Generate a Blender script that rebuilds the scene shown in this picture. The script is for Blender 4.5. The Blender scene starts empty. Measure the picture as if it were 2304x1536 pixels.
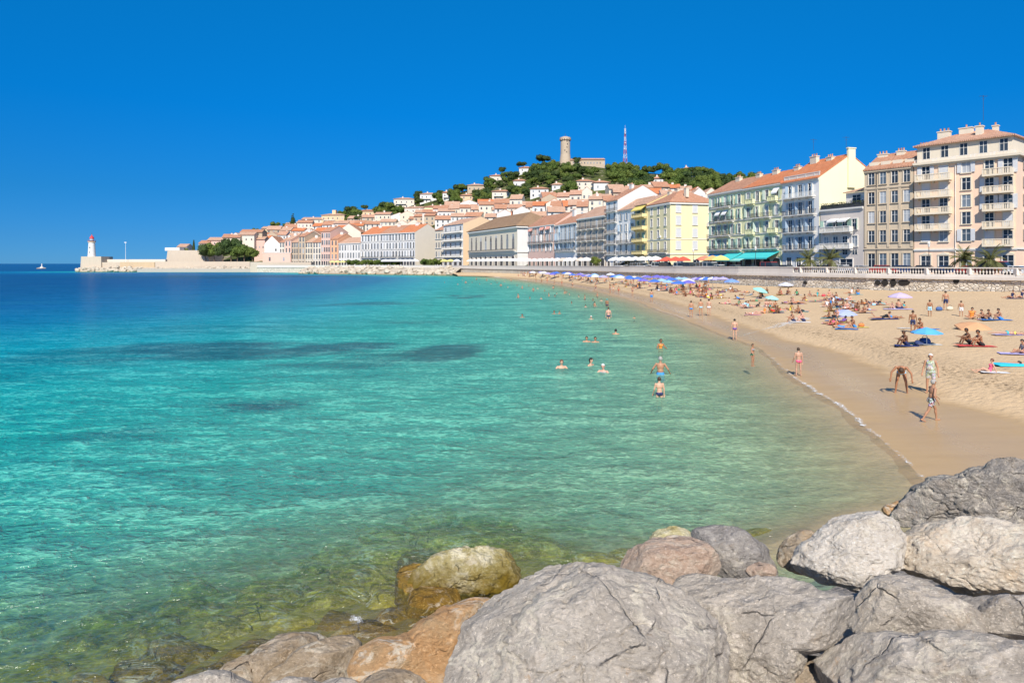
import bpy, bmesh, math, random
import numpy as np
from mathutils import Vector, Matrix
from mathutils.bvhtree import BVHTree

random.seed(7)
R = math.radians
# ------------------------------------------------------------------ camera, sky, sun, exposure
scene = bpy.context.scene
CAMH, FPX, HY = 6.3, 1536.0, 593.0
cam_d = bpy.data.cameras.new("camera")
cam = bpy.data.objects.new("camera", cam_d)
scene.collection.objects.link(cam)
cam.location = (0, 0, CAMH)
cam.rotation_euler = (R(90), 0, 0)
cam_d.lens = 24.0
cam_d.sensor_width = 36.0
cam_d.shift_y = -(768.0 - HY) / 2304.0
cam_d.clip_start = 0.1
cam_d.clip_end = 60000
scene.camera = cam

SUN_DIR = Vector((-0.08, -0.997, 0)).normalized()      # horizontal direction towards the sun
SUN_EL = 42.5
world = bpy.data.worlds.new("World")
scene.world = world
world.use_nodes = True
wn, wl = world.node_tree.nodes, world.node_tree.links
wn.clear()
w_out = wn.new("ShaderNodeOutputWorld")
w_bg = wn.new("ShaderNodeBackground")
w_sky = wn.new("ShaderNodeTexSky")
w_sky.sky_type = 'NISHITA'
w_sky.sun_disc = False
w_sky.sun_elevation = R(SUN_EL)
w_sky.sun_rotation = math.atan2(SUN_DIR.x, SUN_DIR.y)
w_sky.altitude = 1500
w_sky.air_density = 0.85
w_sky.dust_density = 0.0
w_sky.ozone_density = 4.0
w_tc = wn.new("ShaderNodeTexCoord"); w_sep = wn.new("ShaderNodeSeparateXYZ")
wl.new(w_tc.outputs['Generated'], w_sep.inputs[0])
w_ramp = wn.new("ShaderNodeValToRGB")          # deepens the clear southern sky towards the horizon
for _e, (_p, _c) in zip([w_ramp.color_ramp.elements[0], w_ramp.color_ramp.elements[1]] + [w_ramp.color_ramp.elements.new(.5) for _ in range(4)],
                        [(0.0, (.072, .23, .50)), (1.0, (1.6, 1.25, 1.0)), (.035, (.062, .245, .49)), (.095, (.038, .30, .53)), (.21, (.007, .445, .77)), (.37, (.010, .65, 1.0))]):
    _e.position = _p; _e.color = (*_c, 1)
wl.new(w_sep.outputs[2], w_ramp.inputs[0])
w_mul = wn.new("ShaderNodeMix"); w_mul.data_type = 'RGBA'; w_mul.blend_type = 'MULTIPLY'; w_mul.inputs[0].default_value = 1.0
wl.new(w_sky.outputs[0], w_mul.inputs[6]); wl.new(w_ramp.outputs[0], w_mul.inputs[7])
wl.new(w_mul.outputs[2], w_bg.inputs[0])
w_bg.inputs[1].default_value = 0.125
wl.new(w_bg.outputs[0], w_out.inputs[0])

sun_d = bpy.data.lights.new("sun", 'SUN')
sun_d.energy = 4.9
sun_d.angle = R(0.5)
sun_d.color = (1.0, 0.93, 0.83)
sun = bpy.data.objects.new("sun", sun_d)
scene.collection.objects.link(sun)
sv = Vector((SUN_DIR.x * math.cos(R(SUN_EL)), SUN_DIR.y * math.cos(R(SUN_EL)), math.sin(R(SUN_EL))))
sun.rotation_euler = sv.to_track_quat('Z', 'Y').to_euler()
sun.location = (0, -50, 80)

scene.view_settings.view_transform = 'Standard'
scene.view_settings.look = 'None'
scene.view_settings.exposure = 0.36
scene.view_settings.gamma = 1.0
scene.view_settings.use_curve_mapping = False
scene.render.engine = 'CYCLES'
scene.cycles.max_bounces = 6
scene.cycles.transparent_max_bounces = 12
scene.cycles.diffuse_bounces = 3
scene.cycles.glossy_bounces = 3
scene.cycles.sample_clamp_indirect = 4.0

# ------------------------------------------------------------------ helpers
COL = scene.collection

def W(px, py, D):
    """a photo pixel at distance D -> world point"""
    return Vector(((px - 1152.0) / FPX * D, D, CAMH - (py - HY) / FPX * D))

def G(px, py, z=0.0):
    """a photo pixel on a horizontal plane at height z"""
    D = (CAMH - z) * FPX / (py - HY)
    return Vector(((px - 1152.0) / FPX * D, D, z))

def zat(py, D):
    return CAMH - (py - HY) / FPX * D

def interp(x, pts):
    xs = [p[0] for p in pts]; ys = [p[1] for p in pts]
    return float(np.interp(x, xs, ys))

def tag(o, label=None, cat=None, group=None, kind=None):
    if label: o['label'] = label
    if cat: o['category'] = cat
    if group: o['group'] = group
    if kind: o['kind'] = kind
    return o

def link(name, me, parent=None, mat=None, loc=None, rz=None):
    o = bpy.data.objects.new(name, me)
    COL.objects.link(o)
    if parent is not None: o.parent = parent
    if mat is not None and me is not None:
        if len(me.materials) == 0: me.materials.append(mat)
        elif me.materials[0] != mat:
            o.material_slots[0].link = 'OBJECT'; o.material_slots[0].material = mat
    if loc is not None: o.location = loc
    if rz is not None: o.rotation_euler = (0, 0, rz)
    return o

def empty(name, loc=(0, 0, 0), rz=0.0):
    o = bpy.data.objects.new(name, None)
    COL.objects.link(o)
    o.location = loc; o.rotation_euler = (0, 0, rz)
    o.empty_display_size = 0.3
    return o

CHILDREN = {}
def copy_tree(root, loc=None, rz=None, scale=None, label=None, group=None):
    c = root.copy(); COL.objects.link(c)
    if loc is not None: c.location = loc
    if rz is not None: c.rotation_euler = (0, 0, rz)
    if scale is not None: c.scale = (scale, scale, scale) if not hasattr(scale, '__len__') else scale
    if label: c['label'] = label
    if group: c['group'] = group
    def rec(src, dst):
        for ch in src.children:
            d = ch.copy(); COL.objects.link(d); d.parent = dst
            rec(ch, d)
    rec(root, c)
    return c

class MB:
    """collects simple solids into one mesh"""
    def __init__(s): s.v = []; s.f = []; s.m = []
    def add(s, vs, fs, m=0):
        n = len(s.v); s.v += [tuple(v) for v in vs]
        s.f += [tuple(i + n for i in f) for f in fs]; s.m += [m] * len(fs)
    def box(s, x0, x1, y0, y1, z0, z1, m=0):
        s.add([(x0,y0,z0),(x1,y0,z0),(x1,y1,z0),(x0,y1,z0),(x0,y0,z1),(x1,y0,z1),(x1,y1,z1),(x0,y1,z1)],
              [(3,2,1,0),(4,5,6,7),(0,1,5,4),(1,2,6,5),(2,3,7,6),(3,0,4,7)], m)
    def prism(s, poly, y0, y1, m=0):
        """polygon in x,z extruded along y"""
        n = len(poly)
        s.add([(x, y0, z) for x, z in poly] + [(x, y1, z) for x, z in poly],
              [tuple(range(n)), tuple(range(2*n-1, n-1, -1))] + [((i+1) % n, i, i+n, (i+1) % n + n) for i in range(n)], m)
    def lathe(s, prof, n=12, c=(0, 0, 0), m=0, caps=True):
        vs = []; fs = []
        for r, z in prof:
            for k in range(n):
                a = 2*math.pi*k/n
                vs.append((c[0]+r*math.cos(a), c[1]+r*math.sin(a), c[2]+z))
        for i in range(len(prof)-1):
            for k in range(n):
                k2 = (k+1) % n
                fs.append((i*n+k, i*n+k2, (i+1)*n+k2, (i+1)*n+k))
        if caps:
            fs.append(tuple(range(n-1, -1, -1))); fs.append(tuple((len(prof)-1)*n+k for k in range(n)))
        s.add(vs, fs, m)
    def tube(s, p, q, r0, r1=None, n=6, m=0):
        r1 = r0 if r1 is None else r1
        p = Vector(p); q = Vector(q); d = (q-p)
        if d.length < 1e-6: return
        d.normalize()
        a = d.orthogonal().normalized(); b = d.cross(a)
        vs = []
        for c, r in ((p, r0), (q, r1)):
            for k in range(n):
                t = 2*math.pi*k/n
                vs.append(c + a*(r*math.cos(t)) + b*(r*math.sin(t)))
        fs = [(k, (k+1) % n, (k+1) % n + n, k+n) for k in range(n)] + [tuple(range(n-1, -1, -1)), tuple(range(n, 2*n))]
        s.add(vs, fs, m)
    def mesh(s, name, mats, smooth=False):
        me = bpy.data.meshes.new(name)
        me.from_pydata(s.v, [], s.f)
        for mt in (mats if isinstance(mats, (list, tuple)) else [mats]): me.materials.append(mt)
        if len(set(s.m)) > 1: me.polygons.foreach_set('material_index', s.m)
        if smooth: me.polygons.foreach_set('use_smooth', [True]*len(me.polygons))
        me.update()
        return me
    def build(s, name, mats, parent=None, smooth=False, loc=None):
        return link(name, s.mesh(name, mats, smooth), parent, loc=loc)

def mesh_np(name, V, F, mat, smooth=True, attrs=None):
    me = bpy.data.meshes.new(name)
    me.from_pydata([tuple(map(float, v)) for v in V], [], [tuple(map(int, f)) for f in F])
    if mat: me.materials.append(mat)
    if smooth: me.polygons.foreach_set('use_smooth', [True]*len(me.polygons))
    for k, a in (attrs or {}).items():
        at = me.attributes.new(k, 'FLOAT', 'POINT'); at.data.foreach_set('value', np.asarray(a, dtype=np.float32))
    me.update()
    return me

def grid_faces(nr, nc):
    i = np.arange(nr-1)[:, None]*nc + np.arange(nc-1)[None, :]
    i = i.ravel()
    return np.stack([i, i+1, i+nc+1, i+nc], 1)

# gradient-ish value noise, vectorised
_rs = np.random.RandomState(11)
_PERM = np.concatenate([_rs.permutation(256)]*3)
_VAL = _rs.rand(256)*2-1
def vnoise(P):
    P = np.asarray(P, float); Pi = np.floor(P).astype(int); f = P-Pi
    u = f*f*f*(f*(f*6-15)+10); Pi &= 255
    out = 0
    for dx in (0, 1):
        for dy in (0, 1):
            for dz in (0, 1):
                h = _PERM[_PERM[_PERM[(Pi[:,0]+dx) & 255]+((Pi[:,1]+dy) & 255)]+((Pi[:,2]+dz) & 255)]
                w = (u[:,0] if dx else 1-u[:,0])*(u[:,1] if dy else 1-u[:,1])*(u[:,2] if dz else 1-u[:,2])
                out = out + w*_VAL[h]
    return out
def fbm(P, oct=4, lac=2.03, gain=0.5):
    P = np.asarray(P, float); a = 1; s = 0; t = 0
    for k in range(oct):
        s = s + a*vnoise(P*(lac**k)+k*17.3); t += a; a *= gain
    return s/t

# ------------------------------------------------------------------ materials
class NT:
    def __init__(s, name):
        s.mat = bpy.data.materials.new(name); s.mat.use_nodes = True
        s.t = s.mat.node_tree; s.n = s.t.nodes; s.l = s.t.links
        s.n.clear()
        s.out = s.n.new('ShaderNodeOutputMaterial')
    def node(s, typ, ins=None, **kw):
        nd = s.n.new(typ)
        for k, v in kw.items(): setattr(nd, k, v)
        for k, v in (ins or {}).items():
            if isinstance(v, bpy.types.NodeSocket): s.l.new(v, nd.inputs[k])
            else: nd.inputs[k].default_value = v
        return nd
    def coords(s, kind='Object', scale=(1, 1, 1), rot=(0, 0, 0)):
        tc = s.node('ShaderNodeTexCoord')
        mp = s.node('ShaderNodeMapping', {'Vector': tc.outputs[kind], 'Scale': scale, 'Rotation': rot})
        return mp.outputs[0]
    def noise(s, vec, scale, detail=4, rough=0.55, dist=0.0):
        return s.node('ShaderNodeTexNoise', {'Vector': vec, 'Scale': scale, 'Detail': detail, 'Roughness': rough, 'Distortion': dist}).outputs['Fac']
    def voro(s, vec, scale, feature='F1', out='Distance', rnd=1.0):
        return s.node('ShaderNodeTexVoronoi', {'Vector': vec, 'Scale': scale, 'Randomness': rnd}, feature=feature).outputs[out]
    def ramp(s, fac, stops, interp='LINEAR'):
        r = s.node('ShaderNodeValToRGB', {'Fac': fac}); cr = r.color_ramp; cr.interpolation = interp
        while len(cr.elements) < len(stops): cr.elements.new(0.5)
        for e, (p, c) in zip(cr.elements, stops):
            e.position = p; e.color = (c, c, c, 1) if not hasattr(c, '__len__') else (*c[:3], 1)
        return r.outputs[0]
    def mix(s, fac, a, b, mode='MIX'):
        m = s.n.new('ShaderNodeMix'); m.data_type = 'RGBA'; m.blend_type = mode
        for i, v in ((0, fac), (6, a), (7, b)):
            if isinstance(v, bpy.types.NodeSocket): s.l.new(v, m.inputs[i])
            else: m.inputs[i].default_value = (*v[:3], 1) if hasattr(v, '__len__') else v
        return m.outputs[2]
    def math(s, op, a, b=0.0, clamp=False):
        m = s.node('ShaderNodeMath', operation=op); m.use_clamp = clamp
        for i, v in enumerate((a, b)):
            if isinstance(v, bpy.types.NodeSocket): s.l.new(v, m.inputs[i])
            else: m.inputs[i].default_value = v
        return m.outputs[0]
    def bump(s, h, strength=0.5, dist=0.1, normal=None):
        ins = {'Height': h, 'Strength': strength, 'Distance': dist}
        if normal is not None: ins['Normal'] = normal
        return s.node('ShaderNodeBump', ins).outputs[0]
    def pbr(s, color, rough=0.7, normal=None, spec=0.5, metal=0.0, extra=None):
        ins = {'Base Color': color if isinstance(color, bpy.types.NodeSocket) else (*color[:3], 1), 'Roughness': rough,
               'Specular IOR Level': spec, 'Metallic': metal}
        if normal is not None: ins['Normal'] = normal
        ins.update(extra or {})
        b = s.node('ShaderNodeBsdfPrincipled', ins)
        s.l.new(b.outputs[0], s.out.inputs[0])
        return s.mat

_mc = {}
def plain(name, color, rough=0.6, metal=0.0, spec=0.5, var=0.12, scale=3.0):
    """procedural colour with mottling"""
    if name in _mc: return _mc[name]
    t = NT(name); v = t.coords()
    n = t.noise(v, scale, 3)
    c = t.mix(n, [x*(1-var) for x in color], [min(1, x*(1+var)) for x in color])
    _mc[name] = t.pbr(c, rough, spec=spec, metal=metal)
    return _mc[name]

def objcolor(name, rough=0.6, var=0.1, scale=6.0):
    """takes its colour from the object it is on"""
    if name in _mc: return _mc[name]
    t = NT(name); v = t.coords()
    oi = t.node('ShaderNodeObjectInfo').outputs['Color']
    n = t.ramp(t.noise(v, scale, 3), [(0.25, 1-var), (0.75, 1.0)])
    _mc[name] = t.pbr(t.mix(1.0, oi, n, 'MULTIPLY'), rough)
    return _mc[name]

def plaster(name, color, dirt=0.35, rough=0.85, dirtcol=(0.25, 0.22, 0.18)):
    if name in _mc: return _mc[name]
    t = NT(name); v = t.coords()
    vs = t.coords('Object', (1.2, 1.2, 0.16))
    streak = t.ramp(t.noise(vs, 1.1, 5, 0.65), [(0.46, 0.0), (0.82, 1.0)])
    blot = t.ramp(t.noise(v, 0.28, 5, 0.6), [(0.35, 0.0), (0.75, 1.0)])
    c = t.mix(t.math('MULTIPLY', blot, 0.5), color, [min(1, x*1.07) for x in color])
    c = t.mix(t.math('MULTIPLY', streak, dirt), c, [a*0.55+b*0.45 for a, b in zip(color, dirtcol)])
    fine = t.noise(v, 5.0, 4, 0.7)
    _mc[name] = t.pbr(c, rough, t.bump(fine, 0.25, 0.03), spec=0.2)
    return _mc[name]

def roof_mat(name, a, b, rough=0.8):
    if name in _mc: return _mc[name]
    t = NT(name)
    v = t.coords()
    patch = t.ramp(t.noise(v, 0.35, 5, 0.65), [(0.3, 0.0), (0.7, 1.0)])
    tile = t.noise(t.coords('Object', (2.2, 0.9, 0.9)), 1.6, 3, 0.8)
    c = t.mix(patch, a, b)
    c = t.mix(t.ramp(tile, [(0.35, 0.0), (0.75, 0.7)]), c, [x*0.45 for x in a])
    c = t.mix(t.ramp(t.noise(v, 2.6, 2), [(0.6, 0.0), (0.8, 0.5)]), c, [min(1, x*1.3+0.06) for x in b])
    w = t.node('ShaderNodeTexWave', {'Vector': v, 'Scale': 1.1, 'Distortion': 0.3, 'Detail': 1.0}, wave_type='BANDS', bands_direction='X').outputs['Fac']
    _mc[name] = t.pbr(c, rough, t.bump(w, 0.9, 0.12), spec=0.2)
    return _mc[name]

# ------------------------------------------------------------------ the lie of the land
def parapetD(px):
    return interp(px, [(560, 505), (690, 470), (760, 450), (900, 425), (1010, 395), (1100, 340), (1200, 290), (1290, 245), (1400, 200),
                       (1530, 165), (1660, 140), (1800, 123), (1950, 110), (2100, 101), (2304, 91), (2700, 76)])
def frontD(px):
    return interp(px, [(370, 590), (560, 572), (650, 555), (760, 530), (810, 515), (935, 470), (1055, 405), (1187, 318), (1300, 265), (1365, 242),
                       (1450, 214), (1510, 199), (1595, 180), (1675, 165), (1760, 152), (1845, 141), (1945, 131), (2057, 124), (2304, 111), (2700, 94)])
def pw(px, D):
    return ((px-1152)/FPX*D, D)

stations = [  # shoreline, wet-sand edge, foot of the sea wall (x, y, z)
    ((4.5, 1.0), (15, -1), (116, -8, 2.7)),
    ((9.5, 14.0), (17, 12), (109, 6, 2.7)),
    (G(2070, 1085)[:2], G(2520, 1010, .25)[:2], (103, 20, 2.7)),
    (G(1960, 975)[:2], G(2304, 945, .25)[:2], (91, 45, 2.6)),
    (G(1880, 905)[:2], G(2150, 900, .25)[:2], (80, 68, 2.5)),
    (G(1800, 850)[:2], G(2050, 860, .25)[:2], (*pw(2304, 91), 2.47)),
    (G(1700, 785)[:2], G(1925, 800, .25)[:2], (*pw(2100, 101), 2.2)),
    (G(1640, 757)[:2], G(1770, 762, .25)[:2], (*pw(1950, 110), 2.1)),
    (G(1560, 725)[:2], G(1670, 729, .25)[:2], (*pw(1800, 123), 2.0)),
    (G(1480, 695)[:2], G(1580, 698, .25)[:2], (*pw(1660, 140), 1.95)),
    (G(1400, 670)[:2], G(1490, 672, .25)[:2], (*pw(1530, 165), 2.0)),
    (G(1300, 648)[:2], G(1390, 652, .25)[:2], (*pw(1400, 200), 2.0)),
    (G(1200, 633)[:2], G(1280, 635, .25)[:2], (*pw(1290, 245), 2.0)),
    (G(1130, 625)[:2], G(1190, 626, .25)[:2], (*pw(1200, 290), 2.0)),
    (G(1080, 621.5)[:2], G(1110, 621.5, .25)[:2], (*pw(1100, 340), 1.8)),
    (G(1010, 620.8)[:2], G(1030, 620.5, .25)[:2], (*pw(1010, 395), 1.5)),
]
def smooth_poly(pts, n):
    pts = np.array(pts, float)
    t = np.arange(len(pts)); tt = np.linspace(0, len(pts)-1, n)
    # Catmull-Rom
    P = np.vstack([2*pts[0]-pts[1], pts, 2*pts[-1]-pts[-2]])
    i = np.minimum(tt.astype(int), len(pts)-2); f = (tt-i)[:, None]
    p0, p1, p2, p3 = P[i], P[i+1], P[i+2], P[i+3]
    return 0.5*((2*p1)+(-p0+p2)*f+(2*p0-5*p1+4*p2-p3)*f**2+(-p0+3*p1-3*p2+p3)*f**3)
NS = 361
shore = smooth_poly([s[0] for s in stations], NS)
wet = smooth_poly([s[1] for s in stations], NS)
wall_ = smooth_poly([s[2] for s in stations], NS)
# small cusps along the water's edge
sl = np.cumsum(np.r_[0, np.linalg.norm(np.diff(shore, axis=0), axis=1)])
cus = fbm(np.stack([sl*0.11, sl*0, sl*0+3], 1), 3)
dirn = (wet-shore); dl = np.linalg.norm(dirn, axis=1)[:, None]
shore = shore + dirn/dl*(cus[:, None]*np.clip(dl*0.16, 0, 1.6))

bank_line = np.array([(60, 26), (40, 23), (22, 20.5), (15.5, 19.3), (11.6, 18.6), (8.3, 17.0), (5.6, 15.2), (2.2, 13.6), (-1.3, 11.9),
                      (-3.0, 10.6), (-5.2, 8.9), (-9, 5.5), (-15, 0), (-24, -9)], float)
jetty_line = np.array([W(140, 612, 512)[:2], W(690, 612, 507)[:2], W(700, 617, 425)[:2], W(1010, 620, 358)[:2]], float)

def seg_dist(P, L):
    """distance to a polyline, and the side (+ = left of its direction)"""
    best = np.full(len(P), 1e9); side = np.zeros(len(P))
    for a, b in zip(L[:-1], L[1:]):
        ab = b-a; q = P-a
        t = np.clip((q@ab)/(ab@ab), 0, 1)
        d = np.linalg.norm(q-t[:, None]*ab, axis=1)
        cr = ab[0]*q[:, 1]-ab[1]*q[:, 0]
        m = d < best
        best[m] = d[m]; side[m] = np.sign(cr[m])
    return best, side

def bank_h(P):
    d, s = seg_dist(P, bank_line)
    d = d*s                         # left of the line (towards the camera) is inland
    return np.interp(d, [-30, -4, 0, 1.5, 5, 9, 14, 30], [-6, -1.2, -0.05, 0.5, 1.9, 3.2, 4.3, 4.5]), d

def sea_depth(P):
    db, sb = seg_dist(P, shore)
    dk, sk = seg_dist(P, bank_line)
    dj, _ = seg_dist(P, jetty_line)
    sea = np.interp(db, [0, 4, 15, 40, 70, 120, 300, 800], [0, .4, 1.35, 2.5, 3.8, 7, 12, 25])
    bk = np.interp(dk, [0, 3, 7, 20, 60, 150, 300, 800], [0, .55, 1.25, 2.4, 4.2, 7.5, 12, 25])
    bk = bk*(1+.6*np.clip((P[:, 0]+2)/4, 0, 1)*np.exp(-dk/12))
    jt = np.interp(dj, [0, 5, 60, 200, 600], [.2, 1.6, 5, 10, 25])
    dep = np.minimum(np.minimum(sea, bk), jt)
    dep = dep+np.clip((-P[:, 0]-14)/60, 0, 1)*np.clip((P[:, 1]-32)/60, 0, 1)*4.0*np.clip(dj/60, 0, 1)
    return dep, db, sb, dk, sk
# ------------------------------------------------------------------ sea, seabed, beach
def sinh_axis(lo, hi, c, fine, n):
    """coordinates from lo to hi, spaced `fine` near c and growing outwards"""
    out = [c]
    for sgn, lim in ((-1, c-lo), (1, hi-c)):
        x = 0; st = fine; arr = []
        while x < lim:
            x += st; st *= n; arr.append(c+sgn*min(x, lim))
        out = (arr[::-1] + out) if sgn < 0 else (out + arr)
    return np.array(out)

# shared patch centres (sea-grass on the bottom), in world metres: x, y, rx, ry, angle, strength
grass = []
for (px, py, wpx, hpx, s) in [(470, 790, 210, 20, 1), (740, 778, 110, 12, 1), (1005, 794, 72, 14, 1), (210, 800, 210, 26, .7), (880, 800, 90, 8, .6),
                              (580, 909, 165, 13, 1), (250, 980, 120, 14, .55), (760, 820, 110, 8, .6), (1040, 667, 60, 4, 1), (820, 684, 80, 4, .7),
                              (500, 622, 320, 3.4, .8), (80, 850, 150, 16, .4), (1050, 752, 70, 5, .5), (480, 740, 260, 10, .35), (950, 725, 120, 5, .35)]:
    c = G(px, py); D = c.y
    rx = wpx*D/FPX; ry = hpx*D*D/(FPX*CAMH)
    grass.append((c.x, c.y, rx, ry, s))
def grass_mask(P):
    wob = fbm(np.c_[P*np.array([0.07, 0.13]), P[:, :1]*0+1], 4)
    wob2 = fbm(np.c_[P*np.array([0.35, 0.8]), P[:, :1]*0+5], 3)
    m = np.zeros(len(P))
    for x, y, rx, ry, s in grass:
        q = ((P[:, 0]-x)/rx)**2 + ((P[:, 1]-y-(P[:, 0]-x)*0.06)/ry)**2
        m = np.maximum(m, s*np.clip(1.25-q+wob*1.9+wob2*1.3, 0, 1))
    return m

def sea_mats():
    # --- water
    t = NT('sea_water')
    v = t.coords('Object')
    dep = t.node('ShaderNodeAttribute', attribute_name='depth').outputs['Fac']
    grs = t.node('ShaderNodeAttribute', attribute_name='grass').outputs['Fac']
    far = t.node('ShaderNodeAttribute', attribute_name='offing').outputs['Fac']
    va = t.node('ShaderNodeMapping', {'Vector': v, 'Scale': (0.55, 1.0, 1.0), 'Rotation': (0, 0, R(8))}).outputs[0]
    vb = t.node('ShaderNodeMapping', {'Vector': v, 'Scale': (0.8, 1.0, 1.0), 'Rotation': (0, 0, R(-25))}).outputs[0]
    n1 = t.noise(va, 0.9, 3, 0.5, 0.6)
    n2 = t.noise(vb, 3.4, 3, 0.6, 0.9)
    n3 = t.noise(va, 9.0, 2, 0.6, 0.6)
    h = t.math('ADD', t.math('MULTIPLY', n1, 0.75), t.math('ADD', t.math('MULTIPLY', n2, 0.30), t.math('MULTIPLY', n3, 0.09)))
    nrm = t.bump(h, 1.0, 0.75)
    # what the water itself sends back, by depth
    body = t.ramp(t.math('DIVIDE', dep, 12.0), [(0.0, (0.40, 0.48, 0.27)), (0.05, (0.28, 0.56, 0.35)), (0.11, (0.075, 0.43, 0.325)), (0.17, (0.012, 0.375, 0.33)), (0.28, (0.002, 0.32, 0.38)),
                          (0.45, (0.001, 0.165, 0.31)), (0.7, (0.001, 0.115, 0.29)), (1.0, (0.001, 0.06, 0.20))])
    body = t.mix(t.math('MULTIPLY', grs, 0.72), body, (0.004, 0.06, 0.10))
    slow = t.noise(t.node('ShaderNodeMapping', {'Vector': v, 'Scale': (0.02, 0.09, 1)}).outputs[0], 1.0, 4, 0.6)
    body = t.mix(t.ramp(slow, [(0.35, 0.0), (0.7, 0.22)]), body, (0.02, 0.2, 0.26))
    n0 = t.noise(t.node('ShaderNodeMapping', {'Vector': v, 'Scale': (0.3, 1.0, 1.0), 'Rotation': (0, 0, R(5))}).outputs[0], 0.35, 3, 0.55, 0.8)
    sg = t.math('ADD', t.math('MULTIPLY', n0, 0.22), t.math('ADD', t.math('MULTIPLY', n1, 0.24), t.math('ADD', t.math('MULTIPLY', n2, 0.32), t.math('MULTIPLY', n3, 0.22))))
    rip_shade = t.ramp(sg, [(0.37, (0.36, 0.52, 0.58)), (0.47, (0.90, 0.94, 0.95)), (0.535, (1.0, 1.0, 1.0)), (0.60, (1.0, 1.0, 1.0))])  # painted shade of the ripple troughs, multiplied into body and tint
    hil = t.ramp(sg, [(0.51, 0.0), (0.575, 0.85)])  # painted glints on the ripple crests, mixed into the body colour
    body = t.mix(1.0, body, rip_shade, 'MULTIPLY')
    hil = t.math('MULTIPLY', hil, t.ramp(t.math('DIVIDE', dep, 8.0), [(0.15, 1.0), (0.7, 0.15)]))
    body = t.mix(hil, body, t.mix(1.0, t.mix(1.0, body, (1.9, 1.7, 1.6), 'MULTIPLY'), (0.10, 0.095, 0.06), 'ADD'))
    clr = t.node('ShaderNodeAttribute', attribute_name='clear').outputs['Fac']
    alpha = t.ramp(t.math('DIVIDE', t.math('MULTIPLY', dep, clr), 6.0), [(0.0, 0.0), (0.03, 0.10), (0.08, 0.34), (0.14, 0.56), (0.24, 0.74), (0.42, 0.88), (0.8, 0.98), (1.0, 1.0)])
    tint = t.ramp(t.math('DIVIDE', dep, 3.0), [(0.0, (1, 1, 1)), (0.3, (0.66, 0.98, 0.88)), (1.0, (0.35, 0.88, 0.80))])
    # caustic net and ripple shade painted into the transparent tint
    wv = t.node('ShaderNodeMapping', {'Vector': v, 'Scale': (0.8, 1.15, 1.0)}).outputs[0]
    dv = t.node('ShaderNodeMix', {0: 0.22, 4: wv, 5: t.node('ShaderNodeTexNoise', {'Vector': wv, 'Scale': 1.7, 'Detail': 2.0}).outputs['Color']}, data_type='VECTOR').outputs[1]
    tint = t.mix(0.4, tint, t.mix(1.0, tint, rip_shade, 'MULTIPLY'))
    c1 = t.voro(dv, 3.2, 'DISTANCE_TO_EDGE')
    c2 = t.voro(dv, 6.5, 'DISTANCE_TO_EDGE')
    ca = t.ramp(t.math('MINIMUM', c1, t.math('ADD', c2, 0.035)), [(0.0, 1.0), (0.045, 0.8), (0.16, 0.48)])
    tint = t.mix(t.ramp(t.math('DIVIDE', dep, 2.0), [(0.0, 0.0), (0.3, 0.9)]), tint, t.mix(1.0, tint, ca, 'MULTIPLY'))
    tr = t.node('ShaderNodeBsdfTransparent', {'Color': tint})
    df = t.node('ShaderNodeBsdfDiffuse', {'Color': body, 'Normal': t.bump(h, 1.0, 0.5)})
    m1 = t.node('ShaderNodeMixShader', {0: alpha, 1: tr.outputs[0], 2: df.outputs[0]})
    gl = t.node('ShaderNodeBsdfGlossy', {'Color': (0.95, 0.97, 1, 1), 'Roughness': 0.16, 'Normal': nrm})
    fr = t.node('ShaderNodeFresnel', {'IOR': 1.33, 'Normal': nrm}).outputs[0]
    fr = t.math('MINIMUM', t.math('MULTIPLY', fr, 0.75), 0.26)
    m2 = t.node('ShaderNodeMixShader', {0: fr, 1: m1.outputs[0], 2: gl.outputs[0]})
    t.l.new(m2.outputs[0], t.out.inputs[0])
    water = t.mat
    # --- bed
    t = NT('sea_bed_sand'); v = t.coords('Object')
    grs = t.node('ShaderNodeAttribute', attribute_name='grass').outputs['Fac']
    n = t.noise(v, 0.7, 5, 0.6)
    c = t.mix(n, (0.52, 0.44, 0.26), (0.62, 0.54, 0.34))
    bl = t.ramp(t.noise(v, 0.22, 5, 0.65), [(0.5, 0.0), (0.68, 0.35)])
    c = t.mix(bl, c, (0.16, 0.17, 0.08))
    c = t.mix(grs, c, (0.02, 0.045, 0.03))
    wd = t.node('ShaderNodeAttribute', attribute_name='weed').outputs['Fac']
    wd = t.ramp(t.math('ADD', wd, t.math('MULTIPLY', t.math('SUBTRACT', t.noise(v, 1.1, 4, 0.65), 0.5), 1.2)), [(0.35, 0.0), (0.6, 1.0)])
    c = t.mix(wd, c, t.mix(t.noise(v, 2.6, 4, 0.7), (0.09, 0.08, 0.012), (0.62, 0.47, 0.09)))
    dpt = t.node('ShaderNodeAttribute', attribute_name='depth').outputs['Fac']
    c = t.mix(t.ramp(dpt, [(0.15, 0.0), (0.6, 1.0)]), t.mix(wd, t.mix(n, (0.42, 0.31, 0.17), (0.50, 0.38, 0.22)), (0.2, 0.14, 0.03)), c)
    bed = t.pbr(c, 0.9, t.bump(t.noise(t.coords('Object', (0.6, 1.4, 1)), 6, 3), 0.6, 0.05))
    # --- beach sand
    t = NT('beach_sand'); v = t.coords('Object')
    w = t.node('ShaderNodeAttribute', attribute_name='wet').outputs['Fac']
    bm = t.node('ShaderNodeAttribute', attribute_name='berm').outputs['Fac']
    fine = t.noise(v, 26, 4, 0.75)
    mid = t.noise(v, 1.6, 5, 0.7)
    big = t.noise(v, 0.25, 4, 0.6)
    dry = t.mix(big, (0.57, 0.41, 0.24), (0.64, 0.475, 0.295))
    dry = t.mix(t.ramp(fine, [(0.35, 0.45), (0.55, 0.0)]), dry, (0.36, 0.25, 0.14))
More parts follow.
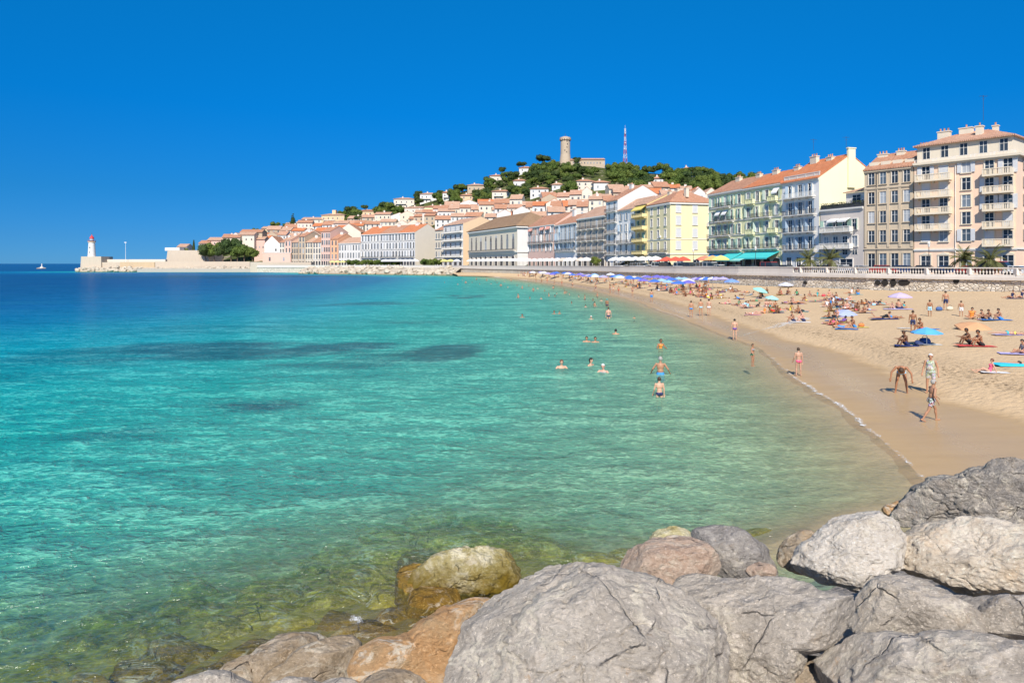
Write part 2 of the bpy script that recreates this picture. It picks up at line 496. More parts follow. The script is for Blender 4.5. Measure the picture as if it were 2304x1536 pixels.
    deb = t.math('MULTIPLY', bm, t.ramp(t.noise(v, 4.5, 5, 0.85), [(0.50, 0.0), (0.60, 1.0)]))
    dry = t.mix(t.math('MULTIPLY', deb, 0.85), dry, (0.12, 0.075, 0.035))
    edge = t.math('ADD', w, t.math('MULTIPLY', t.math('SUBTRACT', t.noise(v, 0.35, 4, 0.6), 0.5), 0.35))
    wm = t.ramp(edge, [(0.42, 0.0), (0.5, 0.45), (0.56, 1.0)])
    stain = t.node('ShaderNodeMapping', {'Vector': v, 'Scale': (0.25, 1.3, 1), 'Rotation': (0, 0, R(20))}).outputs[0]
    wetc = t.mix(t.noise(stain, 1.0, 4, 0.6), (0.37, 0.25, 0.125), (0.50, 0.35, 0.185))
    c = t.mix(wm, dry, wetc)
    foot = t.voro(v, 2.6, 'SMOOTH_F1')
    hh = t.math('ADD', t.math('MULTIPLY', t.noise(v, 3.0, 4, 0.65), 1.0), t.math('MULTIPLY', t.ramp(foot, [(0.05, 0.0), (0.4, 1.0)]), 0.5))
    hh = t.math('MULTIPLY', hh, t.math('SUBTRACT', 1.0, t.math('MULTIPLY', wm, 0.93)))
    nr = t.bump(hh, 0.9, 0.09)
    rg = t.ramp(edge, [(0.45, 0.95), (0.60, 0.45), (0.8, 0.25), (1.0, 0.6)])
    beach = t.pbr(c, rg, nr, spec=0.3)
    return water, bed, beach
M_water, M_bed, M_beach = sea_mats()

# sea surface
X = sinh_axis(-30000, 30000, 2.0, 0.55, 1.035)
Y = sinh_axis(-60, 45000, 16.0, 0.55, 1.028)
gx, gy = np.meshgrid(X, Y); P = np.c_[gx.ravel(), gy.ravel()]
dep, db, sb, dk, sk = sea_depth(P)
land = (sb < 0) & (P[:, 0] > -60)
gm = grass_mask(P); gm[P[:, 1] > 450] = 0
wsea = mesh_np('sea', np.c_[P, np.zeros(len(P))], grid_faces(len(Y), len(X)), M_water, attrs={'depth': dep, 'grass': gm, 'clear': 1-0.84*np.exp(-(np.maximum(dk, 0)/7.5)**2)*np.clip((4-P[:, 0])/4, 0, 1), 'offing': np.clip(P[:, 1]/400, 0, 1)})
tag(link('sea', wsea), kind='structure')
# seabed
X = sinh_axis(-420, 260, 2.0, 0.5, 1.035); Y = sinh_axis(-30, 640, 16.0, 0.5, 1.03)
gx, gy = np.meshgrid(X, Y); P = np.c_[gx.ravel(), gy.ravel()]
dep, db, sb, dk, sk = sea_depth(P)
z = -dep - 0.04 + 0.05*fbm(np.c_[P*0.6, P[:, :1]*0], 3)
z = np.where((sb < 0) & (dk > 1), -0.07, z)
gmb = grass_mask(P)
tag(link('seabed', mesh_np('seabed', np.c_[P, z], grid_faces(len(Y), len(X)), M_bed, attrs={'grass': gmb, 'depth': np.clip(dep, 0, 5), 'weed': np.exp(-(np.maximum(dk, 0)/7.0)**2)*np.clip((5-P[:, 0])/5, 0, 1)})), kind='structure')

# beach
rows = np.r_[np.linspace(-0.25, 0, 6)[:-1], np.linspace(0, 1, 24)[:-1], 1+np.linspace(0, 1, 60)**1.25]
V = []; wa = []; be = []
for u in rows:
    if u <= 1:
        p = shore+(wet-shore)*u
        zz = np.where(np.full(NS, u) < 0, u*0.22*np.linalg.norm(wet-shore, axis=1), 0.25*abs(u)**1.1)
        wv = np.full(NS, 1-u*0.5 if u > 0 else 1.0)
    else:
        tt = u-1
        p = wet+(wall_[:, :2]-wet)*tt
        dd = np.linalg.norm(p-wet, axis=1)
        zz = 0.25+0.55*np.clip(dd/3.5, 0, 1)**0.8*np.clip(wall_[:, 2]/2, 0, 1)+(wall_[:, 2]-0.8)*np.clip(tt, 0, 1)**1.0*np.clip(dd/8, 0, 1)
        zz = np.minimum(zz, wall_[:, 2]+0.02)
        wv = 0.5-np.clip(dd/6, 0, 0.5)
    V.append(np.c_[p, zz]); wa.append(wv)
    dsh = np.linalg.norm(p-wet, axis=1)*np.sign(u-1)
    be.append(np.exp(-((dsh-3.2)/1.1)**2)+0.7*np.exp(-((dsh-5.6)/1.6)**2)+0.07)
V = np.concatenate(V); wa = np.concatenate(wa); be = np.concatenate(be)
dry = np.clip((0.45-wa)*3, 0, 1)
V[:, 2] += dry*(0.07*fbm(np.c_[V[:, :2]*0.8, V[:, :1]*0], 4)+0.10*fbm(np.c_[V[:, :2]*0.15, V[:, :1]*0], 2))
be = be*np.clip(1-np.clip(V[:, 1]-120, 0, 200)/120, 0.1, 1)
beach_me = mesh_np('beach', V, grid_faces(len(rows), NS), M_beach, attrs={'wet': wa, 'berm': be})
beach = tag(link('beach', beach_me), kind='structure')
BEACH_BVH = BVHTree.FromPolygons([tuple(map(float, v)) for v in V], [tuple(map(int, f)) for f in grid_faces(len(rows), NS)])

def on_beach(px, py):
    """the point of the sand seen at a photo pixel"""
    d = Vector(((px-1152)/FPX, 1, -(py-HY)/FPX)).normalized()
    o = Vector((0, 0, CAMH))
    h = BEACH_BVH.ray_cast(o, d)
    if h[0] is None: return G(px, max(py, HY+8), 0.3)
    if h[0].z < 0: return G(px, py, 0.0)
    return h[0]
def sand_z(x, y):
    h = BEACH_BVH.ray_cast(Vector((x, y, 50)), Vector((0, 0, -1)))
    return h[0].z if h[0] is not None else 0.0

# foam along the water's edge, and the tongue of foam running up the sand
def foam_mat(nm='sea_foam', k_=1.0):
    t = NT(nm); v = t.coords('Object')
    a = t.node('ShaderNodeAttribute', attribute_name='edge').outputs['Fac']
    bub = t.voro(v, 7.0*k_, 'DISTANCE_TO_EDGE')
    n = t.noise(v, 1.4*k_, 4, 0.7)
    k = t.math('ADD', t.math('MULTIPLY', t.math('SUBTRACT', n, 0.5), 1.6), a)
    k = t.math('SUBTRACT', k, t.math('MULTIPLY', bub, 2.2))
    al = t.ramp(k, [(0.25, 0.0), (0.5, 0.9)])
    tr = t.node('ShaderNodeBsdfTransparent'); df = t.node('ShaderNodeBsdfDiffuse', {'Color': (0.8, 0.82, 0.82, 1)})
    m = t.node('ShaderNodeMixShader', {0: al, 1: tr.outputs[0], 2: df.outputs[0]})
    t.l.new(m.outputs[0], t.out.inputs[0]); return t.mat
M_foam = foam_mat()
V = []; ea = []
offs = [-0.55, -0.25, 0.0, 0.25, 0.5, 0.7]
ed = [0, .55, .95, .8, .35, 0]
ln = np.arange(NS)
strength = 0.36+0.75*fbm(np.stack([sl*0.06, sl*0, sl*0], 1), 3)
nrm_ = dirn/dl
tn_ = np.gradient(shore, axis=0); tn_ /= np.linalg.norm(tn_, axis=1)[:, None]
land_n = np.c_[tn_[:, 1], -tn_[:, 0]]
land_n *= np.sign((land_n*nrm_).sum(1))[:, None]
wid = 0.30+0.010*np.maximum(shore[:, 1]-20, 0)
for o_, e_ in zip(offs, ed):
    p = shore+land_n*(o_*wid)[:, None]
    zz = np.maximum(0.012, 0.012+0.03*o_)+0.012+0*wid
    zz = np.array([max(0.014, sand_z(x, y)+0.012) for x, y in p])
    V.append(np.c_[p, zz]); ea.append(e_*strength)
me = mesh_np('foam', np.concatenate(V), grid_faces(len(offs), NS), M_foam, attrs={'edge': np.concatenate(ea)})
tag(link('foam', me), 'thin white line of foam along the edge of the beach', 'foam', kind='stuff')
# tongue
V = []; ea = []; path = [(1672, 754, .10), (1712, 743, .25), (1740, 736, .7), (1765, 729, 1.6), (1790, 722, 2.2), (1815, 717, 1.4), (1822, 715, .3)]
for k, t_ in enumerate(np.linspace(0, len(path)-1, 60)):
    i = min(int(t_), len(path)-2); f = t_-i
    px, py, w_ = [path[i][q]*(1-f)+path[i+1][q]*f for q in range(3)]
    c = on_beach(px, py)
    for s_ in np.linspace(-1, 1, 9):
        x, y = c.x+s_*w_*0.35, c.y+s_*w_*1.6
        V.append((x, y, sand_z(x, y)+0.02)); ea.append(max(0, 0.50-abs(s_)**2*0.5))
me = mesh_np('foam_tongue', V, grid_faces(60, 9), M_foam, attrs={'edge': ea})
tag(link('foam_tongue', me), 'tongue of white foam run up across the sand', 'foam', kind='stuff')

# ------------------------------------------------------------------ breakwater bank under the boulders
def rock_mat(name, a, b, c, vein=(0.75, 0.68, 0.55), algae=None, scale=1.0, dark=0.5):
    t = NT(name); v = t.coords('Object')
    oi = t.node('ShaderNodeObjectInfo').outputs['Random']
    off = t.node('ShaderNodeVectorMath', {0: v, 1: t.node('ShaderNodeCombineXYZ', {0: t.math('MULTIPLY', oi, 37.0), 1: oi, 2: t.math('MULTIPLY', oi, 19.0)}).outputs[0]}, operation='ADD').outputs[0]
    v = off
    big = t.noise(v, 0.55*scale, 5, 0.6, 0.5)
    mid = t.noise(v, 2.4*scale, 6, 0.7, 0.4)
    col = t.mix(t.ramp(big, [(0.35, 0.0), (0.65, 1.0)]), a, b)
    col = t.mix(t.ramp(mid, [(0.5, 0.0), (0.66, 0.85)]), col, c)
    col = t.mix(t.ramp(t.noise(v, 1.1*scale, 5, 0.7, 1.0), [(0.55, 0.0), (0.68, 0.45)]), col, [a[0]*1.18, a[1]*.98, a[2]*.72])
    col = t.mix(t.ramp(t.noise(v, 0.8*scale, 6, 0.75, 1.5), [(0.56, 0.0), (0.66, 0.5)]), col, [x*.6 for x in a])
    # veins
    vv = t.node('ShaderNodeMapping', {'Vector': v, 'Rotation': (0.5, 0.9, 0.4), 'Scale': (0.5, 1.6, 1.0)}).outputs[0]
    vn = t.node('ShaderNodeTexNoise', {'Vector': vv, 'Scale': 1.1*scale, 'Detail': 6.0, 'Roughness': 0.65, 'Distortion': 1.2}).outputs['Fac']
    ve = t.ramp(t.math('ABSOLUTE', t.math('SUBTRACT', vn, 0.5)), [(0.0, 1.0), (0.012, 0.7), (0.035, 0.0)])
    brk = t.ramp(t.noise(v, 1.3*scale, 3), [(0.45, 0.0), (0.6, 1.0)])
    col = t.mix(t.math('MULTIPLY', t.math('MULTIPLY', ve, brk), 0.95), col, vein)
    # mineral grain in pale and dark flecks, drawn out along the bedding
    gv = t.node('ShaderNodeMapping', {'Vector': v, 'Rotation': (0.2, 0.6, 0.9), 'Scale': (1.0, 2.8, 1.6)}).outputs[0]
    fl = t.noise(gv, 13.0*scale, 7, 0.82, 0.8)
    col = t.mix(t.ramp(fl, [(0.54, 0.0), (0.64, 0.75)]), col, [min(1, x*1.5+0.06) for x in b])
    col = t.mix(t.ramp(fl, [(0.34, 0.8), (0.45, 0.0)]), col, [x*0.42 for x in a])
    rust = t.ramp(t.noise(v, 3.3*scale, 4, 0.8, 1.0), [(0.64, 0.0), (0.70, 0.5)])
    col = t.mix(rust, col, (0.50, 0.30, 0.14))
    col = t.mix(t.ramp(t.noise(v, 22*scale, 3, 0.8), [(0.60, 0.0), (0.68, 0.7)]), col, [min(1, x*1.35+.05) for x in c])
    pits = t.voro(v, 11*scale, 'F1')
    # cracks
    cv = t.node('ShaderNodeMix', {0: 0.35, 4: v, 5: t.node('ShaderNodeTexNoise', {'Vector': v, 'Scale': 1.5*scale, 'Detail': 5.0}).outputs['Color']}, data_type='VECTOR').outputs[1]
    ce = t.voro(cv, 1.3*scale, 'DISTANCE_TO_EDGE')
    crk = t.ramp(ce, [(0.0, 1.0), (0.008, 0.35), (0.016, 0.0)])
    gate = t.ramp(t.noise(v, 0.9*scale, 3, 0.7), [(0.52, 0.0), (0.60, 1.0)])
    crk = t.math('MULTIPLY', crk, gate)
    col = t.mix(t.math('MULTIPLY', crk, dark), col, [x*0.15 for x in a])
    if algae:
        g = t.node('ShaderNodeNewGeometry').outputs['Position']
        zz = t.node('ShaderNodeSeparateXYZ', {0: g}).outputs['Z']
        am = t.math('ADD', zz, t.math('MULTIPLY', t.math('SUBTRACT', mid, 0.5), algae[1]))
        col = t.mix(t.ramp(t.math('DIVIDE', am, algae[2]), [(0.0, 1.0), (1.0, 0.0)]), col, algae[0])
    hgt = t.math('ADD', t.math('MULTIPLY', t.noise(v, 5*scale, 8, 0.72, 0.3), 1.0), t.math('MULTIPLY', fl, 0.45))
    hgt = t.math('ADD', hgt, t.math('MULTIPLY', t.ramp(pits, [(0.0, 0.0), (0.4, 1.0)]), 0.18))
    hgt = t.math('SUBTRACT', hgt, t.math('MULTIPLY', crk, 0.8))
    ter = t.voro(gv, 2.1*scale, 'F1'); hgt = t.math('ADD', hgt, t.math('MULTIPLY', ter, 0.9))
    return t.pbr(col, 0.86, t.bump(hgt, 0.95, 0.10), spec=0.25)
RM = {
 'grey':   rock_mat('grey_limestone', (0.43, 0.375, 0.315), (0.56, 0.50, 0.425), (0.70, 0.62, 0.53)),
 'blue':   rock_mat('blue_grey_limestone', (0.26, 0.24, 0.225), (0.38, 0.35, 0.325), (0.50, 0.46, 0.41)),
 'white':  rock_mat('white_limestone', (0.68, 0.61, 0.52), (0.76, 0.69, 0.60), (0.54, 0.47, 0.385)),
 'cream':  rock_mat('cream_limestone', (0.66, 0.55, 0.42), (0.74, 0.65, 0.54), (0.54, 0.44, 0.33)),
 'pink':   rock_mat('pink_limestone', (0.44, 0.30, 0.22), (0.52, 0.40, 0.31), (0.56, 0.46, 0.37)),
 'orange': rock_mat('orange_limestone', (0.48, 0.27, 0.12), (0.56, 0.35, 0.18), (0.42, 0.30, 0.17)),
 'brown':  rock_mat('brown_limestone', (0.32, 0.245, 0.16), (0.43, 0.335, 0.235), (0.48, 0.40, 0.31)),
 'dark':   rock_mat('dark_limestone', (0.27, 0.245, 0.22), (0.42, 0.38, 0.335), (0.54, 0.47, 0.385), scale=1.3, dark=0.8),
 'algae':  rock_mat('algae_covered_rock', (0.38, 0.33, 0.12), (0.62, 0.55, 0.33), (0.78, 0.72, 0.55), algae=((0.17, 0.115, 0.012), 1.5, 0.95)),
 'under':  rock_mat('weedy_submerged_rock', (0.22, 0.17, 0.015), (0.50, 0.36, 0.045), (0.68, 0.52, 0.11)),
 'rust':   rock_mat('rusty_submerged_rock', (0.19, 0.105, 0.014), (0.38, 0.24, 0.04), (0.07, 0.045, 0.01)),
 'riprap': rock_mat('riprap_limestone', (0.44, 0.375, 0.29), (0.54, 0.475, 0.385), (0.32, 0.27, 0.205), algae=((0.20, 0.14, 0.05), 0.4, 0.8)),
}
X = np.linspace(-30, 62, 150); Y = np.linspace(-14, 28, 80)
gx, gy = np.meshgrid(X, Y); P = np.c_[gx.ravel(), gy.ravel()]
bh, bd = bank_h(P)
bz = bh-0.75+0.25*fbm(np.c_[P*0.5, P[:, :1]*0], 4)
tag(link('breakwater_ground', mesh_np('breakwater_ground', np.c_[P, bz], grid_faces(len(Y), len(X)), RM['dark'])), kind='structure')

def bank_hit(px, py, lift=0.0):
    d = Vector(((px-1152)/FPX, 1, -(py-HY)/FPX))
    D = 2.0
    while D < 40:
        x, y, z = d.x*D, D, CAMH+d.z*D
        if z <= float(bank_h(np.array([[x, y]]))[0][0])+lift: break
        D += 0.05
    return D

def boulder(name, outline, D, matk, label, seed, thick=0.62, cuts=7, rough=0.055, group='boulders of the breakwater', n=110, cat='boulder', flatten=0.85):
    """a rock whose silhouette follows the outline (photo pixels), rounded away in depth"""
    O = np.array(outline, float)
    cx, cy = (O[:, 0].min()+O[:, 0].max())/2, (O[:, 1].min()+O[:, 1].max())/2
    # smooth the outline: points by angle about its centre, periodic
    th = np.arctan2(-(O[:, 1]-cy), O[:, 0]-cx); rr = np.hypot(O[:, 0]-cx, O[:, 1]-cy)
    o = np.argsort(th); th = th[o]; rr = rr[o]
    th3 = np.r_[th-2*np.pi, th, th+2*np.pi]; rr3 = np.r_[rr, rr, rr]
    c0 = W(cx, cy, D)
    view = (c0-Vector((0, 0, CAMH))).normalized()
    right = Vector((1, 0, 0)); right = (right-view*right.dot(view)).normalized()
    up = right.cross(view)
    sc = D/FPX
    rs = np.random.RandomState(seed)
    nphi, nth = n, 2*n
    phi = np.linspace(0, np.pi, nphi+1); tt = np.linspace(-np.pi, np.pi, nth, endpoint=False)
    fine = np.interp(tt, th3, rr3)
    k = np.exp(-np.linspace(-2, 2, 7)**2); k /= k.sum()
    fine = np.convolve(np.r_[fine[-3:], fine, fine[:3]], k, 'valid')
    PH, TT = np.meshgrid(phi, tt, indexing='ij')
    sn = np.sin(PH)**0.72; cs = np.sign(np.cos(PH))*np.abs(np.cos(PH))**flatten
    rad = np.broadcast_to(fine, PH.shape)
    x = rad*sn*np.cos(TT); y = rad*sn*np.sin(TT)
    mr = fine.mean(); zc = -cs*mr*thick*1.1
    Q = np.stack([x.ravel(), y.ravel(), zc.ravel()], 1)/mr
    # chop flats on the side that faces us and on the top
    for _ in range(cuts):
        nv = rs.randn(3); nv[2] = -abs(nv[2])-0.75; nv[1] += 0.2; nv /= np.linalg.norm(nv)
        q_ = Q@nv; off = (0.70+0.18*rs.rand())*q_.max()
        dd = np.maximum(0, q_-off)
        Q = Q-dd[:, None]*nv*0.93
    Nn = Q/np.linalg.norm(Q, axis=1)[:, None]
    sd = seed*3.7
    amp = rough*(1.3*fbm(Q*1.5+sd, 3)+0.9*(0.5-np.abs(fbm(Q*2.3+sd+9, 4)))*1.0+0.62*fbm(Q*6+sd, 4)+0.40*fbm(Q*np.array([14, 22, 14])+sd, 4, 2.2, .6))
    rid = np.abs(fbm(Q*np.array([1.2, 2.0, 1.2])+sd+31, 5)); amp -= rough*0.45*np.exp(-(rid/0.014)**2)
    Q = Q+Nn*amp[:, None]
    Q *= mr*sc*0.955
    Q[:, 1] *= view.y
    Rm = np.array([right[:], (up)[:], view[:]])
    Pw = Q@Rm
    idx = np.arange((nphi+1)*nth).reshape(nphi+1, nth)
    a = idx[:-1, :]; b = idx[1:, :]
    F = np.stack([a.ravel(), b.ravel(), np.roll(b, -1, 1).ravel(), np.roll(a, -1, 1).ravel()], 1)
    me = mesh_np(name, Pw, F, RM[matk])
    ob = link(name, me, loc=c0)
    tag(ob, label, cat, group)
    return ob
# ------------------------------------------------------------------ the boulders in front
boulder('boulder', [(993,1536),(1005,1432),(1019,1394),(1054,1342),(1117,1300),(1172,1273),(1214,1245),(1245,1241),(1276,1247),(1328,1259),(1391,1264),(1453,1281),(1519,1300),(1592,1370),(1637,1419),(1651,1450),(1641,1495),(1636,1536),(1600,1640),(1300,1700),(1050,1640)],
        7.0, 'grey', 'biggest grey boulder with pale yellow veins at the centre front', 1, thick=0.6, cuts=10, rough=0.07, n=150)
boulder('boulder', [(1519,1297),(1547,1271),(1592,1268),(1650,1281),(1731,1281),(1776,1286),(1859,1316),(1943,1344),(1930,1385),(1880,1440),(1800,1470),(1770,1520),(1740,1600),(1600,1620),(1540,1450)],
        7.7, 'grey', 'long cracked grey boulder directly right of the biggest one', 2, thick=0.6, rough=0.07, n=140)
boulder('boulder', [(1833,1480),(1850,1450),(1880,1430),(1925,1415),(1950,1395),(1985,1390),(2030,1397),(2100,1402),(2180,1393),(2230,1397),(2290,1420),(2400,1460),(2420,1700),(2100,1720),(1850,1650),(1836,1560)],
        6.6, 'grey', 'pale grey boulder with an orange patch at the lower right corner', 3, thick=0.5, rough=0.065, n=130)
boulder('boulder', [(1905,1412),(1930,1375),(1965,1310),(1990,1285),(2030,1280),(2070,1285),(2110,1310),(2150,1345),(2190,1385),(2190,1430),(2050,1450),(1930,1450)],
        8.3, 'grey', 'medium pointed grey boulder between the cream one and the lower right one', 4)
boulder('boulder', [(2205,1400),(2235,1345),(2260,1326),(2304,1328),(2380,1360),(2380,1450),(2260,1450),(2210,1430)],
        8.0, 'grey', 'grey boulder cut off by the right edge, low on the right', 5)
boulder('boulder', [(2130,1340),(2200,1338),(2260,1338),(2270,1380),(2230,1420),(2160,1400)],
        9.0, 'blue', 'flat smooth grey rock below the cream boulder', 6, n=60)
boulder('boulder', [(1775,1285),(1795,1245),(1838,1205),(1870,1172),(1915,1142),(1945,1135),(1985,1140),(2010,1160),(2035,1200),(2040,1240),(2030,1275),(1990,1290),(1955,1325),(1935,1340),(1880,1325),(1830,1310),(1785,1297)],
        10.2, 'white', 'white boulder with a dark hollow beneath it', 7, thick=0.75, cuts=9, rough=0.08, n=130)
boulder('boulder', [(2025,1285),(2040,1210),(2060,1180),(2100,1155),(2160,1148),(2210,1147),(2260,1158),(2330,1190),(2400,1250),(2380,1350),(2240,1345),(2150,1340),(2100,1315),(2045,1290)],
        9.7, 'cream', 'large cream boulder at the right edge under the dark one', 8, thick=0.7, cuts=9, rough=0.09, n=130)
boulder('boulder', [(2025,1170),(2050,1130),(2080,1085),(2110,1068),(2170,1062),(2225,1040),(2240,1025),(2304,1019),(2400,1030),(2420,1150),(2300,1200),(2100,1210),(2035,1200)],
        13.2, 'dark', 'dark cracked boulder highest at the right edge beside the wet sand', 9, cuts=9, rough=0.1, n=130)
boulder('boulder', [(1988,1140),(2010,1127),(2050,1124),(2075,1130),(2070,1170),(2030,1185),(2000,1165)],
        14.2, 'orange', 'small brown rock behind the white boulder', 10, n=60)
boulder('boulder', [(1746,1262),(1765,1220),(1790,1195),(1830,1187),(1860,1215),(1830,1290),(1775,1292)],
        11.2, 'brown', 'brownish rock half hidden by the left of the white boulder', 11, n=70)
boulder('boulder', [(1557,1188),(1590,1180),(1640,1177),(1668,1181),(1700,1210),(1735,1248),(1758,1285),(1740,1310),(1680,1310),(1600,1285),(1575,1240)],
        11.0, 'blue', 'dark blue grey boulder behind the long grey one', 12, cuts=9, n=90)
boulder('boulder', [(1380,1268),(1450,1222),(1500,1202),(1550,1197),(1600,1225),(1620,1250),(1628,1275),(1600,1310),(1530,1330),(1430,1310)],
        10.4, 'pink', 'pinkish boulder behind the right shoulder of the biggest grey one', 13, n=100)
boulder('boulder', [(1455,1222),(1470,1198),(1500,1187),(1535,1186),(1560,1192),(1560,1225),(1500,1245),(1460,1240)],
        12.0, 'algae', 'small yellow topped rock behind the pinkish boulder', 14, n=60)
boulder('boulder', [(1676,1284),(1695,1268),(1720,1265),(1748,1282),(1740,1300),(1690,1300)],
        9.6, 'pink', 'tiny salmon coloured stone wedged under the dark blue grey boulder', 15, n=40, cat='stone')
boulder('boulder', [(915,1300),(960,1262),(1000,1241),(1060,1230),(1110,1231),(1147,1236),(1168,1256),(1184,1277),(1170,1320),(1080,1345),(1000,1350),(950,1345),(915,1325)],
        13.4, 'algae', 'rock with yellow algae and a bleached top at the edge of the water', 16, thick=0.6, rough=0.09, n=110)
boulder('boulder', [(783,1495),(800,1460),(840,1435),(880,1430),(915,1418),(960,1380),(1010,1350),(1070,1330),(1130,1335),(1110,1600),(900,1640),(800,1600)],
        8.0, 'orange', 'smooth orange boulder left of the biggest grey one', 17, thick=0.5, cuts=5, rough=0.05, n=110)
boulder('boulder', [(540,1536),(560,1475),(600,1440),(640,1416),(690,1411),(720,1422),(735,1450),(700,1520),(640,1560)],
        9.0, 'brown', 'round topped brown boulder left of the split brown one', 18, n=80)
boulder('boulder', [(590,1530),(640,1490),(700,1440),(745,1422),(785,1420),(806,1437),(813,1468),(790,1500),(785,1570),(680,1600),(600,1580)],
        8.6, 'brown', 'brown grey boulder left of the orange one', 19, cuts=9, n=90)
boulder('boulder', [(484,1515),(520,1480),(560,1468),(600,1490),(620,1530),(560,1580),(500,1560)],
        8.8, 'brown', 'low brown rock at the left end of the boulders', 20, n=60)
boulder('boulder', [(370,1545),(400,1525),(440,1512),(480,1504),(530,1520),(570,1545),(560,1620),(420,1620)],
        7.7, 'grey', 'pale grey boulder cut by the bottom edge, first from the left', 21, n=70)
boulder('boulder', [(590,1545),(620,1527),(665,1520),(700,1525),(730,1545),(720,1620),(600,1620)],
        7.4, 'grey', 'sliver of grey rock at the bottom edge under the brown boulders', 22, n=60)
boulder('boulder', [(700,1545),(730,1527),(770,1522),(810,1540),(810,1620),(710,1620)],
        7.35, 'grey', 'sliver of grey rock at the bottom edge beside the orange boulder', 23, n=50)
boulder('boulder', [(800,1540),(830,1512),(880,1501),(930,1512),(975,1545),(960,1640),(820,1640)],
        7.2, 'brown', 'beige rock at the bottom edge in front of the orange boulder', 24, n=60)
boulder('boulder', [(1770,1500),(1800,1475),(1850,1470),(1880,1500),(1880,1600),(1760,1600)],
        7.6, 'brown', 'shaded brown rock in the gap between the two front right boulders', 25, n=50)

def drowned(px, py, wpx, hpx, z, matk, seed, label='mossy green boulder lying under the clear water off the breakwater'):
    c = G(px, py, z); D = c.y
    rx = wpx*D/FPX; ry = hpx*D*D/(FPX*CAMH)*0.85
    rs = np.random.RandomState(seed); n = 36
    PH, TT = np.meshgrid(np.linspace(0, np.pi, n), np.linspace(-np.pi, np.pi, 2*n, endpoint=False), indexing='ij')
    Q = np.stack([(np.sin(PH)**.8*np.cos(TT)).ravel(), (np.sin(PH)**.8*np.sin(TT)).ravel(), np.cos(PH).ravel()], 1)
    for _ in range(5):
        nv = rs.randn(3); nv /= np.linalg.norm(nv)
        Q = Q-np.maximum(0, Q@nv-.7)[:, None]*nv*.8
    Q = Q*(1+0.3*fbm(Q*1.6+seed, 4)[:, None])
    hz = min(rx, ry)*0.55+0.15
    Q = Q*np.array([rx, ry, hz])
    Q[:, 2] = np.minimum(Q[:, 2], hz*0.85)-hz*0.85
    idx = np.arange(n*2*n).reshape(n, 2*n); a = idx[:-1]; b = idx[1:]
    F = np.stack([a.ravel(), b.ravel(), np.roll(b, -1, 1).ravel(), np.roll(a, -1, 1).ravel()], 1)
    o = link('submerged_boulder', mesh_np('submerged_boulder', Q, F, RM[matk]), loc=c)
    o.rotation_euler = (0, 0, 0.25*rs.randn())
    tag(o, label, 'submerged boulder', 'boulders under water')
rs = np.random.RandomState(5)
for (px, py, w, h, z, m) in [(960,1150,70,12,-.75,'under'),(1080,1168,95,18,-.7,'under'),(1130,1200,90,20,-.5,'under'),(870,1180,80,18,-.8,'under'),
        (1010,1200,110,24,-.45,'under'),(760,1228,60,14,-1.,'under'),(880,1228,90,26,-.5,'under'),(960,1250,70,24,-.18,'rust'),(700,1262,45,12,-1.,'under'),
        (810,1275,90,28,-.55,'under'),(440,1305,52,16,-1.1,'under'),(430,1345,70,26,-.8,'under'),(620,1310,80,26,-.7,'under'),(600,1355,80,24,-.55,'under'),
        (740,1330,90,30,-.45,'under'),(640,1390,85,18,-.4,'under'),(870,1330,60,30,-.25,'under'),(900,1375,70,28,-.10,'rust'),(830,1410,80,26,-.06,'rust'),
        (760,1385,60,22,-.25,'rust'),(520,1400,80,26,-.5,'under'),(330,1400,70,24,-.9,'under'),(240,1380,60,16,-1.2,'under'),(180,1440,80,22,-1.0,'under'),
        (420,1440,100,30,-.3,'rust'),(560,1450,70,26,-.2,'rust'),(330,1490,90,30,-.2,'rust'),(300,1440,60,22,-.6,'under'),(200,1518,55,20,-.12,'rust'),
        (120,1490,70,24,-.8,'under'),(60,1400,60,14,-1.3,'under'),(480,1500,70,24,-.1,'rust'),(80,1530,60,20,-.6,'under'),(1230,1215,60,14,-.7,'under'),
        (700,1430,50,20,-.05,'rust'),(400,1530,70,24,-.15,'rust'),(30,1340,60,12,-1.5,'under'),(1450,1240,80,14,-.5,'under'),(1350,1245,60,12,-.5,'under'),(1700,1195,60,10,-.4,'under'),
        (960,1395,50,22,-.05,'rust')]:
    drowned(px, py, w, h, z*.75-.02, m, int(rs.randint(9999)),
            'rust brown weedy boulder lying just under the surface by the breakwater' if m == 'rust' else 'mossy green boulder lying under the clear water off the breakwater')
drowned(945, 1285, 75, 40, .18, 'rust', 5, 'rust brown weedy boulder just out of the water left of the yellow algae rock')
drowned(975, 1330, 60, 40, .15, 'rust', 6, 'dark weedy rock in front of the yellow algae rock')
# splash between the rocks
V = []; ea = []
c = G(800, 1392, .05)
for i in range(13):
    for j in range(13):
        x, y = (i-6)/6, (j-6)/6
        V.append((c.x+x*.36, c.y+y*.28, .05)); ea.append(max(0, .75-1.0*math.hypot(x, y)))
tag(link('splash_foam', mesh_np('splash_foam', V, grid_faces(13, 13), foam_mat('splash', 6.0), attrs={'edge': ea})), 'small patch of white splash between the brown rocks', 'foam', kind='stuff')
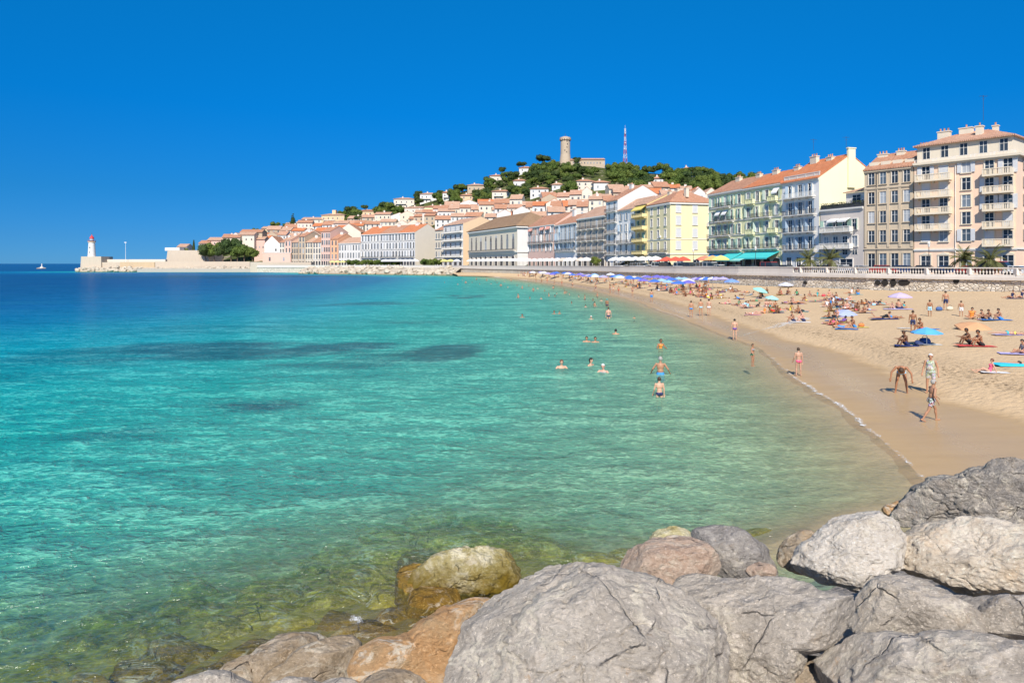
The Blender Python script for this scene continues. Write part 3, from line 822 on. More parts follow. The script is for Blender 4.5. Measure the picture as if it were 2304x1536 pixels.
# ------------------------------------------------------------------ sea wall, promenade, hill, breakwaters
PROM = 4.55     # height of the promenade
def stone_wall_mat():
    t = NT('rubble_stone_wall'); v = t.coords()
    vv = t.coords('Object', (1.0, 1.0, 2.0))
    e = t.voro(vv, 1.5, 'DISTANCE_TO_EDGE'); cellc = t.node('ShaderNodeTexVoronoi', {'Vector': vv, 'Scale': 1.5}).outputs['Color']
    bw = t.node('ShaderNodeSeparateColor', {0: cellc}).outputs[0]
    c = t.mix(bw, (0.62, 0.53, 0.41), (0.84, 0.77, 0.65))
    c = t.mix(t.ramp(e, [(0.0, 1.0), (0.10, 0.0)]), c, (0.33, 0.28, 0.22))
    c = t.mix(t.ramp(t.noise(v, 0.35, 4, 0.7), [(0.5, 0.0), (0.7, 0.45)]), c, (0.36, 0.29, 0.21))
    return t.pbr(c, 0.9, t.bump(t.ramp(e, [(0, 0), (0.15, 1)]), 0.8, 0.1), spec=0.2)
M_rubble = stone_wall_mat()
M_conc = plaster('parapet_stone', (0.68, 0.62, 0.55), 0.4)
M_asph = plain('asphalt', (0.10, 0.10, 0.10), 0.9)
M_pave = plain('paving', (0.40, 0.37, 0.33), 0.85)
M_iron = plain('painted_iron', (0.05, 0.05, 0.055), 0.5)
M_white = plain('white_paint', (0.80, 0.79, 0.76), 0.5, var=0.04)

wl_pts = [(116, -8, 2.7), (109, 6, 2.7), (103, 20, 2.7), (91, 45, 2.6), (80, 68, 2.5)]
for px in list(range(2304, 1000, -26)) + [1010]:
    x, y = pw(px, parapetD(px)); wl_pts.append((x, y, 1.9))
for px in range(985, 555, -25):
    x, y = pw(px, parapetD(px)); wl_pts.append((x, y, 1.9))
WLP = np.array([p[:2] for p in wl_pts], float)
def ztop(x, y):
    """top of the parapet: falls gently away from the camera"""
    return float(np.interp(y, [90, 130, 200, 340], [5.78, 5.72, 5.55, 5.3]))
def wall_strip(name, pts, z0, z1, off0, off1, mat, zrel=False, parent=None):
    """a wall along a polyline; off = distance inland of its two faces"""
    pts = np.array(pts, float); n = len(pts)
    tg = np.gradient(pts, axis=0); tg /= np.linalg.norm(tg, axis=1)[:, None]
    inl = np.c_[tg[:, 1], -tg[:, 0]]            # right of the walking direction (away from the sea)
    mb = MB(); vs = []
    for i in range(n):
        zt = ztop(*pts[i]) if zrel else 0
        a = pts[i]+inl[i]*off0; b = pts[i]+inl[i]*off1
        vs += [(a[0], a[1], z0+zt), (a[0], a[1], z1+zt), (b[0], b[1], z1+zt), (b[0], b[1], z0+zt)]
    fs = []
    for i in range(n-1):
        for k in range(4):
            k2 = (k+1) % 4
            fs.append((i*4+k, i*4+k2, i*4+4+k2, i*4+4+k))
    fs += [(3, 2, 1, 0), ((n-1)*4, (n-1)*4+1, (n-1)*4+2, (n-1)*4+3)]
    mb.add(vs, fs)
    me = mb.mesh(name, mat)
    bmx = bmesh.new(); bmx.from_mesh(me); bmesh.ops.recalc_face_normals(bmx, faces=bmx.faces); bmx.to_mesh(me); bmx.free()
    return link(name, me, parent)

def resample(pts, step):
    pts = np.array(pts, float); d = np.r_[0, np.cumsum(np.linalg.norm(np.diff(pts, axis=0), axis=1))]
    s_ = np.arange(0, d[-1], step)
    return np.c_[np.interp(s_, d, pts[:, 0]), np.interp(s_, d, pts[:, 1])]
WLF = resample(WLP, 4.0)
sea_wall = empty('sea_wall')
tag(sea_wall, 'long pale stone sea wall with parapet between beach and promenade', 'sea wall')
wall_strip('rubble_face', WLF, -1, -1.75, 0.0, 1.6, M_rubble, True, sea_wall)
# stretch the rubble down to the sand: the lower edge is absolute
ob = sea_wall.children[0]
for v_ in ob.data.vertices:
    if v_.index % 4 in (0, 3): v_.co.z = -0.4
wall_strip('ledge', WLF, -1.75, -1.35, -0.35, 1.6, M_conc, True, sea_wall)
wall_strip('plinth', WLF, -1.35, -1.0, -0.02, 0.55, M_conc, True, sea_wall)
wall_strip('coping', WLF, -0.16, 0.0, -0.02, 0.5, M_conc, True, sea_wall)
# solid parapet far off, balusters near
yy = WLF[:, 1]
far_i = np.where(yy > 124)[0][0]
wall_strip('solid_parapet', WLF[far_i:], -1.0, -0.16, 0.05, 0.42, M_conc, True, sea_wall)
fin = resample(WLF[:far_i+1], 0.42)
mb = MB(); mp = MB()
vis = [p for p in fin if p[1] > 60]
for i, p in enumerate(vis):
    zt = ztop(*p); q = vis[min(i+1, len(vis)-1)]; 
    if i == len(vis)-1: break
    tg = (q-p)/max(1e-6, np.linalg.norm(q-p)); c = p+np.array([tg[1], -tg[0]])*0.24
    if i % 14 == 0:
        mp.box(c[0]-.3, c[0]+.3, c[1]-.3, c[1]+.3, zt-1.0, zt-.16)
    else:
        mb.lathe([(.075, zt-1.0), (.05, zt-.9), (.115, zt-.68), (.10, zt-.55), (.045, zt-.32), (.075, zt-.16)], 6, (c[0], c[1], 0), caps=False)
mb.build('balusters', M_conc, sea_wall)
tag(sea_wall.children[-1], kind='stuff')
mp.build('pedestals', M_conc, sea_wall)

for k_, (px_, w_, h_) in enumerate([(1975, .9, .8), (1991, 1.1, 1.0), (2010, 1.0, 1.2), (2034, 1.9, .9), (2152, .8, .7), (1812, .8, .6)]):
    D_ = parapetD(px_); c_ = W(px_, 636 if px_ != 2152 else 633, D_); mb = MB(); n_ = 12
    pts_ = [(w_/2*math.cos(2*math.pi*q/n_)*(1+.15*math.sin(3*q+k_)), h_/2*math.sin(2*math.pi*q/n_)*(1+.12*math.cos(2*q+k_))) for q in range(n_)]
    mb.prism(pts_, -.12, .6); o_ = mb.build('drain_shade_plate', plain('hollow_shade', (.02, .017, .014), .9), sea_wall); o_.location = c_  # dark plate on the wall face, its colour stands in for a hole's shade
    o_.rotation_euler = (0, 0, math.atan2(pw(px_+5, parapetD(px_+5))[1]-pw(px_-5, parapetD(px_-5))[1], pw(px_+5, parapetD(px_+5))[0]-pw(px_-5, parapetD(px_-5))[0]))
# promenade, road and the ground the town stands on
fr = []
for px in list(range(2700, 1000, -60)) + list(range(1000, 350, -50)):
    fr.append(pw(px, frontD(px)))
fr = np.array([(125, -10), (118, 20), (108, 55)] + fr, float)
A_ = resample(WLF, 1.0); A_ = np.array([A_[int(k)] for k in np.linspace(0, len(A_)-1, 60)])
tgs = np.gradient(A_, axis=0); tgs /= np.linalg.norm(tgs, axis=1)[:, None]
inl = np.c_[tgs[:, 1], -tgs[:, 0]]
V = []
for o_, z_ in ((0.4, PROM), (5.0, PROM), (5.01, PROM-.13), (60, PROM-.13), (400, PROM-.2)):
    pp = A_+inl*o_
    V.append(np.c_[pp, np.full(60, z_)])
me = mesh_np('promenade', np.concatenate(V[:2]), grid_faces(2, 60), M_pave, smooth=False); tag(link('promenade_pavement', me), kind='structure')
me = mesh_np('road', np.concatenate(V[1:4]), grid_faces(3, 60), M_asph, smooth=False); tag(link('road', me), kind='structure')

# hill: crest given by pixel height of the ground against the sky
CREST = [(395, 575), (420, 570), (500, 556), (560, 538), (640, 516), (700, 508), (780, 492), (850, 484), (930, 458), (1000, 441), (1050, 428), (1100, 412), (1150, 399),
         (1200, 386), (1240, 377), (1270, 370), (1330, 374), (1400, 384), (1500, 393), (1600, 402), (1680, 413), (1760, 420), (1900, 440), (2100, 460), (2500, 500)]
def crestD(px): return interp(px, [(330, 640), (560, 680), (900, 730), (1270, 700), (1700, 560), (2500, 420)])
cols = np.arange(404, 2500, 14); nrw = 44
V = []
for j in range(nrw+8):
    for px in cols:
        D0 = frontD(px)+7; D1 = crestD(px); z1 = zat(interp(px, CREST), D1)
        t = j/(nrw-1)
        D = D0+(D1-D0)*t
        if t <= 1:
            z = PROM-.2+(z1-PROM)*(t**1.12)
        else: z = z1-(D-D1)*0.35
        V.append(((px-1152)/FPX*D, D, z))
V = np.array(V)
V[:, 2] += 1.2*fbm(np.c_[V[:, :2]*0.03, V[:, :1]*0], 3)*np.clip((V[:, 2]-8)/20, 0, 1)
def hill_mat():
    t = NT('scrub_hillside'); v = t.coords()
    n = t.noise(v, 0.06, 6, 0.75)
    c = t.mix(t.ramp(n, [(0.4, 0), (0.6, 1)]), (0.045, 0.06, 0.018), (0.10, 0.12, 0.035))
    c = t.mix(t.ramp(t.noise(v, 0.11, 5, 0.7), [(0.56, 0), (0.64, 1)]), c, (0.36, 0.30, 0.22))
    return t.pbr(c, 0.95, t.bump(t.noise(v, 0.5, 5, 0.7), 1.0, 1.2), spec=0.1)
hf = grid_faces(nrw+8, len(cols))
tag(link('hill', mesh_np('hill', V, hf, hill_mat())), kind='structure')
HILL = BVHTree.FromPolygons([tuple(map(float, v)) for v in V], [tuple(map(int, f)) for f in hf])
def on_hill(px, py):
    d = Vector(((px-1152)/FPX, 1, -(py-HY)/FPX)).normalized()
    h = HILL.ray_cast(Vector((0, 0, CAMH)), d)
    return h[0]
def hill_z(x, y):
    h = HILL.ray_cast(Vector((x, y, 500)), Vector((0, 0, -1)))
    return h[0].z if h[0] is not None else PROM

# lump meshes for loose stones (shared by the copies)
def stone_mesh(seed, n=10):
    rs = np.random.RandomState(seed)
    PH, TT = np.meshgrid(np.linspace(0.05, np.pi-0.05, n), np.linspace(-np.pi, np.pi, n+4, endpoint=False), indexing='ij')
    Q = np.stack([(np.sin(PH)*np.cos(TT)).ravel(), (np.sin(PH)*np.sin(TT)).ravel(), np.cos(PH).ravel()], 1)
    Q = np.sign(Q)*np.abs(Q)**0.8
    for _ in range(7):
        nv = rs.randn(3); nv /= np.linalg.norm(nv)
        Q = Q-np.maximum(0, Q@nv-.6)[:, None]*nv*.9
    Q = Q*(1+0.18*fbm(Q*1.6+seed, 3)[:, None])*np.array([1, .75, .6])
    m = n+4; idx = np.arange(n*m).reshape(n, m); a = idx[:-1]; b = idx[1:]
    F = np.stack([a.ravel(), b.ravel(), np.roll(b, -1, 1).ravel(), np.roll(a, -1, 1).ravel()], 1)
    F = [tuple(f) for f in F]+[tuple(range(m-1, -1, -1))+()]+[tuple((n-1)*m+k for k in range(m))]
    return mesh_np('stone', Q, F, RM['riprap'], smooth=False)
stones = [stone_mesh(40+k) for k in range(6)]

def embankment(name, pts, width, h, label):
    """rubble core under the loose stones"""
    pts = resample(np.array(pts, float), 6.0); n = len(pts)
    tg = np.gradient(pts, axis=0); tg /= np.linalg.norm(tg, axis=1)[:, None]
    sea = np.c_[-tg[:, 1], tg[:, 0]]
    V = []
    for o_, z_ in ((width, -1.5), (width*0.55, 0.35), (0.0, h), (-3.0, h)):
        V.append(np.c_[pts+sea*o_*-1, np.full(n, z_)])
    V = np.concatenate(V); V[:, 2] += 0.5*fbm(V*0.4, 3)
    o = link(name, mesh_np(name, V, grid_faces(4, n), RM['riprap']))
    tag(o, kind='structure')
    return pts, sea*-1

def riprap(name, pts, width, h, count, size, label, grp, rs):
    P_, S_ = embankment(name+'_ground', pts, width, h, '')
    for i in range(count):
        k = rs.rand()*(len(P_)-1); i0 = int(k); f = k-i0
        if i0+1 >= len(P_): continue
        c = P_[i0]*(1-f)+P_[i0+1]*f; s_ = S_[i0]
        u = rs.rand()**0.8
        o_ = u*width*0.72; z = h*(1-u)+0.1*rs.rand()
        q = size*(0.65+0.7*rs.rand())
        ob = link('riprap_stone', stones[rs.randint(6)])
        ob.location = (c[0]+s_[0]*o_, c[1]+s_[1]*o_, z)
        ob.rotation_euler = (rs.rand()*.8-.4, rs.rand()*.8-.4, rs.rand()*6.3)
        ob.scale = (q, q, q)
        tag(ob, label, 'rock', grp)
rs = np.random.RandomState(3)
# left breakwater: far line of stones in front of the lighthouse quay
jl = [W(166, 612, 516)[:2], W(260, 612, 516)[:2], W(420, 612, 514)[:2], W(560, 612, 511)[:2], W(720, 612, 509)[:2]]
jl = [(x, y) for x, y in jl]
riprap('jetty', [(x, y+9) for x, y in jl], 9.5, 3.3, 150, 2.3, 'pale rough riprap stone heaped along the foot of the lighthouse quay', 'riprap of the lighthouse quay', rs)
nl = [W(684, 617, 418)[:2], W(760, 617, 404)[:2], W(850, 618, 390)[:2], W(950, 619, 374)[:2], W(1035, 620, 362)[:2]]
riprap('shore_riprap', [(x, y+15) for x, y in nl], 17, 4.0, 145, 2.1, 'pale rough riprap stone heaped between the beach and the quay', 'riprap below the promenade', rs)
# ------------------------------------------------------------------ buildings
M_glass = None
def glass_mat():
    t = NT('window_glass'); v = t.coords()
    n = t.noise(v, 0.6, 2)
    oi = t.node('ShaderNodeObjectInfo').outputs['Random']
    k = t.ramp(oi, [(0.0, (0.015, 0.022, 0.035)), (0.55, (0.045, 0.065, 0.09)), (0.74, (0.12, 0.17, 0.22)), (0.9, (0.42, 0.46, 0.50)), (1.0, (0.60, 0.60, 0.60))])
    c = t.mix(t.math('MULTIPLY', n, 0.5), k, (0.03, 0.045, 0.065))
    return t.pbr(c, 0.2, spec=0.3)
M_glass = glass_mat()
M_trim = plain('pale_stone_trim', (0.72, 0.69, 0.63), 0.8, var=0.06)
M_frame = plain('white_window_frame', (0.78, 0.77, 0.74), 0.5, var=0.04)
M_shut = {}
def shutter_mat(name, col):
    if name not in M_shut:
        t = NT('shutter_'+name); v = t.coords()
        w = t.node('ShaderNodeTexWave', {'Vector': v, 'Scale': 3.2, 'Distortion': 0.0}, wave_type='BANDS', bands_direction='Z').outputs['Fac']
        c = t.mix(t.noise(v, 1.5, 3), [x*0.85 for x in col], col)
        M_shut[name] = t.pbr(c, 0.6, t.bump(w, 0.8, 0.04))
    return M_shut[name]
shutter_mat('white', (0.74, 0.75, 0.76)); shutter_mat('blue', (0.38, 0.50, 0.62)); shutter_mat('green', (0.33, 0.50, 0.42)); shutter_mat('grey', (0.50, 0.50, 0.48))
shutter_mat('teal', (0.10, 0.30, 0.30)); shutter_mat('palegreen', (0.55, 0.66, 0.55))
ROOFS = {
 'orange': roof_mat('orange_roof_tiles', (0.54, 0.26, 0.155), (0.64, 0.36, 0.235)),
 'bright': roof_mat('bright_orange_roof_tiles', (0.68, 0.225, 0.09), (0.74, 0.30, 0.15)),
 'pale':   roof_mat('weathered_roof_tiles', (0.60, 0.36, 0.24), (0.72, 0.48, 0.35)),
 'brown':  roof_mat('brown_roof_tiles', (0.34, 0.215, 0.125), (0.43, 0.28, 0.17)),
 'salmon': roof_mat('salmon_roof_tiles', (0.62, 0.335, 0.22), (0.70, 0.44, 0.31)),
}
_meshes = {}
def win_mesh(w, h, arch=False, trim=0.14, surround=True, tm=None):
    """surround and glazing bars, standing 12 cm proud so that the pane sits back in it"""
    tm = tm or M_trim; k = ('w', w, h, arch, trim, surround, tm.name)
    if k in _meshes: return _meshes[k]
    mb = MB(); t = trim; y0, y1 = -0.13, 0.0
    if surround:
        mb.box(-w/2-t, -w/2, y0, y1, -0.02, h); mb.box(w/2, w/2+t, y0, y1, -0.02, h)
        mb.box(-w/2-t-.06, w/2+t+.06, y0-.08, y1, -0.16, -0.02)
        mb.box(-w/2-t, w/2+t, y0-0.02, y1, h, h+t*1.15)
        if arch: mb.prism([(-w/2-t-.05, h+t*1.15), (w/2+t+.05, h+t*1.15), (0, h+t*1.15+w*.28)], y0-.05, y1)
    for x in (-w/2+.035, 0, w/2-.035): mb.box(x-.035, x+.035, -0.065, -0.022, 0, h, 1)
    mb.box(-w/2+.07, -0.035, -0.063, -0.024, h*0.62, h*0.62+.05, 1); mb.box(.035, w/2-.07, -0.063, -0.024, h*0.62, h*0.62+.05, 1)
    _meshes[k] = mb.mesh('window', [tm, M_frame]); return _meshes[k]
def pane_mesh(w, h):
    k = ('p', w, h)
    if k not in _meshes:
        mb = MB(); mb.box(-w/2+.002, w/2-.002, -0.02, 0.01, 0.002, h-.002); _meshes[k] = mb.mesh('pane', M_glass)
    return _meshes[k]
def shut_mesh(w, h, kind, mat, closed=False):
    k = ('s', w, h, kind, mat, closed)
    if k not in _meshes:
        mb = MB()
        if closed: mb.box(-w/2+.01, w/2-.01, -0.10, -0.068, 0.01, h-.01)
        else: mb.box(0, w/2, -0.045, 0, 0, h)
        _meshes[k] = mb.mesh('shutter', shutter_mat(mat, (.7, .7, .7)))
    return _meshes[k]
def balcony_mesh(L, d, thick, mat):
    k = ('b', round(L, 2), d, thick, mat.name)
    if k not in _meshes:
        mb = MB(); mb.box(-L/2, L/2, -d, 0, -thick, 0)
        n = max(2, int(L/2.2)+1)
        for i in range(n):
            x = -L/2+.25+(L-.5)*i/(n-1)
            mb.prism([(x-.09, -thick), (x+.09, -thick), (x+.09, -thick-.35), (x-.09, -thick-.35)], -d*0.55, 0)
        _meshes[k] = mb.mesh('balcony', mat)
    return _meshes[k]
def rail_mesh(L, d, kind, mat):
    k = ('r', round(L, 2), d, kind, mat.name)
    if k in _meshes: return _meshes[k]
    mb = MB(); H = 1.0
    if kind == 'stone':
        mb.box(-L/2-.03, L/2+.03, -d-.03, -d+.20, H-.14, H)
        for s in (-1, 1):
            x0, x1 = (L/2-.25, L/2) if s > 0 else (-L/2, -L/2+.25)
            mb.box(x0, x1, -d, 0, 0, H-.14)
        for i in range(int(L/3.2)+1):
            x = -L/2+.25+(L-.5)*(i+.5)/(int(L/3.2)+1)
            mb.box(x-.12, x+.12, -d+.0, -d+.18, 0, H-.14)
        n = int((L-.5)/.24)
        for i in range(n):
            x = -L/2+.25+(i+.5)*(L-.5)/n
            mb.box(x-.05, x+.05, -d+.04, -d+.14, 0, H-.14)
    else:
        mb.box(-L/2, L/2, -d, -d+.05, H-.05, H); mb.box(-L/2, L/2, -d, -d+.04, .06, .1)
        for s in (-1, 1):
            x0 = -L/2 if s < 0 else L/2-.05
            mb.box(x0, x0+.05, -d+.05, 0, H-.05, H)
            for j in range(3): mb.box(x0, x0+.04, -d*(j+1)/3.5, -d*(j+1)/3.5+.04, 0, H-.05)
        n = int(L/.2)
        for i in range(n+1):
            x = -L/2+.02+i*(L-.04)/n
            mb.box(x-.018, x+.018, -d+.005, -d+.035, 0, H-.05)
    _meshes[k] = mb.mesh('railing', mat); return _meshes[k]

def chimney(parent, x, y, z, w=1.6, d=0.9, h=1.8, mat=None, pots=3):
    mb = MB(); mb.box(x-w/2, x+w/2, y-d/2, y+d/2, z-1.6, z+h); mb.box(x-w/2-.1, x+w/2+.1, y-d/2-.1, y+d/2+.1, z+h, z+h+.16)
    c = mb.build('chimney', mat or M_trim, parent)
    mp = MB()
    for i in range(pots):
        mp.lathe([(.15, 0), (.13, .5), (.17, .55)], 8, (x-w/2+w*(i+.5)/pots, y, z+h+.16))
    mp.build('chimney_pot', ROOFS['orange'], c)
    return c

def aerial(x, y, z, label, h=3.0):
    mb = MB(); mb.tube((0, 0, 0), (0, 0, h), .03, n=5); mb.tube((-.7, 0, h-.2), (.7, 0, h-.2), .02, n=4)
    for k in range(5): mb.tube((-.6+k*.3, -.35, h-.2), (-.6+k*.3, .35, h-.2), .012, n=4)
    mb.tube((-.4, 0, h-.7), (.4, 0, h-.7), .015, n=4)
    o = mb.build('aerial', M_iron); o.location = (x, y, z)
    return tag(o, label, 'aerial', 'rooftop aerials')

class Bld:
    def __init__(s, name, label, pxL, pxR, eave_py, dp, wallm, cat='building', base=None, DL=None, DR=None, group='buildings along the seafront', at='R'):
        DL = DL or frontD(pxL); DR = DR or frontD(pxR)
        A = Vector((*pw(pxL, DL), 0)); B = Vector((*pw(pxR, DR), 0))
        s.base = PROM-.15 if base is None else base
        s.L = (B-A).length; s.dp = dp
        a = math.atan2(B.y-A.y, B.x-A.x)
        s.top = zat(eave_py, DR if at == 'R' else DL if at == 'L' else (DL+DR)/2)
        s.H = s.top-s.base
        s.root = empty(name, (A.x, A.y, s.base), a)
        tag(s.root, label, cat, group)
        s.wm = wallm; s.A = A; s.a = a
        s.nb = 0
        s.shade = 0
    def walls(s, poly=None):
        mb = MB()
        if poly is None: mb.box(0, s.L, 0, s.dp, -2.5, s.H)
        s.wall = mb.build('wall', s.wm, s.root)
    def gable(s, rise, roofm, over=0.45, chim=(), yr=None, trimm=None, chm=None):
        """ridge along the front; gable ends left and right"""
        L, d, H = s.L, s.dp, s.H; yr = d/2 if yr is None else yr
        mb = MB()
        prof = [(0, -2.5), (d, -2.5), (d, H), (yr, H+rise), (0, H)]
        n = 5
        mb.add([(0, y, z) for y, z in prof]+[(L, y, z) for y, z in prof],
               [tuple(range(n)), tuple(range(2*n-1, n-1, -1))]+[((i+1) % n, i, i+n, (i+1) % n+n) for i in range(n)])
        me = mb.mesh('wall', s.wm)
        b = bmesh.new(); b.from_mesh(me); bmesh.ops.recalc_face_normals(b, faces=b.faces); b.to_mesh(me); b.free()
        s.wall = link('wall', me, s.root)
        mb = MB(); th = .22; k1 = rise/yr; k2 = rise/(d-yr)
        e = .12
        for (y0, z0, y1, z1) in ((-over, H-over*k1, yr, H+rise), (yr, H+rise, d+over, H-over*k2)):
            vs = [(-e, y0, z0+.02), (L+e, y0, z0+.02), (L+e, y1, z1+.02), (-e, y1, z1+.02)]
            vs += [(x, y, z+th) for x, y, z in vs]
            mb.add(vs, [(3, 2, 1, 0), (4, 5, 6, 7), (0, 1, 5, 4), (1, 2, 6, 5), (2, 3, 7, 6), (3, 0, 4, 7)])
        s.roof = mb.build('roof', roofm, s.root)
        for (x, w, h) in chim:
            yc = yr*0.85 if h > 0 else yr*0.4; h = abs(h)
            chimney(s.roof, x*L, yc, H+yc*k1, w=w, h=h, mat=chm)
    def hip(s, rise, roofm, over=0.5, chim=(), chm=None, walls=True):
        L, d, H = s.L, s.dp, s.H
        if walls: s.walls()
        r = min(L, d)/2
        mb = MB(); o = over
        b0 = [(-o, -o, H), (L+o, -o, H), (L+o, d+o, H), (-o, d+o, H)]
        if L >= d: rd = [(r, d/2, H+rise), (L-r, d/2, H+rise)]
        else: rd = [(L/2, r, H+rise), (L/2, d-r, H+rise)]
        vs = b0+[(x, y, z+.2) for x, y, z in b0]+rd
        if L >= d: fs = [(4, 5, 9, 8), (5, 6, 9), (6, 7, 8, 9), (7, 4, 8)]
        else: fs = [(4, 5, 8), (5, 6, 9, 8), (6, 7, 9), (7, 4, 8, 9)]
        fs += [(3, 2, 1, 0), (0, 1, 5, 4), (1, 2, 6, 5), (2, 3, 7, 6), (3, 0, 4, 7)]
        mb.add(vs, fs)
        s.roof = mb.build('roof', roofm, s.root)
        for (x, w, h) in chim:
            chimney(s.roof, x*L, d*.42, H+rise*.75, w=w, h=h, mat=chm)
    def cornice(s, z, h=.35, out=.35, mat=None, side=True):
        mb = MB(); mb.box(-.02, s.L+(out if side else .02), -out, 0.001, z, z+h)
        if side: mb.box(s.L-.001, s.L+out, 0.002, s.dp, z, z+h)
        mb.box(-.02, s.L+(out*.6 if side else .02), -out*.55, 0.0012, z-h*.7, z-.002)
        return mb.build('cornice', mat or M_trim, s.root)
    def win(s, x, z, w, h, side=False, shut=None, opened=True, arch=False, surround=True, name='window'):
        """side=True: on the near end wall, x measured inland"""
        if s.root.location.y > 235: surround = False
        me = win_mesh(w, h, arch, surround=surround, tm=getattr(s, 'tm', None))
        if side: loc, rz = (s.L, x, z), R(90)
        else: loc, rz = (x, 0, z), 0
        o = link(name, me, s.root, loc=loc, rz=rz)
        s.nb += 1
        link('pane', pane_mesh(w, h), o)
        if shut:
            if opened == 'closed': link('shutter', shut_mesh(w, h, 'c', shut, True), o)
            else:
                for sg in (-1, 1):
                    q = link('shutter', shut_mesh(w, h, 'o', shut), o)
                    ang = random.choice((0, 0, 0, 0.5, 1.0)) if opened else 0
                    if sg > 0: q.location = (w/2+.02, -.14, 0); q.rotation_euler = (0, 0, -ang)
                    else: q.location = (-w/2-.02, -.14+.0, 0); q.rotation_euler = (0, 0, ang); q.scale = (-1, 1, 1)
        return o
    def grid(s, zs, n, w, h, x0=None, x1=None, **kw):
        x0 = s.L/n/2 if x0 is None else x0*s.L; x1 = s.L-s.L/n/2 if x1 is None else x1*s.L
        closed = kw.pop('closed', 0)
        for z in zs:
            hh = h
            if hasattr(z, '__len__'): z, hh = z
            for i in range(n):
                x = x0+(x1-x0)*(i/(n-1) if n > 1 else .5)
                k2 = dict(kw)
                if kw.get('shut') and random.random() < closed: k2['opened'] = 'closed'
                s.win(x, z, w, hh, **k2)
                if s.nb % 11 == 5 and s.root.location.y < 240:
                    mb = MB(); mb.box(x+w*.75, x+w*.75+.8, -.38, -.02, z+.1, z+.7); mb.build('air_conditioner', M_frame, s.root)
    def sgrid(s, zs, ys, w, h, **kw):
        for z in zs:
            for y in ys: s.win(y*s.dp, z, w, h, side=True, **kw)
    def balcony(s, x, z, L, d=1.0, kind='iron', mat=None, railm=None, thick=.18):
        mat = mat or M_trim
        o = link('balcony', balcony_mesh(L, d, thick, mat), s.root, loc=(x, 0, z))
        link('railing', rail_mesh(L, d, kind, railm or (M_iron if kind == 'iron' else mat)), o)
        return o
    def arches(s, n, z0, w, h, mat=None, x0=0.0, x1=1.0, name='shopfront'):
        if s.L/n < w+.6: w = s.L/n*.66
        """dark ground-floor openings"""
        for i in range(n):
            x = s.L*(x0+(x1-x0)*(i+.5)/n)
            pts = [(-w/2, 0), (w/2, 0), (w/2, h-w*.3)]+[(w/2*math.cos(a), h-w*.3+w*.3*math.sin(a)) for a in (.6, 1.1, 1.57, 2.04, 2.54)]+[(-w/2, h-w*.3)]
            mb = MB(); mb.prism(pts, -.05, .01)
            o = mb.build(name, M_dark, s.root, loc=(x, 0, z0))
            ring = MB()
            k = h-w*.3; ring.box(-w/2-.18, -w/2, -.16, 0, 0, k); ring.box(w/2, w/2+.18, -.16, 0, 0, k)
            an = [0, .5, 1.1, 1.57, 2.04, 2.64, math.pi]
            pi_ = [(w/2*math.cos(a), k+w*.3*math.sin(a)) for a in an]; po = [((w/2+.18)*math.cos(a), k+(w*.3+.18)*math.sin(a)) for a in an]
            for q in range(6): ring.prism([pi_[q], po[q], po[q+1], pi_[q+1]], -.16, -.0)
            ring.build('arch_surround', M_trim, o)
    def awning(s, x, z, L, out, mat, drop=1.0):
        mb = MB()
        mb.add([(-L/2, 0, 0), (L/2, 0, 0), (L/2, -out, -drop), (-L/2, -out, -drop), (-L/2, 0, -.05), (L/2, 0, -.05), (L/2, -out, -drop-.05), (-L/2, -out, -drop-.05),
                (L/2, -out, -drop-.3), (-L/2, -out, -drop-.3)],
               [(0, 3, 2, 1), (4, 5, 6, 7), (0, 1, 5, 4), (1, 2, 6, 5), (3, 0, 4, 7), (2, 3, 9, 8)])
        return link('awning', mb.mesh('awning', mat), s.root, loc=(x, 0, z))
M_dark = plain('dark_interior', (0.045, 0.042, 0.045), 0.35)
CL = lambda n, c: plain('cloth_'+n, c, 0.85, var=0.08, scale=1.0)
C_teal = CL('teal', (0.05, 0.50, 0.50)); C_white = CL('white', (0.80, 0.79, 0.76)); C_red = CL('red', (0.72, 0.13, 0.09)); C_blue = CL('blue', (0.06, 0.36, 0.58)); C_salmon = CL('salmon', (0.78, 0.36, 0.28)); C_yel = CL('yellow', (0.80, 0.62, 0.16)); C_cream = CL('cream', (0.78, 0.70, 0.56))

P_pink = plaster('pink_render', (0.82, 0.59, 0.43), 0.25); P_tan = plaster('tan_stained_render', (0.56, 0.46, 0.335), 0.75, dirtcol=(0.16, 0.13, 0.10))
P_green = plaster('pale_green_render', (0.80, 0.76, 0.46), 0.3); P_green2 = plaster('pale_lime_render', (0.74, 0.74, 0.46), 0.3); P_blue = plaster('pale_blue_render', (0.80, 0.78, 0.745), 0.3)
P_gable = plaster('pale_yellow_render', (0.80, 0.755, 0.52), 0.15); P_low = plaster('pinkish_white_render', (0.68, 0.60, 0.53), 0.35)
P_yel = plaster('yellow_render', (0.80, 0.70, 0.42), 0.25); P_ochre = plaster('ochre_render', (0.72, 0.60, 0.31), 0.25); P_white = plaster('white_render', (0.70, 0.68, 0.645), 0.3)
P_cream = plaster('cream_render', (0.70, 0.615, 0.48), 0.35); P_peach = plaster('peach_render', (0.72, 0.52, 0.33), 0.2); P_grey = plaster('grey_brown_render', (0.50, 0.42, 0.34), 0.7)
P_rose = plaster('rose_render', (0.68, 0.46, 0.38), 0.3); P_orange = plaster('orange_render', (0.78, 0.42, 0.25), 0.25); P_stone = plaster('warm_limestone', (0.50, 0.40, 0.29), 0.5)
P_pale = plaster('pale_warm_render', (0.70, 0.625, 0.52), 0.25)

P_crm2 = plaster('cream_stone', (0.74, 0.64, 0.49), 0.3)
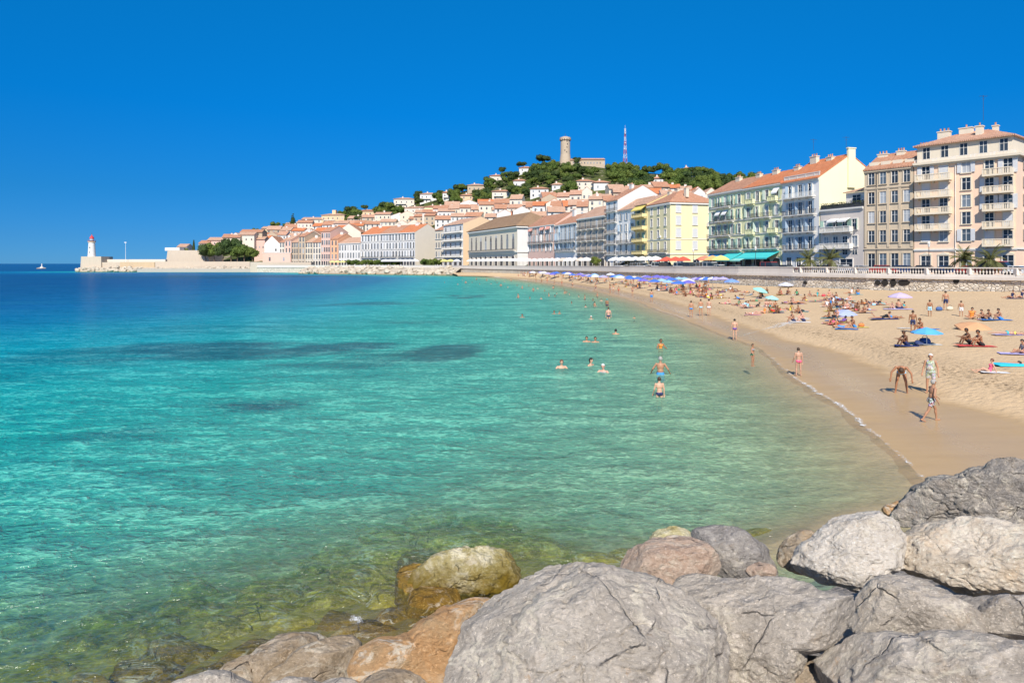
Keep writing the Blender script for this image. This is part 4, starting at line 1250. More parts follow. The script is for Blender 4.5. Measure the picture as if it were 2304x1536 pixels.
# ---- pink corner building, far right
b = Bld('apartment_building', 'pink six storey block with stone balustrade balconies at the right edge', 2057, 2287, 345, 13, P_pink, at='R')
L = b.L; b.tm = P_cream
b.walls(); b.cornice(b.H-.35, .4, .7, P_cream)
at_ = MB(); at_.box(0.3, L-0.6, .5, 12.4, b.H+.001, b.H+3.0); atw = at_.build('attic_wall', P_cream, b.root)
fl = b.H-.35; fh = (fl-4.9)/5
b.H0 = b.H; 
mb = MB(); H2 = b.H+3.0; r_ = 5.8
b0 = [(-.2, -.15, H2), (L-.1, -.15, H2), (L-.1, 12.9, H2), (-.2, 12.9, H2)]
mb.add(b0+[(x, y, z+.22) for x, y, z in b0]+[(r_, 6.3, H2+2.6), (L-r_, 6.3, H2+2.6)],
       [(4, 5, 9, 8), (5, 6, 9), (6, 7, 8, 9), (7, 4, 8), (3, 2, 1, 0), (0, 1, 5, 4), (1, 2, 6, 5), (2, 3, 7, 6), (3, 0, 4, 7)])
rf = mb.build('roof', ROOFS['salmon'], b.root)
chimney(rf, L*.20, 5.2, H2+1.9, 1.9, 1.2, 1.0, P_cream); chimney(rf, L*.42, 5.6, H2+2.2, 2.0, 1.2, .9, P_cream, 1); chimney(rf, L*.60, 3.2, H2+1.2, 1.0, 1.0, 1.5, P_cream, 1); chimney(rf, L*.70, 6.0, H2+2.4, .8, .8, .5, P_cream, 1)
for i in range(5):
    o = link('window', win_mesh(1.25, 2.0, surround=False), b.root, loc=(L*(.12+.19*i), .5, b.H+.7)); link('pane', pane_mesh(1.25, 2.0), o)
    rl = link('railing', rail_mesh(3.6, .2, 'iron', M_frame), b.root, loc=(L*(.12+.19*i), .1, b.H+.05)); rl.scale = (1, 1, .6)
xs = [L*.125, L*.31, L*.535, L*.755, L*.925]
for f in range(5):
    z = 4.9+f*fh
    for i, x in enumerate(xs):
        bal = (i in (0, 1) and f in (1, 2, 3, 4)) or (i in (3, 4))
        b.win(x, z+(.25 if bal else .9), 1.35, (2.35 if bal else 2.05), shut='white', opened='closed' if random.random() < .42 else 0, surround=True) if random.random() < .42 else b.win(x, z+(.25 if bal else .9), 1.35, 2.35 if bal else 2.05)
    if f >= 1: b.balcony(L*.215, z+.12, L*.36, 1.35, 'stone', P_crm2, thick=.3)
    b.balcony(L*.845, z+.12, L*.27, 1.35, 'stone', P_crm2, thick=.3)
b.cornice(4.25, .25, .2, M_trim)
for i, x in enumerate(xs):
    o = b.win(x, .6, 1.6, 2.7, arch=True)
b.sgrid([4.9+.9+f*fh for f in range(5)], (.35, .8), 1.3, 2.0, shut='white', opened=0)
b.sgrid([.7], (.4,), 2.2, 2.6)
mb = MB(); mb.tube((L*.43, -.12, 0), (L*.43, -.12, b.H-.8), .07); mb.build('drainpipe', M_trim, b.root)
pk = b
aerial(*(b.root.matrix_basis @ Vector((L*.58, 6, H2+4.2))), 'spindly aerial on the chimney of the pink block', 4.5)
# ---- tan stained building
b = Bld('apartment_building', 'grey brown building with soot stained facade left of the pink block', 1945, 2055, 372, 13, P_tan, at='R')
b.tm = P_tan; L = b.L; b.gable(3.4, ROOFS['orange'], chim=((.12, 1.8, .5), (.5, 1.4, .7), (.95, 1.4, 1.2)), chm=P_cream)
b.cornice(b.H-.5, .3, .35, P_tan, side=False)
fh = (b.H-5.2)/4
for f in range(4):
    z = 5.2+f*fh
    for i in range(4):
        b.win(L*(.155+.24*i), z+.75, 1.15, 2.2)
for z in (4.6, 5.2+3*fh-.1): b.cornice(z, .22, .18, P_tan, side=False)
for i in range(5):
    mb = MB(); x = L*(.03+.235*i); mb.box(x-.22, x+.22, -.12, .0, 5.0, 5.0+3*fh); mb.build('pilaster', P_tan, b.root)
for i in range(4): b.win(L*(.155+.24*i), .9, 1.3, 2.9)
for i in range(4):
    mb = MB(); x0 = L*(.04+.245*i); x1 = x0+L*.19
    mb.add([(x0, 1.2, b.H+.25+.55), (x1, 1.2, b.H+.8), (x1, 1.2, b.H+1.5), (x0, 1.2, b.H+1.5), (x0, 3.2, b.H+1.6), (x1, 3.2, b.H+1.6)], [(0, 1, 2, 3), (3, 2, 5, 4), (0, 3, 4), (1, 5, 2)])
    mb.build('dormer', P_cream, b.root)
mb = MB(); mb.tube((L*.26, -.1, 0), (L*.26, -.1, b.H-.6), .07); mb.build('drainpipe', M_iron, b.root)
# ---- low house with roof terrace
b = Bld('apartment_building', 'low pinkish white building with plants on its roof terrace and small white awnings', 1846, 1943, 473, 13, P_low, at='L')
L = b.L; b.walls(); b.cornice(b.H-.3, .3, .4, M_trim, side=False)
zb = b.H
mb = MB(); mb.box(.1, L-.1, .05, .2, zb+.001, zb+.9); mb.build('roof_railing', M_iron, b.root)
mb = MB(); rs2 = np.random.RandomState(2)
for _ in range(900):
    x, y, z = rs2.rand()*L, .1+rs2.rand()*.5-.2, zb+.4+rs2.rand()*.9
    d_ = rs2.randn(3)*.12; e_ = rs2.randn(3)*.12
    mb.add([(x, y, z), (x+d_[0], y+d_[1], z+d_[2]), (x+e_[0], y+e_[1], z+e_[2])], [(0, 1, 2)])
M_leafd = plain('dark_leaves', (0.045, 0.06, 0.025), 0.7, var=.4)
mb.build('terrace_plants', M_leafd, b.root)
mb = MB(); mb.box(L*.35, L-.05, 3, 12, zb+.002, zb+3.2); pw_ = mb.build('penthouse_wall', P_white, b.root)
mb = MB(); mb.add([(L*.32, 2.5, zb+3.2), (L, 2.5, zb+3.2), (L, 12.3, zb+5.4), (L*.32, 12.3, zb+5.4), (L*.32, 2.5, zb+3.4), (L, 2.5, zb+3.4), (L, 12.3, zb+5.6), (L*.32, 12.3, zb+5.6)],
      [(3, 2, 1, 0), (4, 5, 6, 7), (0, 1, 5, 4), (1, 2, 6, 5), (2, 3, 7, 6), (3, 0, 4, 7)]); mb.build('roof', ROOFS['pale'], b.root)
o = link('window', win_mesh(2.0, 1.5, surround=False), b.root, loc=(L*.6, 3, zb+1.2)); link('pane', pane_mesh(2.0, 1.5), o)
for f, z in enumerate((5.0, 8.3)):
    for i in range(4): b.win(L*(.15+.22*i), z+.3, 1.25, 2.0, shut='green' if f else None)
    b.balcony(L*.42, z, L*.72, 1.1, 'stone', M_trim)
for i in range(2): b.awning(L*(.35+.25*i), 10.9, L*.22, 1.1, C_white, .5)
for i in range(4): b.win(L*(.15+.22*i), 3.7, 1.3, .9, surround=False)
b.win(L*.62, .6, 3.0, 2.2); b.win(L*.15, .5, 2.2, 2.2)
# ---- pale blue building with tall yellow gable end
b = Bld('apartment_building', 'pale blue building with dark iron balconies and tall blank yellow gable end', 1760, 1843, 398, 16, P_blue, at='R')
L = b.L
b.gable(5.0, ROOFS['bright'], chim=((.2, 1.9, 1.5), (.62, 1.6, .7)), chm=P_cream)
mb = MB(); d = b.dp; H = b.H
pr = [(.02, -2.4), (d-.02, -2.4), (d-.02, H-.01), (d/2, H+4.97), (.02, H-.01)]
mb.add([(L+.004, y, z) for y, z in pr]+[(L+.05, y, z) for y, z in pr], [(4, 3, 2, 1, 0), (5, 6, 7, 8, 9)]+[(i, (i+1) % 5, (i+1) % 5+5, i+5) for i in range(5)])
mb.build('gable_render', P_gable, b.root)
mb = MB(); mb.box(L+.01, L+.5, d*.5-.9, d*.5+.9, H-2, H+6.2); mb.box(L+.0, L+.6, d*.5-1.05, d*.5+1.05, H+6.2, H+6.4); mb.build('chimney', P_gable, b.root)
b.cornice(b.H-.35, .35, .4, M_trim, side=False)
rp = link('roof_railing', rail_mesh(L-.4, .1, 'stone', M_trim), b.root, loc=(L/2, .4, b.H+.25))
fh = (b.H-4.9)/4
for f in range(4):
    z = 4.9+f*fh
    for i in range(3): b.win(L*(.24+.27*i), z+.2, 1.2, 2.5, shut='blue')
    if f == 3: b.balcony(L*.5, z, L*.82, 1.1, 'iron', M_trim, M_frame)
    else: b.balcony(L*.5, z, L*.86, 1.0, 'iron', M_trim)
for i in range(3): b.win(L*(.2+.27*i), .4, 1.4, 2.8)
aerial(*(b.root.matrix_basis @ Vector((L*.9, 8, H+6.4))), 'thin aerial on the yellow gable top', 2.6)
aerial(*(b.root.matrix_basis @ Vector((L*.2, 6.5, H+7.2))), 'thin aerial on the pale blue building roof', 2.6)
# ---- pale green pair
for (x0, x1, ev, lab, pm, rm) in ((1675, 1759, 410, 'lime green building with teal awnings left of the pale blue one', P_green2, 'bright'),
                              (1595, 1674, 424, 'pale green building left of the lime green one with laundry awnings', P_green, 'orange')):
    b = Bld('apartment_building', lab, x0, x1, ev, 14, pm, at='R'); L = b.L
    b.gable(3.6, ROOFS[rm], chim=((.3, 1.8, 1.0), (.85, 1.6, .8)), chm=P_cream)
    b.cornice(b.H-.4, .35, .45, M_trim, side=False)
    fh = (b.H-5.6)/4
    for f in range(4):
        z = 5.2+f*fh
        n = 4 if x0 > 1600 else 5
        for i in range(n): b.win(L*(.12+.76*i/(n-1)), z+.6, 1.15, 2.2, shut='palegreen' if x0 > 1600 else 'green')
        b.cornice(z+.05, .16, .16, M_trim, side=False)
        if f in (0, 2): b.balcony(L*.5, z+.22, L*(.9 if f == 0 else .5), .9, 'iron', M_trim)
        elif x0 > 1600:
            for i in (0, 2): b.balcony(L*(.2+.3*i), z+.22, L*.22, .8, 'stone', pm)
        else: b.balcony(L*.45, z+.22, L*.4, .8, 'iron', M_trim)
    b.arches(4, 0, 2.6, 3.2)
    if x0 > 1600: b.awning(L*.5, 4.7, L*.9, 3.4, C_teal, 1.5); b.awning(L*.2, 4.2, L*.3, 4.6, CL('pale_teal', (.25, .62, .58)), 1.5)
    else: b.awning(L*.28, 4.4, L*.5, 1.5, C_blue, 1.4); b.awning(L*.78, 4.6, L*.4, 3.6, C_teal, 1.8)
    if x0 < 1600:
        for i in (1, 2): b.awning(L*(.12+.19*i), 5.2+2*fh+3.0, 2.0, .8, C_white, 1.0)
    else: b.awning(L*.88, 5.2+3*fh+3.1, 2.0, .9, C_white, 1.2)
# ---- yellow corner building
b = Bld('apartment_building', 'yellow corner building with broad end wall facing the beach and hipped orange roof', 1457, 1508, 455, 15.5, P_yel, at='R', DL=213, DR=199)
L = b.L; b.hip(4.6, ROOFS['orange'], chim=((.15, 1.4, .9), (.5, 1.3, 1.2), (.85, 1.3, 1.0)), chm=P_cream)
b.cornice(b.H-.5, .4, .45, M_trim); b.cornice(4.6, .25, .2, M_trim); b.cornice(9.0, .18, .12, M_trim)
fh = (b.H-5.4)/4
b.grid([5.6+.4+f*fh for f in range(4)], 3, 1.2, 2.3, x0=.2, x1=.8)
b.sgrid([5.6+.5+f*fh for f in range(4)], (.17, .52), 1.5, 2.4, shut='white', opened='closed')
b.sgrid([5.6+.5+f*fh for f in range(4)], (.86,), 1.5, 2.4)
for f in range(3):
    o = b.balcony(0, 5.6+.3+f*fh, 3.0, .9, 'stone' if f == 2 else 'iron', M_trim); o.location = (b.L, b.dp*.86, 5.9+f*fh); o.rotation_euler = (0, 0, R(90))
b.balcony(L*.5, 5.2, L*.8, .9, 'iron', M_trim)
b.arches(3, 0, 2.4, 3.2)
b.sgrid([.6], (.2, .55, .86), 2.0, 2.4)
# ---- narrow ochre with balconies
b = Bld('apartment_building', 'narrow ochre building with loggia balconies beside the yellow corner building', 1430, 1456, 458, 14, P_ochre, at='R', DL=222, DR=213)
L = b.L; b.gable(3.2, ROOFS['pale']); fh = (b.H-5)/4
for f in range(4):
    z = 5+f*fh; b.grid([z+.2], 2, 1.2, 2.5, x0=.28, x1=.72, shut='teal', ); b.balcony(L*.5, z, L*.94, 1.6, 'stone', P_ochre)
b.awning(L*.5, 5+4*fh-.2, L*.95, 1.8, C_yel, 1.5); b.arches(2, 0, 2.2, 3)
# ---- pale blue-white lower, tall white with gable
b = Bld('apartment_building', 'pale blue white building with dormer holes left of the narrow ochre one', 1391, 1429, 468, 14, P_blue, at='R', DL=234, DR=222)
L = b.L; b.gable(4, ROOFS['pale']); b.cornice(b.H-.4, .3, .4, M_trim, side=False); fh = (b.H-5)/4
for f in range(4): b.grid([5+f*fh+.3], 3, 1.3, 3.0 if f < 2 else 2.3, shut='blue' if f > 1 else None)
for f in (0, 1): b.balcony(L*.5, 5+f*fh, L*.92, 1.0, 'iron', M_trim)
b.arches(3, 0, 1.8, 3.0)
b = Bld('apartment_building', 'tall narrow white building with blank white gable above its neighbours', 1364, 1390, 449, 19, P_blue, at='R', DL=243, DR=234)
L = b.L; b.gable(5.2, ROOFS['orange'], chim=((.4, 2, 1.5),)); fh = (b.H-5)/5
mb = MB(); d = b.dp; H = b.H; pr = [(.02, -2.4), (d-.02, -2.4), (d-.02, H-.01), (d/2, H+5.17), (.02, H-.01)]
mb.add([(L+.004, y, z) for y, z in pr]+[(L+.05, y, z) for y, z in pr], [(4, 3, 2, 1, 0), (5, 6, 7, 8, 9)]+[(i, (i+1) % 5, (i+1) % 5+5, i+5) for i in range(5)]); mb.build('gable_render', P_white, b.root)
for f in range(5): b.grid([5+f*fh+.2], 2, 1.3, 2.9, x0=.27, x1=.73); b.balcony(L*.5, 5+f*fh, L*.9, 1.0, 'iron', M_trim)
b.arches(2, 0, 1.8, 3)
# ---- grey-brown
b = Bld('apartment_building', 'grey brown building with rows of dark iron balconies left of the tall white one', 1299, 1363, 484, 16, P_grey, at='R')
L = b.L; b.gable(4.6, ROOFS['pale'], chim=((.7, 2.5, 1.2),)); b.cornice(b.H-.4, .4, .5, M_trim, side=False); fh = (b.H-6)/3
for f in range(3):
    b.grid([6+f*fh+.3], 5, 1.5, 3.3, shut=None); b.cornice(6+f*fh-.1, .2, .2, M_trim, side=False)
    for i in range(5): b.balcony(L*(i+.5)/5, 6+f*fh+.1, L*.15, .9, 'iron', M_trim)
b.arches(5, 0, 2.8, 4.0)
# ---- bluish, pinkish
b = Bld('apartment_building', 'bluish grey building between the grey brown and the pink awning buildings', 1249, 1298, 500, 16, P_blue, at='R')
L = b.L; b.gable(4.2, ROOFS['orange'], chim=((.2, 2.5, 2.8),)); b.cornice(b.H-.4, .35, .5, M_trim, side=False); fh = (b.H-7)/3
for f in range(3): b.grid([7+f*fh+.4], 5, 1.5, 3.4 if f < 2 else 2.8, shut='blue'); 
for f in (0, 1): b.balcony(L*.5, 7+f*fh, L*.9, 1.0, 'iron', M_trim)
b.arches(5, 0, 2.4, 4.2)
b = Bld('apartment_building', 'rose building with red blinds on its top floor right of the palace', 1188, 1248, 504, 16, P_rose, at='R')
L = b.L; b.gable(5.2, ROOFS['orange']); b.cornice(b.H-.4, .35, .5, M_trim, side=False); fh = (b.H-7)/3
for f in range(3): b.grid([7+f*fh+.4], 6, 1.5, 3.4 if f < 2 else 2.8, shut='white', arch=(f == 1))
b.balcony(L*.5, 7+fh, L*.9, 1.0, 'iron', M_trim)
for i in (0, 2, 3): b.awning(L*(.14+.22*i), 7+3*fh-.2, L*.15, 1.0, C_salmon, 1.6)
b.arches(6, 0, 2.2, 4.2)
# ---- the palace
b = Bld('palace_building', 'long cream palace with brown hipped roof and one row of tall windows', 1055, 1164, 508, 25, P_cream, at='R', DL=400, DR=333)
L = b.L; b.hip(8.0, ROOFS['brown'], over=1.2)
mb = MB(); mb.box(L+.004, L+.1, .02, b.dp-.02, -2, b.H-.02); mb.build('end_wall_render', P_white, b.root)
b.cornice(b.H-.9, .6, 1.0, M_trim); b.cornice(7.4, .4, .5, M_trim)
b.grid([b.H-6.2], 9, 2.4, 2.5, x0=.07, x1=.93); b.grid([9.2], 9, 3.0, 6.2, x0=.07, x1=.93)
b.balcony(L*.5, 8.4, L*.95, 1.4, 'iron', M_trim)
b.arches(9, .0, 3.8, 5.9, x0=.02, x1=.98)
b.win(b.dp*.75, 16.5, 3.2, 3.4, side=True); b.win(b.dp*.75, 9.0, 3.2, 5, side=True)
# ---- balcony block with beige gable end
b = Bld('apartment_building', 'white block with four rows of balconies and a blank beige gable end', 998, 1042, 503, 24, P_white, at='R', DL=446, DR=418)
L = b.L; b.gable(4.6, ROOFS['pale'])
mb = MB(); d = b.dp; H = b.H; pr = [(.02, -2.4), (d-.02, -2.4), (d-.02, H-.01), (d/2, H+4.57), (.02, H-.01)]
mb.add([(L+.004, y, z) for y, z in pr]+[(L+.1, y, z) for y, z in pr], [(4, 3, 2, 1, 0), (5, 6, 7, 8, 9)]+[(i, (i+1) % 5, (i+1) % 5+5, i+5) for i in range(5)]); mb.build('gable_render', P_peach, b.root)
fh = (b.H-6)/4
for f in range(4): b.grid([6+f*fh+.4], 4, 2.4, 3.4); b.balcony(L*.5, 6+f*fh, L*.96, 1.8, 'stone', M_trim)
b.arches(4, 0, 4.5, 4.6)
b = Bld('apartment_building', 'small cream building left of the white balcony block', 979, 997, 517, 16, P_cream, at='R', DL=456, DR=447)
L = b.L; b.gable(4, ROOFS['orange']); fh = (b.H-6)/3
for f in range(3): b.grid([6+f*fh+.4], 3, 1.7, 3.4); b.cornice(6+f*fh, .3, .4, M_trim, side=False)
b.arches(3, 0, 2.4, 4.4)
# ---- long white front, in three houses
for (x0, x1, ev, lab, rm, gab) in ((896, 934, 522, 'white seafront house with a tall blank beige gable end', 'bright', True), (855, 895, 524, 'white seafront house in the middle of the long white row', 'orange', False), (813, 854, 526, 'white seafront house at the left of the long white row', 'bright', False)):
    b = Bld('apartment_building', lab, x0, x1, ev, 22, P_white, at='R'); L = b.L
    b.gable(6.0, ROOFS[rm], chim=((.5, 3, 2.0),)); b.cornice(b.H-.6, .5, .7, M_trim, side=False); fh = (b.H-6)/3
    if gab:
        mb = MB(); d = b.dp; H = b.H; pr = [(.02, -2.4), (d-.02, -2.4), (d-.02, H-.01), (d/2, H+5.97), (.02, H-.01)]
        mb.add([(L+.004, y, z) for y, z in pr]+[(L+.1, y, z) for y, z in pr], [(4, 3, 2, 1, 0), (5, 6, 7, 8, 9)]+[(i, (i+1) % 5, (i+1) % 5+5, i+5) for i in range(5)]); mb.build('gable_render', P_pale, b.root)
    for f in range(3): b.grid([6+f*fh+.6], 6, 1.6, 4.2, shut='white'); b.cornice(6+f*fh, .3, .3, M_trim, side=False)
    b.balcony(L*.5, 6.3, L*.9, 1.2, 'iron', M_trim)
    b.arches(6, 0, 2.6, 4.6)
b = Bld('apartment_building', 'lower white seafront house with two rows of windows beside the orange house', 762, 811, 546, 20, P_white, at='R'); L = b.L
b.gable(4.5, ROOFS['pale']); b.cornice(b.H-.6, .5, .6, M_trim, side=False)
for z in (6.2, 12.0): b.grid([z], 8, 1.5, 4.0)
b.arches(8, 0, 2.2, 4.6)
far = [  # x0, x1, eave, depth, wall, roof, floors, cols, label
 (744, 760, 538, 20, P_orange, 'orange', 3, 2, 'narrow orange house in the seafront row'),
 (723, 743, 521, 20, P_rose, 'orange', 4, 4, 'tall rose house left of the narrow orange one'),
 (704, 722, 545, 20, P_pale, 'orange', 3, 3, 'pale seafront house beneath the cream gable'),
 (687, 703, 545, 20, P_cream, 'pale', 3, 3, 'cream seafront house right of the tan one'),
 (672, 686, 532, 20, P_stone, 'orange', 4, 2, 'slim tan seafront house with tall facade'),
 (656, 671, 545, 20, P_stone, 'pale', 3, 3, 'tan seafront house between the slim one and the pink one'),
 (641, 655, 540, 20, P_rose, 'pale', 3, 2, 'small pink seafront house right of the white gable'),
 (629, 640, 545, 20, P_pale, 'orange', 3, 2, 'small pale seafront house just right of the white gable'),
]
for (x0, x1, ev, dp, wm, rm, nf, nc, lab) in far:
    b = Bld('town_house', lab, x0, x1, ev, dp, wm, at='R', cat='house'); b.gable(4.5, ROOFS[rm], chim=((.5, 2.5, 2),)); fh = (b.H-5)/nf
    for f in range(nf): b.grid([5+f*fh+.6], nc, 1.6, 3.6)
    b.cornice(5, .3, .3, M_trim, side=False); b.arches(nc, 0, 2.4, 4.0)
def block(name, lab, pxL, pxR, D, ytop, ybot, dp, wm, rm=None, rise=4.0, wins=(), turn=0.0, kind='gable', cat='house', group=None, roof_over=.8):
    """a free-standing house facing the camera more or less: front from pxL to pxR at distance D"""
    w = (pxR-pxL)/FPX*D; zb = zat(ybot, D); zt = zat(ytop, D)
    c = Vector((*pw((pxL+pxR)/2, D), zb))
    b = Bld.__new__(Bld)
    b.base = zb; b.L = w; b.dp = dp; b.top = zt; b.H = zt-zb; b.nb = 0; b.wm = wm; b.a = turn
    off = Matrix.Rotation(turn, 3, 'Z') @ Vector((-w/2, 0, 0))
    b.root = empty(name, (c.x+off.x, c.y+off.y, zb), turn); tag(b.root, lab, cat, group)
    if kind == 'flat':
        b.walls(); mb = MB(); mb.box(-.3, w+.3, -.3, dp+.3, b.H+.001, b.H+.4); mb.build('roof', M_trim, b.root)
    elif kind == 'hip': b.hip(rise, ROOFS[rm], over=roof_over)
    else: b.gable(rise, ROOFS[rm], over=roof_over)
    for (n, z, ww, hh) in wins: b.grid([z*b.H], n, ww, hh, surround=False)
    return b
# gable-end houses of the quay: ridge runs away from us
def endhouse(lab, pxL, pxR, D, yeave, yapex, ybot, dp, wm, rm, wins=(), group=None):
    w = (pxR-pxL)/FPX*D; zb = zat(ybot, D); H = zat(yeave, D)-zb; rise = zat(yapex, D)-zat(yeave, D)
    c = Vector((*pw(pxR, D), zb))
    b = Bld.__new__(Bld); b.L = dp; b.dp = w; b.H = H; b.wm = wm; b.nb = 0; b.a = R(-90)
    # local x runs towards the camera so that the end wall x=L faces us
    b.root = empty('town_house', (c.x-w, D+dp, zb), R(-90)); tag(b.root, lab, 'house', group)
    b.gable(rise, ROOFS[rm], over=.7)
    for (y, z, ww, hh) in wins: b.win(y*w, z*H, ww, hh, side=True, surround=False)
    return b
G_Q = 'houses on the far quay'
endhouse('white house with a bright gable on the far quay left of the seafront row', 595, 629, 566, 548, 531, 590, 22, P_white, 'orange', ((.75, .6, 1.5, 2),), G_Q)
endhouse('large cream gable end rising behind the tan and cream seafront houses', 686, 724, 585, 530, 518, 590, 24, P_pale, 'orange', (), G_Q)
endhouse('large white gable end above the low white seafront house', 757, 812, 560, 522, 503, 592, 26, P_pale, 'orange', ((.5, .8, 1.6, 3),), G_Q)
block('quay_building', 'long low pink wall-like building on the quay below the white gable', 591, 654, 552, 569, 595, 10, P_rose, kind='flat', wins=((2, .3, 1.6, 3),), cat='building')
# ------------------------------------------------------------------ trees
def leaf_mat(name, a, b, c):
    t = NT(name); v = t.coords()
    n = t.noise(v, 0.9, 4, 0.7)
    oi = t.node('ShaderNodeObjectInfo').outputs['Random']
    col = t.mix(t.ramp(n, [(0.35, 0), (0.65, 1)]), a, b)
    col = t.mix(t.math('MULTIPLY', oi, 0.55), col, c)
    m = t.pbr(col, 0.65, spec=0.2)
    return m
L_pine = leaf_mat('pine_needles', (0.038, 0.068, 0.014), (0.11, 0.165, 0.03), (0.15, 0.18, 0.035))
L_dark = leaf_mat('dark_foliage', (0.024, 0.046, 0.015), (0.06, 0.10, 0.026), (0.075, 0.10, 0.026))
L_light = leaf_mat('light_foliage', (0.085, 0.115, 0.022), (0.16, 0.19, 0.04), (0.13, 0.17, 0.03))
L_palm = leaf_mat('palm_fronds', (0.09, 0.10, 0.03), (0.19, 0.19, 0.07), (0.12, 0.13, 0.04))
M_bark = plain('bark', (0.16, 0.11, 0.075), 0.9)

def crown_mesh(seed, shape, mat, n=1500, leaf=0.55):
    """unit-height-ish crown made of leaf clumps on a few uneven lobes; metres"""
    rs = np.random.RandomState(seed)
    if shape == 'umbrella':
        lobes = [(rs.uniform(-3.2, 3.2), rs.uniform(-3.2, 3.2), 5.6+rs.rand()*.9, 1.7+rs.rand()*.9, .8) for _ in range(9)]
    elif shape == 'cypress':
        lobes = [(0, 0, 1.0+k*1.1, 1.5-k*.13, 1.0) for k in range(9)]
    elif shape == 'cedar':
        lobes = [(rs.uniform(-.3, .3), rs.uniform(-.3, .3), 1.5+k*1.2, max(.5, 3.0-k*.38), .42) for k in range(8)]
    elif shape == 'bush':
        lobes = [(rs.uniform(-1.5, 1.5), rs.uniform(-1.5, 1.5), .8+rs.rand()*.8, 1.0+rs.rand()*.6, .8) for _ in range(6)]
    else:
        lobes = [(rs.uniform(-2.3, 2.3), rs.uniform(-2.3, 2.3), 3.6+rs.rand()*2.6, 1.6+rs.rand()*1.0, .85) for _ in range(10)]
    V = []; F = []
    for k in range(n):
        x, y, z, r, sq = lobes[rs.randint(len(lobes))]
        d = rs.randn(3); d /= np.linalg.norm(d)
        if d[2] < -0.5: d[2] *= -1
        rr = r*(0.72+0.33*rs.rand())
        p = np.array([x, y, z])+d*rr*np.array([1, 1, sq])
        nrm = d+0.45*rs.randn(3); nrm /= np.linalg.norm(nrm)
        a = np.cross(nrm, rs.randn(3)); a /= np.linalg.norm(a); b = np.cross(nrm, a)
        s_ = leaf*(0.5+rs.rand()*.8)
        i = len(V)
        V += [p-a*s_*.6, p+b*s_*.35, p+a*s_*.6, p-b*s_*.35]; F.append((i, i+1, i+2, i+3))
    # inner dark mass, broken up, so crowns are not see-through everywhere
    for (x, y, z, r, sq) in lobes:
        PH, TT = np.meshgrid(np.linspace(.1, np.pi-.1, 6), np.linspace(-np.pi, np.pi, 8, endpoint=False), indexing='ij')
        Q = np.stack([(np.sin(PH)*np.cos(TT)).ravel(), (np.sin(PH)*np.sin(TT)).ravel(), np.cos(PH).ravel()], 1)
        Q = Q*(r*(0.74+0.2*fbm(Q*2+seed+x, 2)))[:, None]*np.array([1, 1, sq])+np.array([x, y, z])
        i = len(V); V += list(Q)
        for a_ in range(5):
            for b_ in range(8): F.append((i+a_*8+b_, i+a_*8+8+b_, i+a_*8+8+(b_+1) % 8, i+a_*8+(b_+1) % 8))
    return mesh_np('crown', np.array(V), F, mat, smooth=False)
def trunk_mesh(h, r, seed, lean=.3, limbs=4):
    rs = np.random.RandomState(seed); mb = MB(); p = Vector((0, 0, -1.0)); 
    for k in range(4):
        q = Vector((rs.randn()*lean*.5, rs.randn()*lean*.5, h*(k+1)/4)); mb.tube(p, q, r*(1-.15*k), r*(1-.15*(k+1)), 6); p = q
    for k in range(limbs):
        a = rs.rand()*6.3; mb.tube(p-Vector((0, 0, h*.2*rs.rand())), p+Vector((math.cos(a)*1.6, math.sin(a)*1.6, 1.2)), r*.5, r*.2, 5)
    return mb.mesh('trunk', M_bark)
SPEC = {}
for k, (nm, shp, m, n, lf, th) in enumerate([('pine_a', 'umbrella', L_pine, 1500, .6, 5.0), ('pine_b', 'umbrella', L_dark, 1500, .6, 5.0), ('round_a', 'round', L_pine, 1700, .6, 3.2), ('round_b', 'round', L_dark, 1700, .6, 3.2),
        ('round_c', 'round', L_light, 1600, .6, 3.2), ('cypress', 'cypress', L_dark, 1500, .5, 1.0), ('cedar', 'cedar', L_dark, 1700, .6, 1.5), ('bush', 'bush', L_light, 700, .5, .4), ('round_d', 'round', L_pine, 1700, .6, 3.2), ('bush_b', 'bush', L_pine, 700, .5, .4)]):
    SPEC[nm] = (crown_mesh(60+k, shp, m, n, lf), trunk_mesh(th, .28, 60+k))
def tree(spec, p, s=1.0, label='', group='', rz=None, name='tree', cat='tree', sz=None):
    o = empty(name, p, random.random()*6.3 if rz is None else rz); o.scale = (s, s, s if sz is None else sz)
    tag(o, label, cat, group)
    link('crown', SPEC[spec][0], o); link('trunk', SPEC[spec][1], o)
    return o

# ------------------------------------------------------------------ the hill: tower, chateau, mast, villas, old town
def hp(px, py): 
    h = on_hill(px, py)
    return h
D_T = 690
c = W(1272, 364, D_T)
tw = empty('tower', c); tag(tw, 'round stone tower with battlements on the hilltop', 'tower')
mb = MB(); r = 5.0; h = (366-312)/FPX*D_T
mb.lathe([(6.2, -4), (5.5, 2), (r*.98, h*.3), (r*.95, h*.86)], 28); mb.build('shaft', P_stone, tw, smooth=False)
mb = MB(); mb.lathe([(r*.95, h*.86), (r*1.12, h*.885), (r*1.12, h*.94), (r*1.1, h*.95), (r*1.1, h)], 28); par = mb.build('parapet', P_stone, tw)
mb = MB()
for k in range(14):
    a = k*2*math.pi/14
    x, y = math.cos(a)*r*1.12, math.sin(a)*r*1.12
    mb.box(x-.35, x+.35, y-.35, y+.35, h*.885, h*.93)
mb.build('machicolation', M_dark, par)
for k, (a, z) in enumerate(((-1.3, .55), (-1.2, .68), (-1.75, .42), (-1.35, .35), (-1.3, .8))):
    x, y = math.cos(a)*r*.96, math.sin(a)*r*.96; mb = MB(); mb.box(-.4, .4, -.1, .3, 0, 1.3); o = mb.build('window', M_dark, tw, loc=(x, y, h*z)); o.rotation_euler = (0, 0, a+math.pi/2)
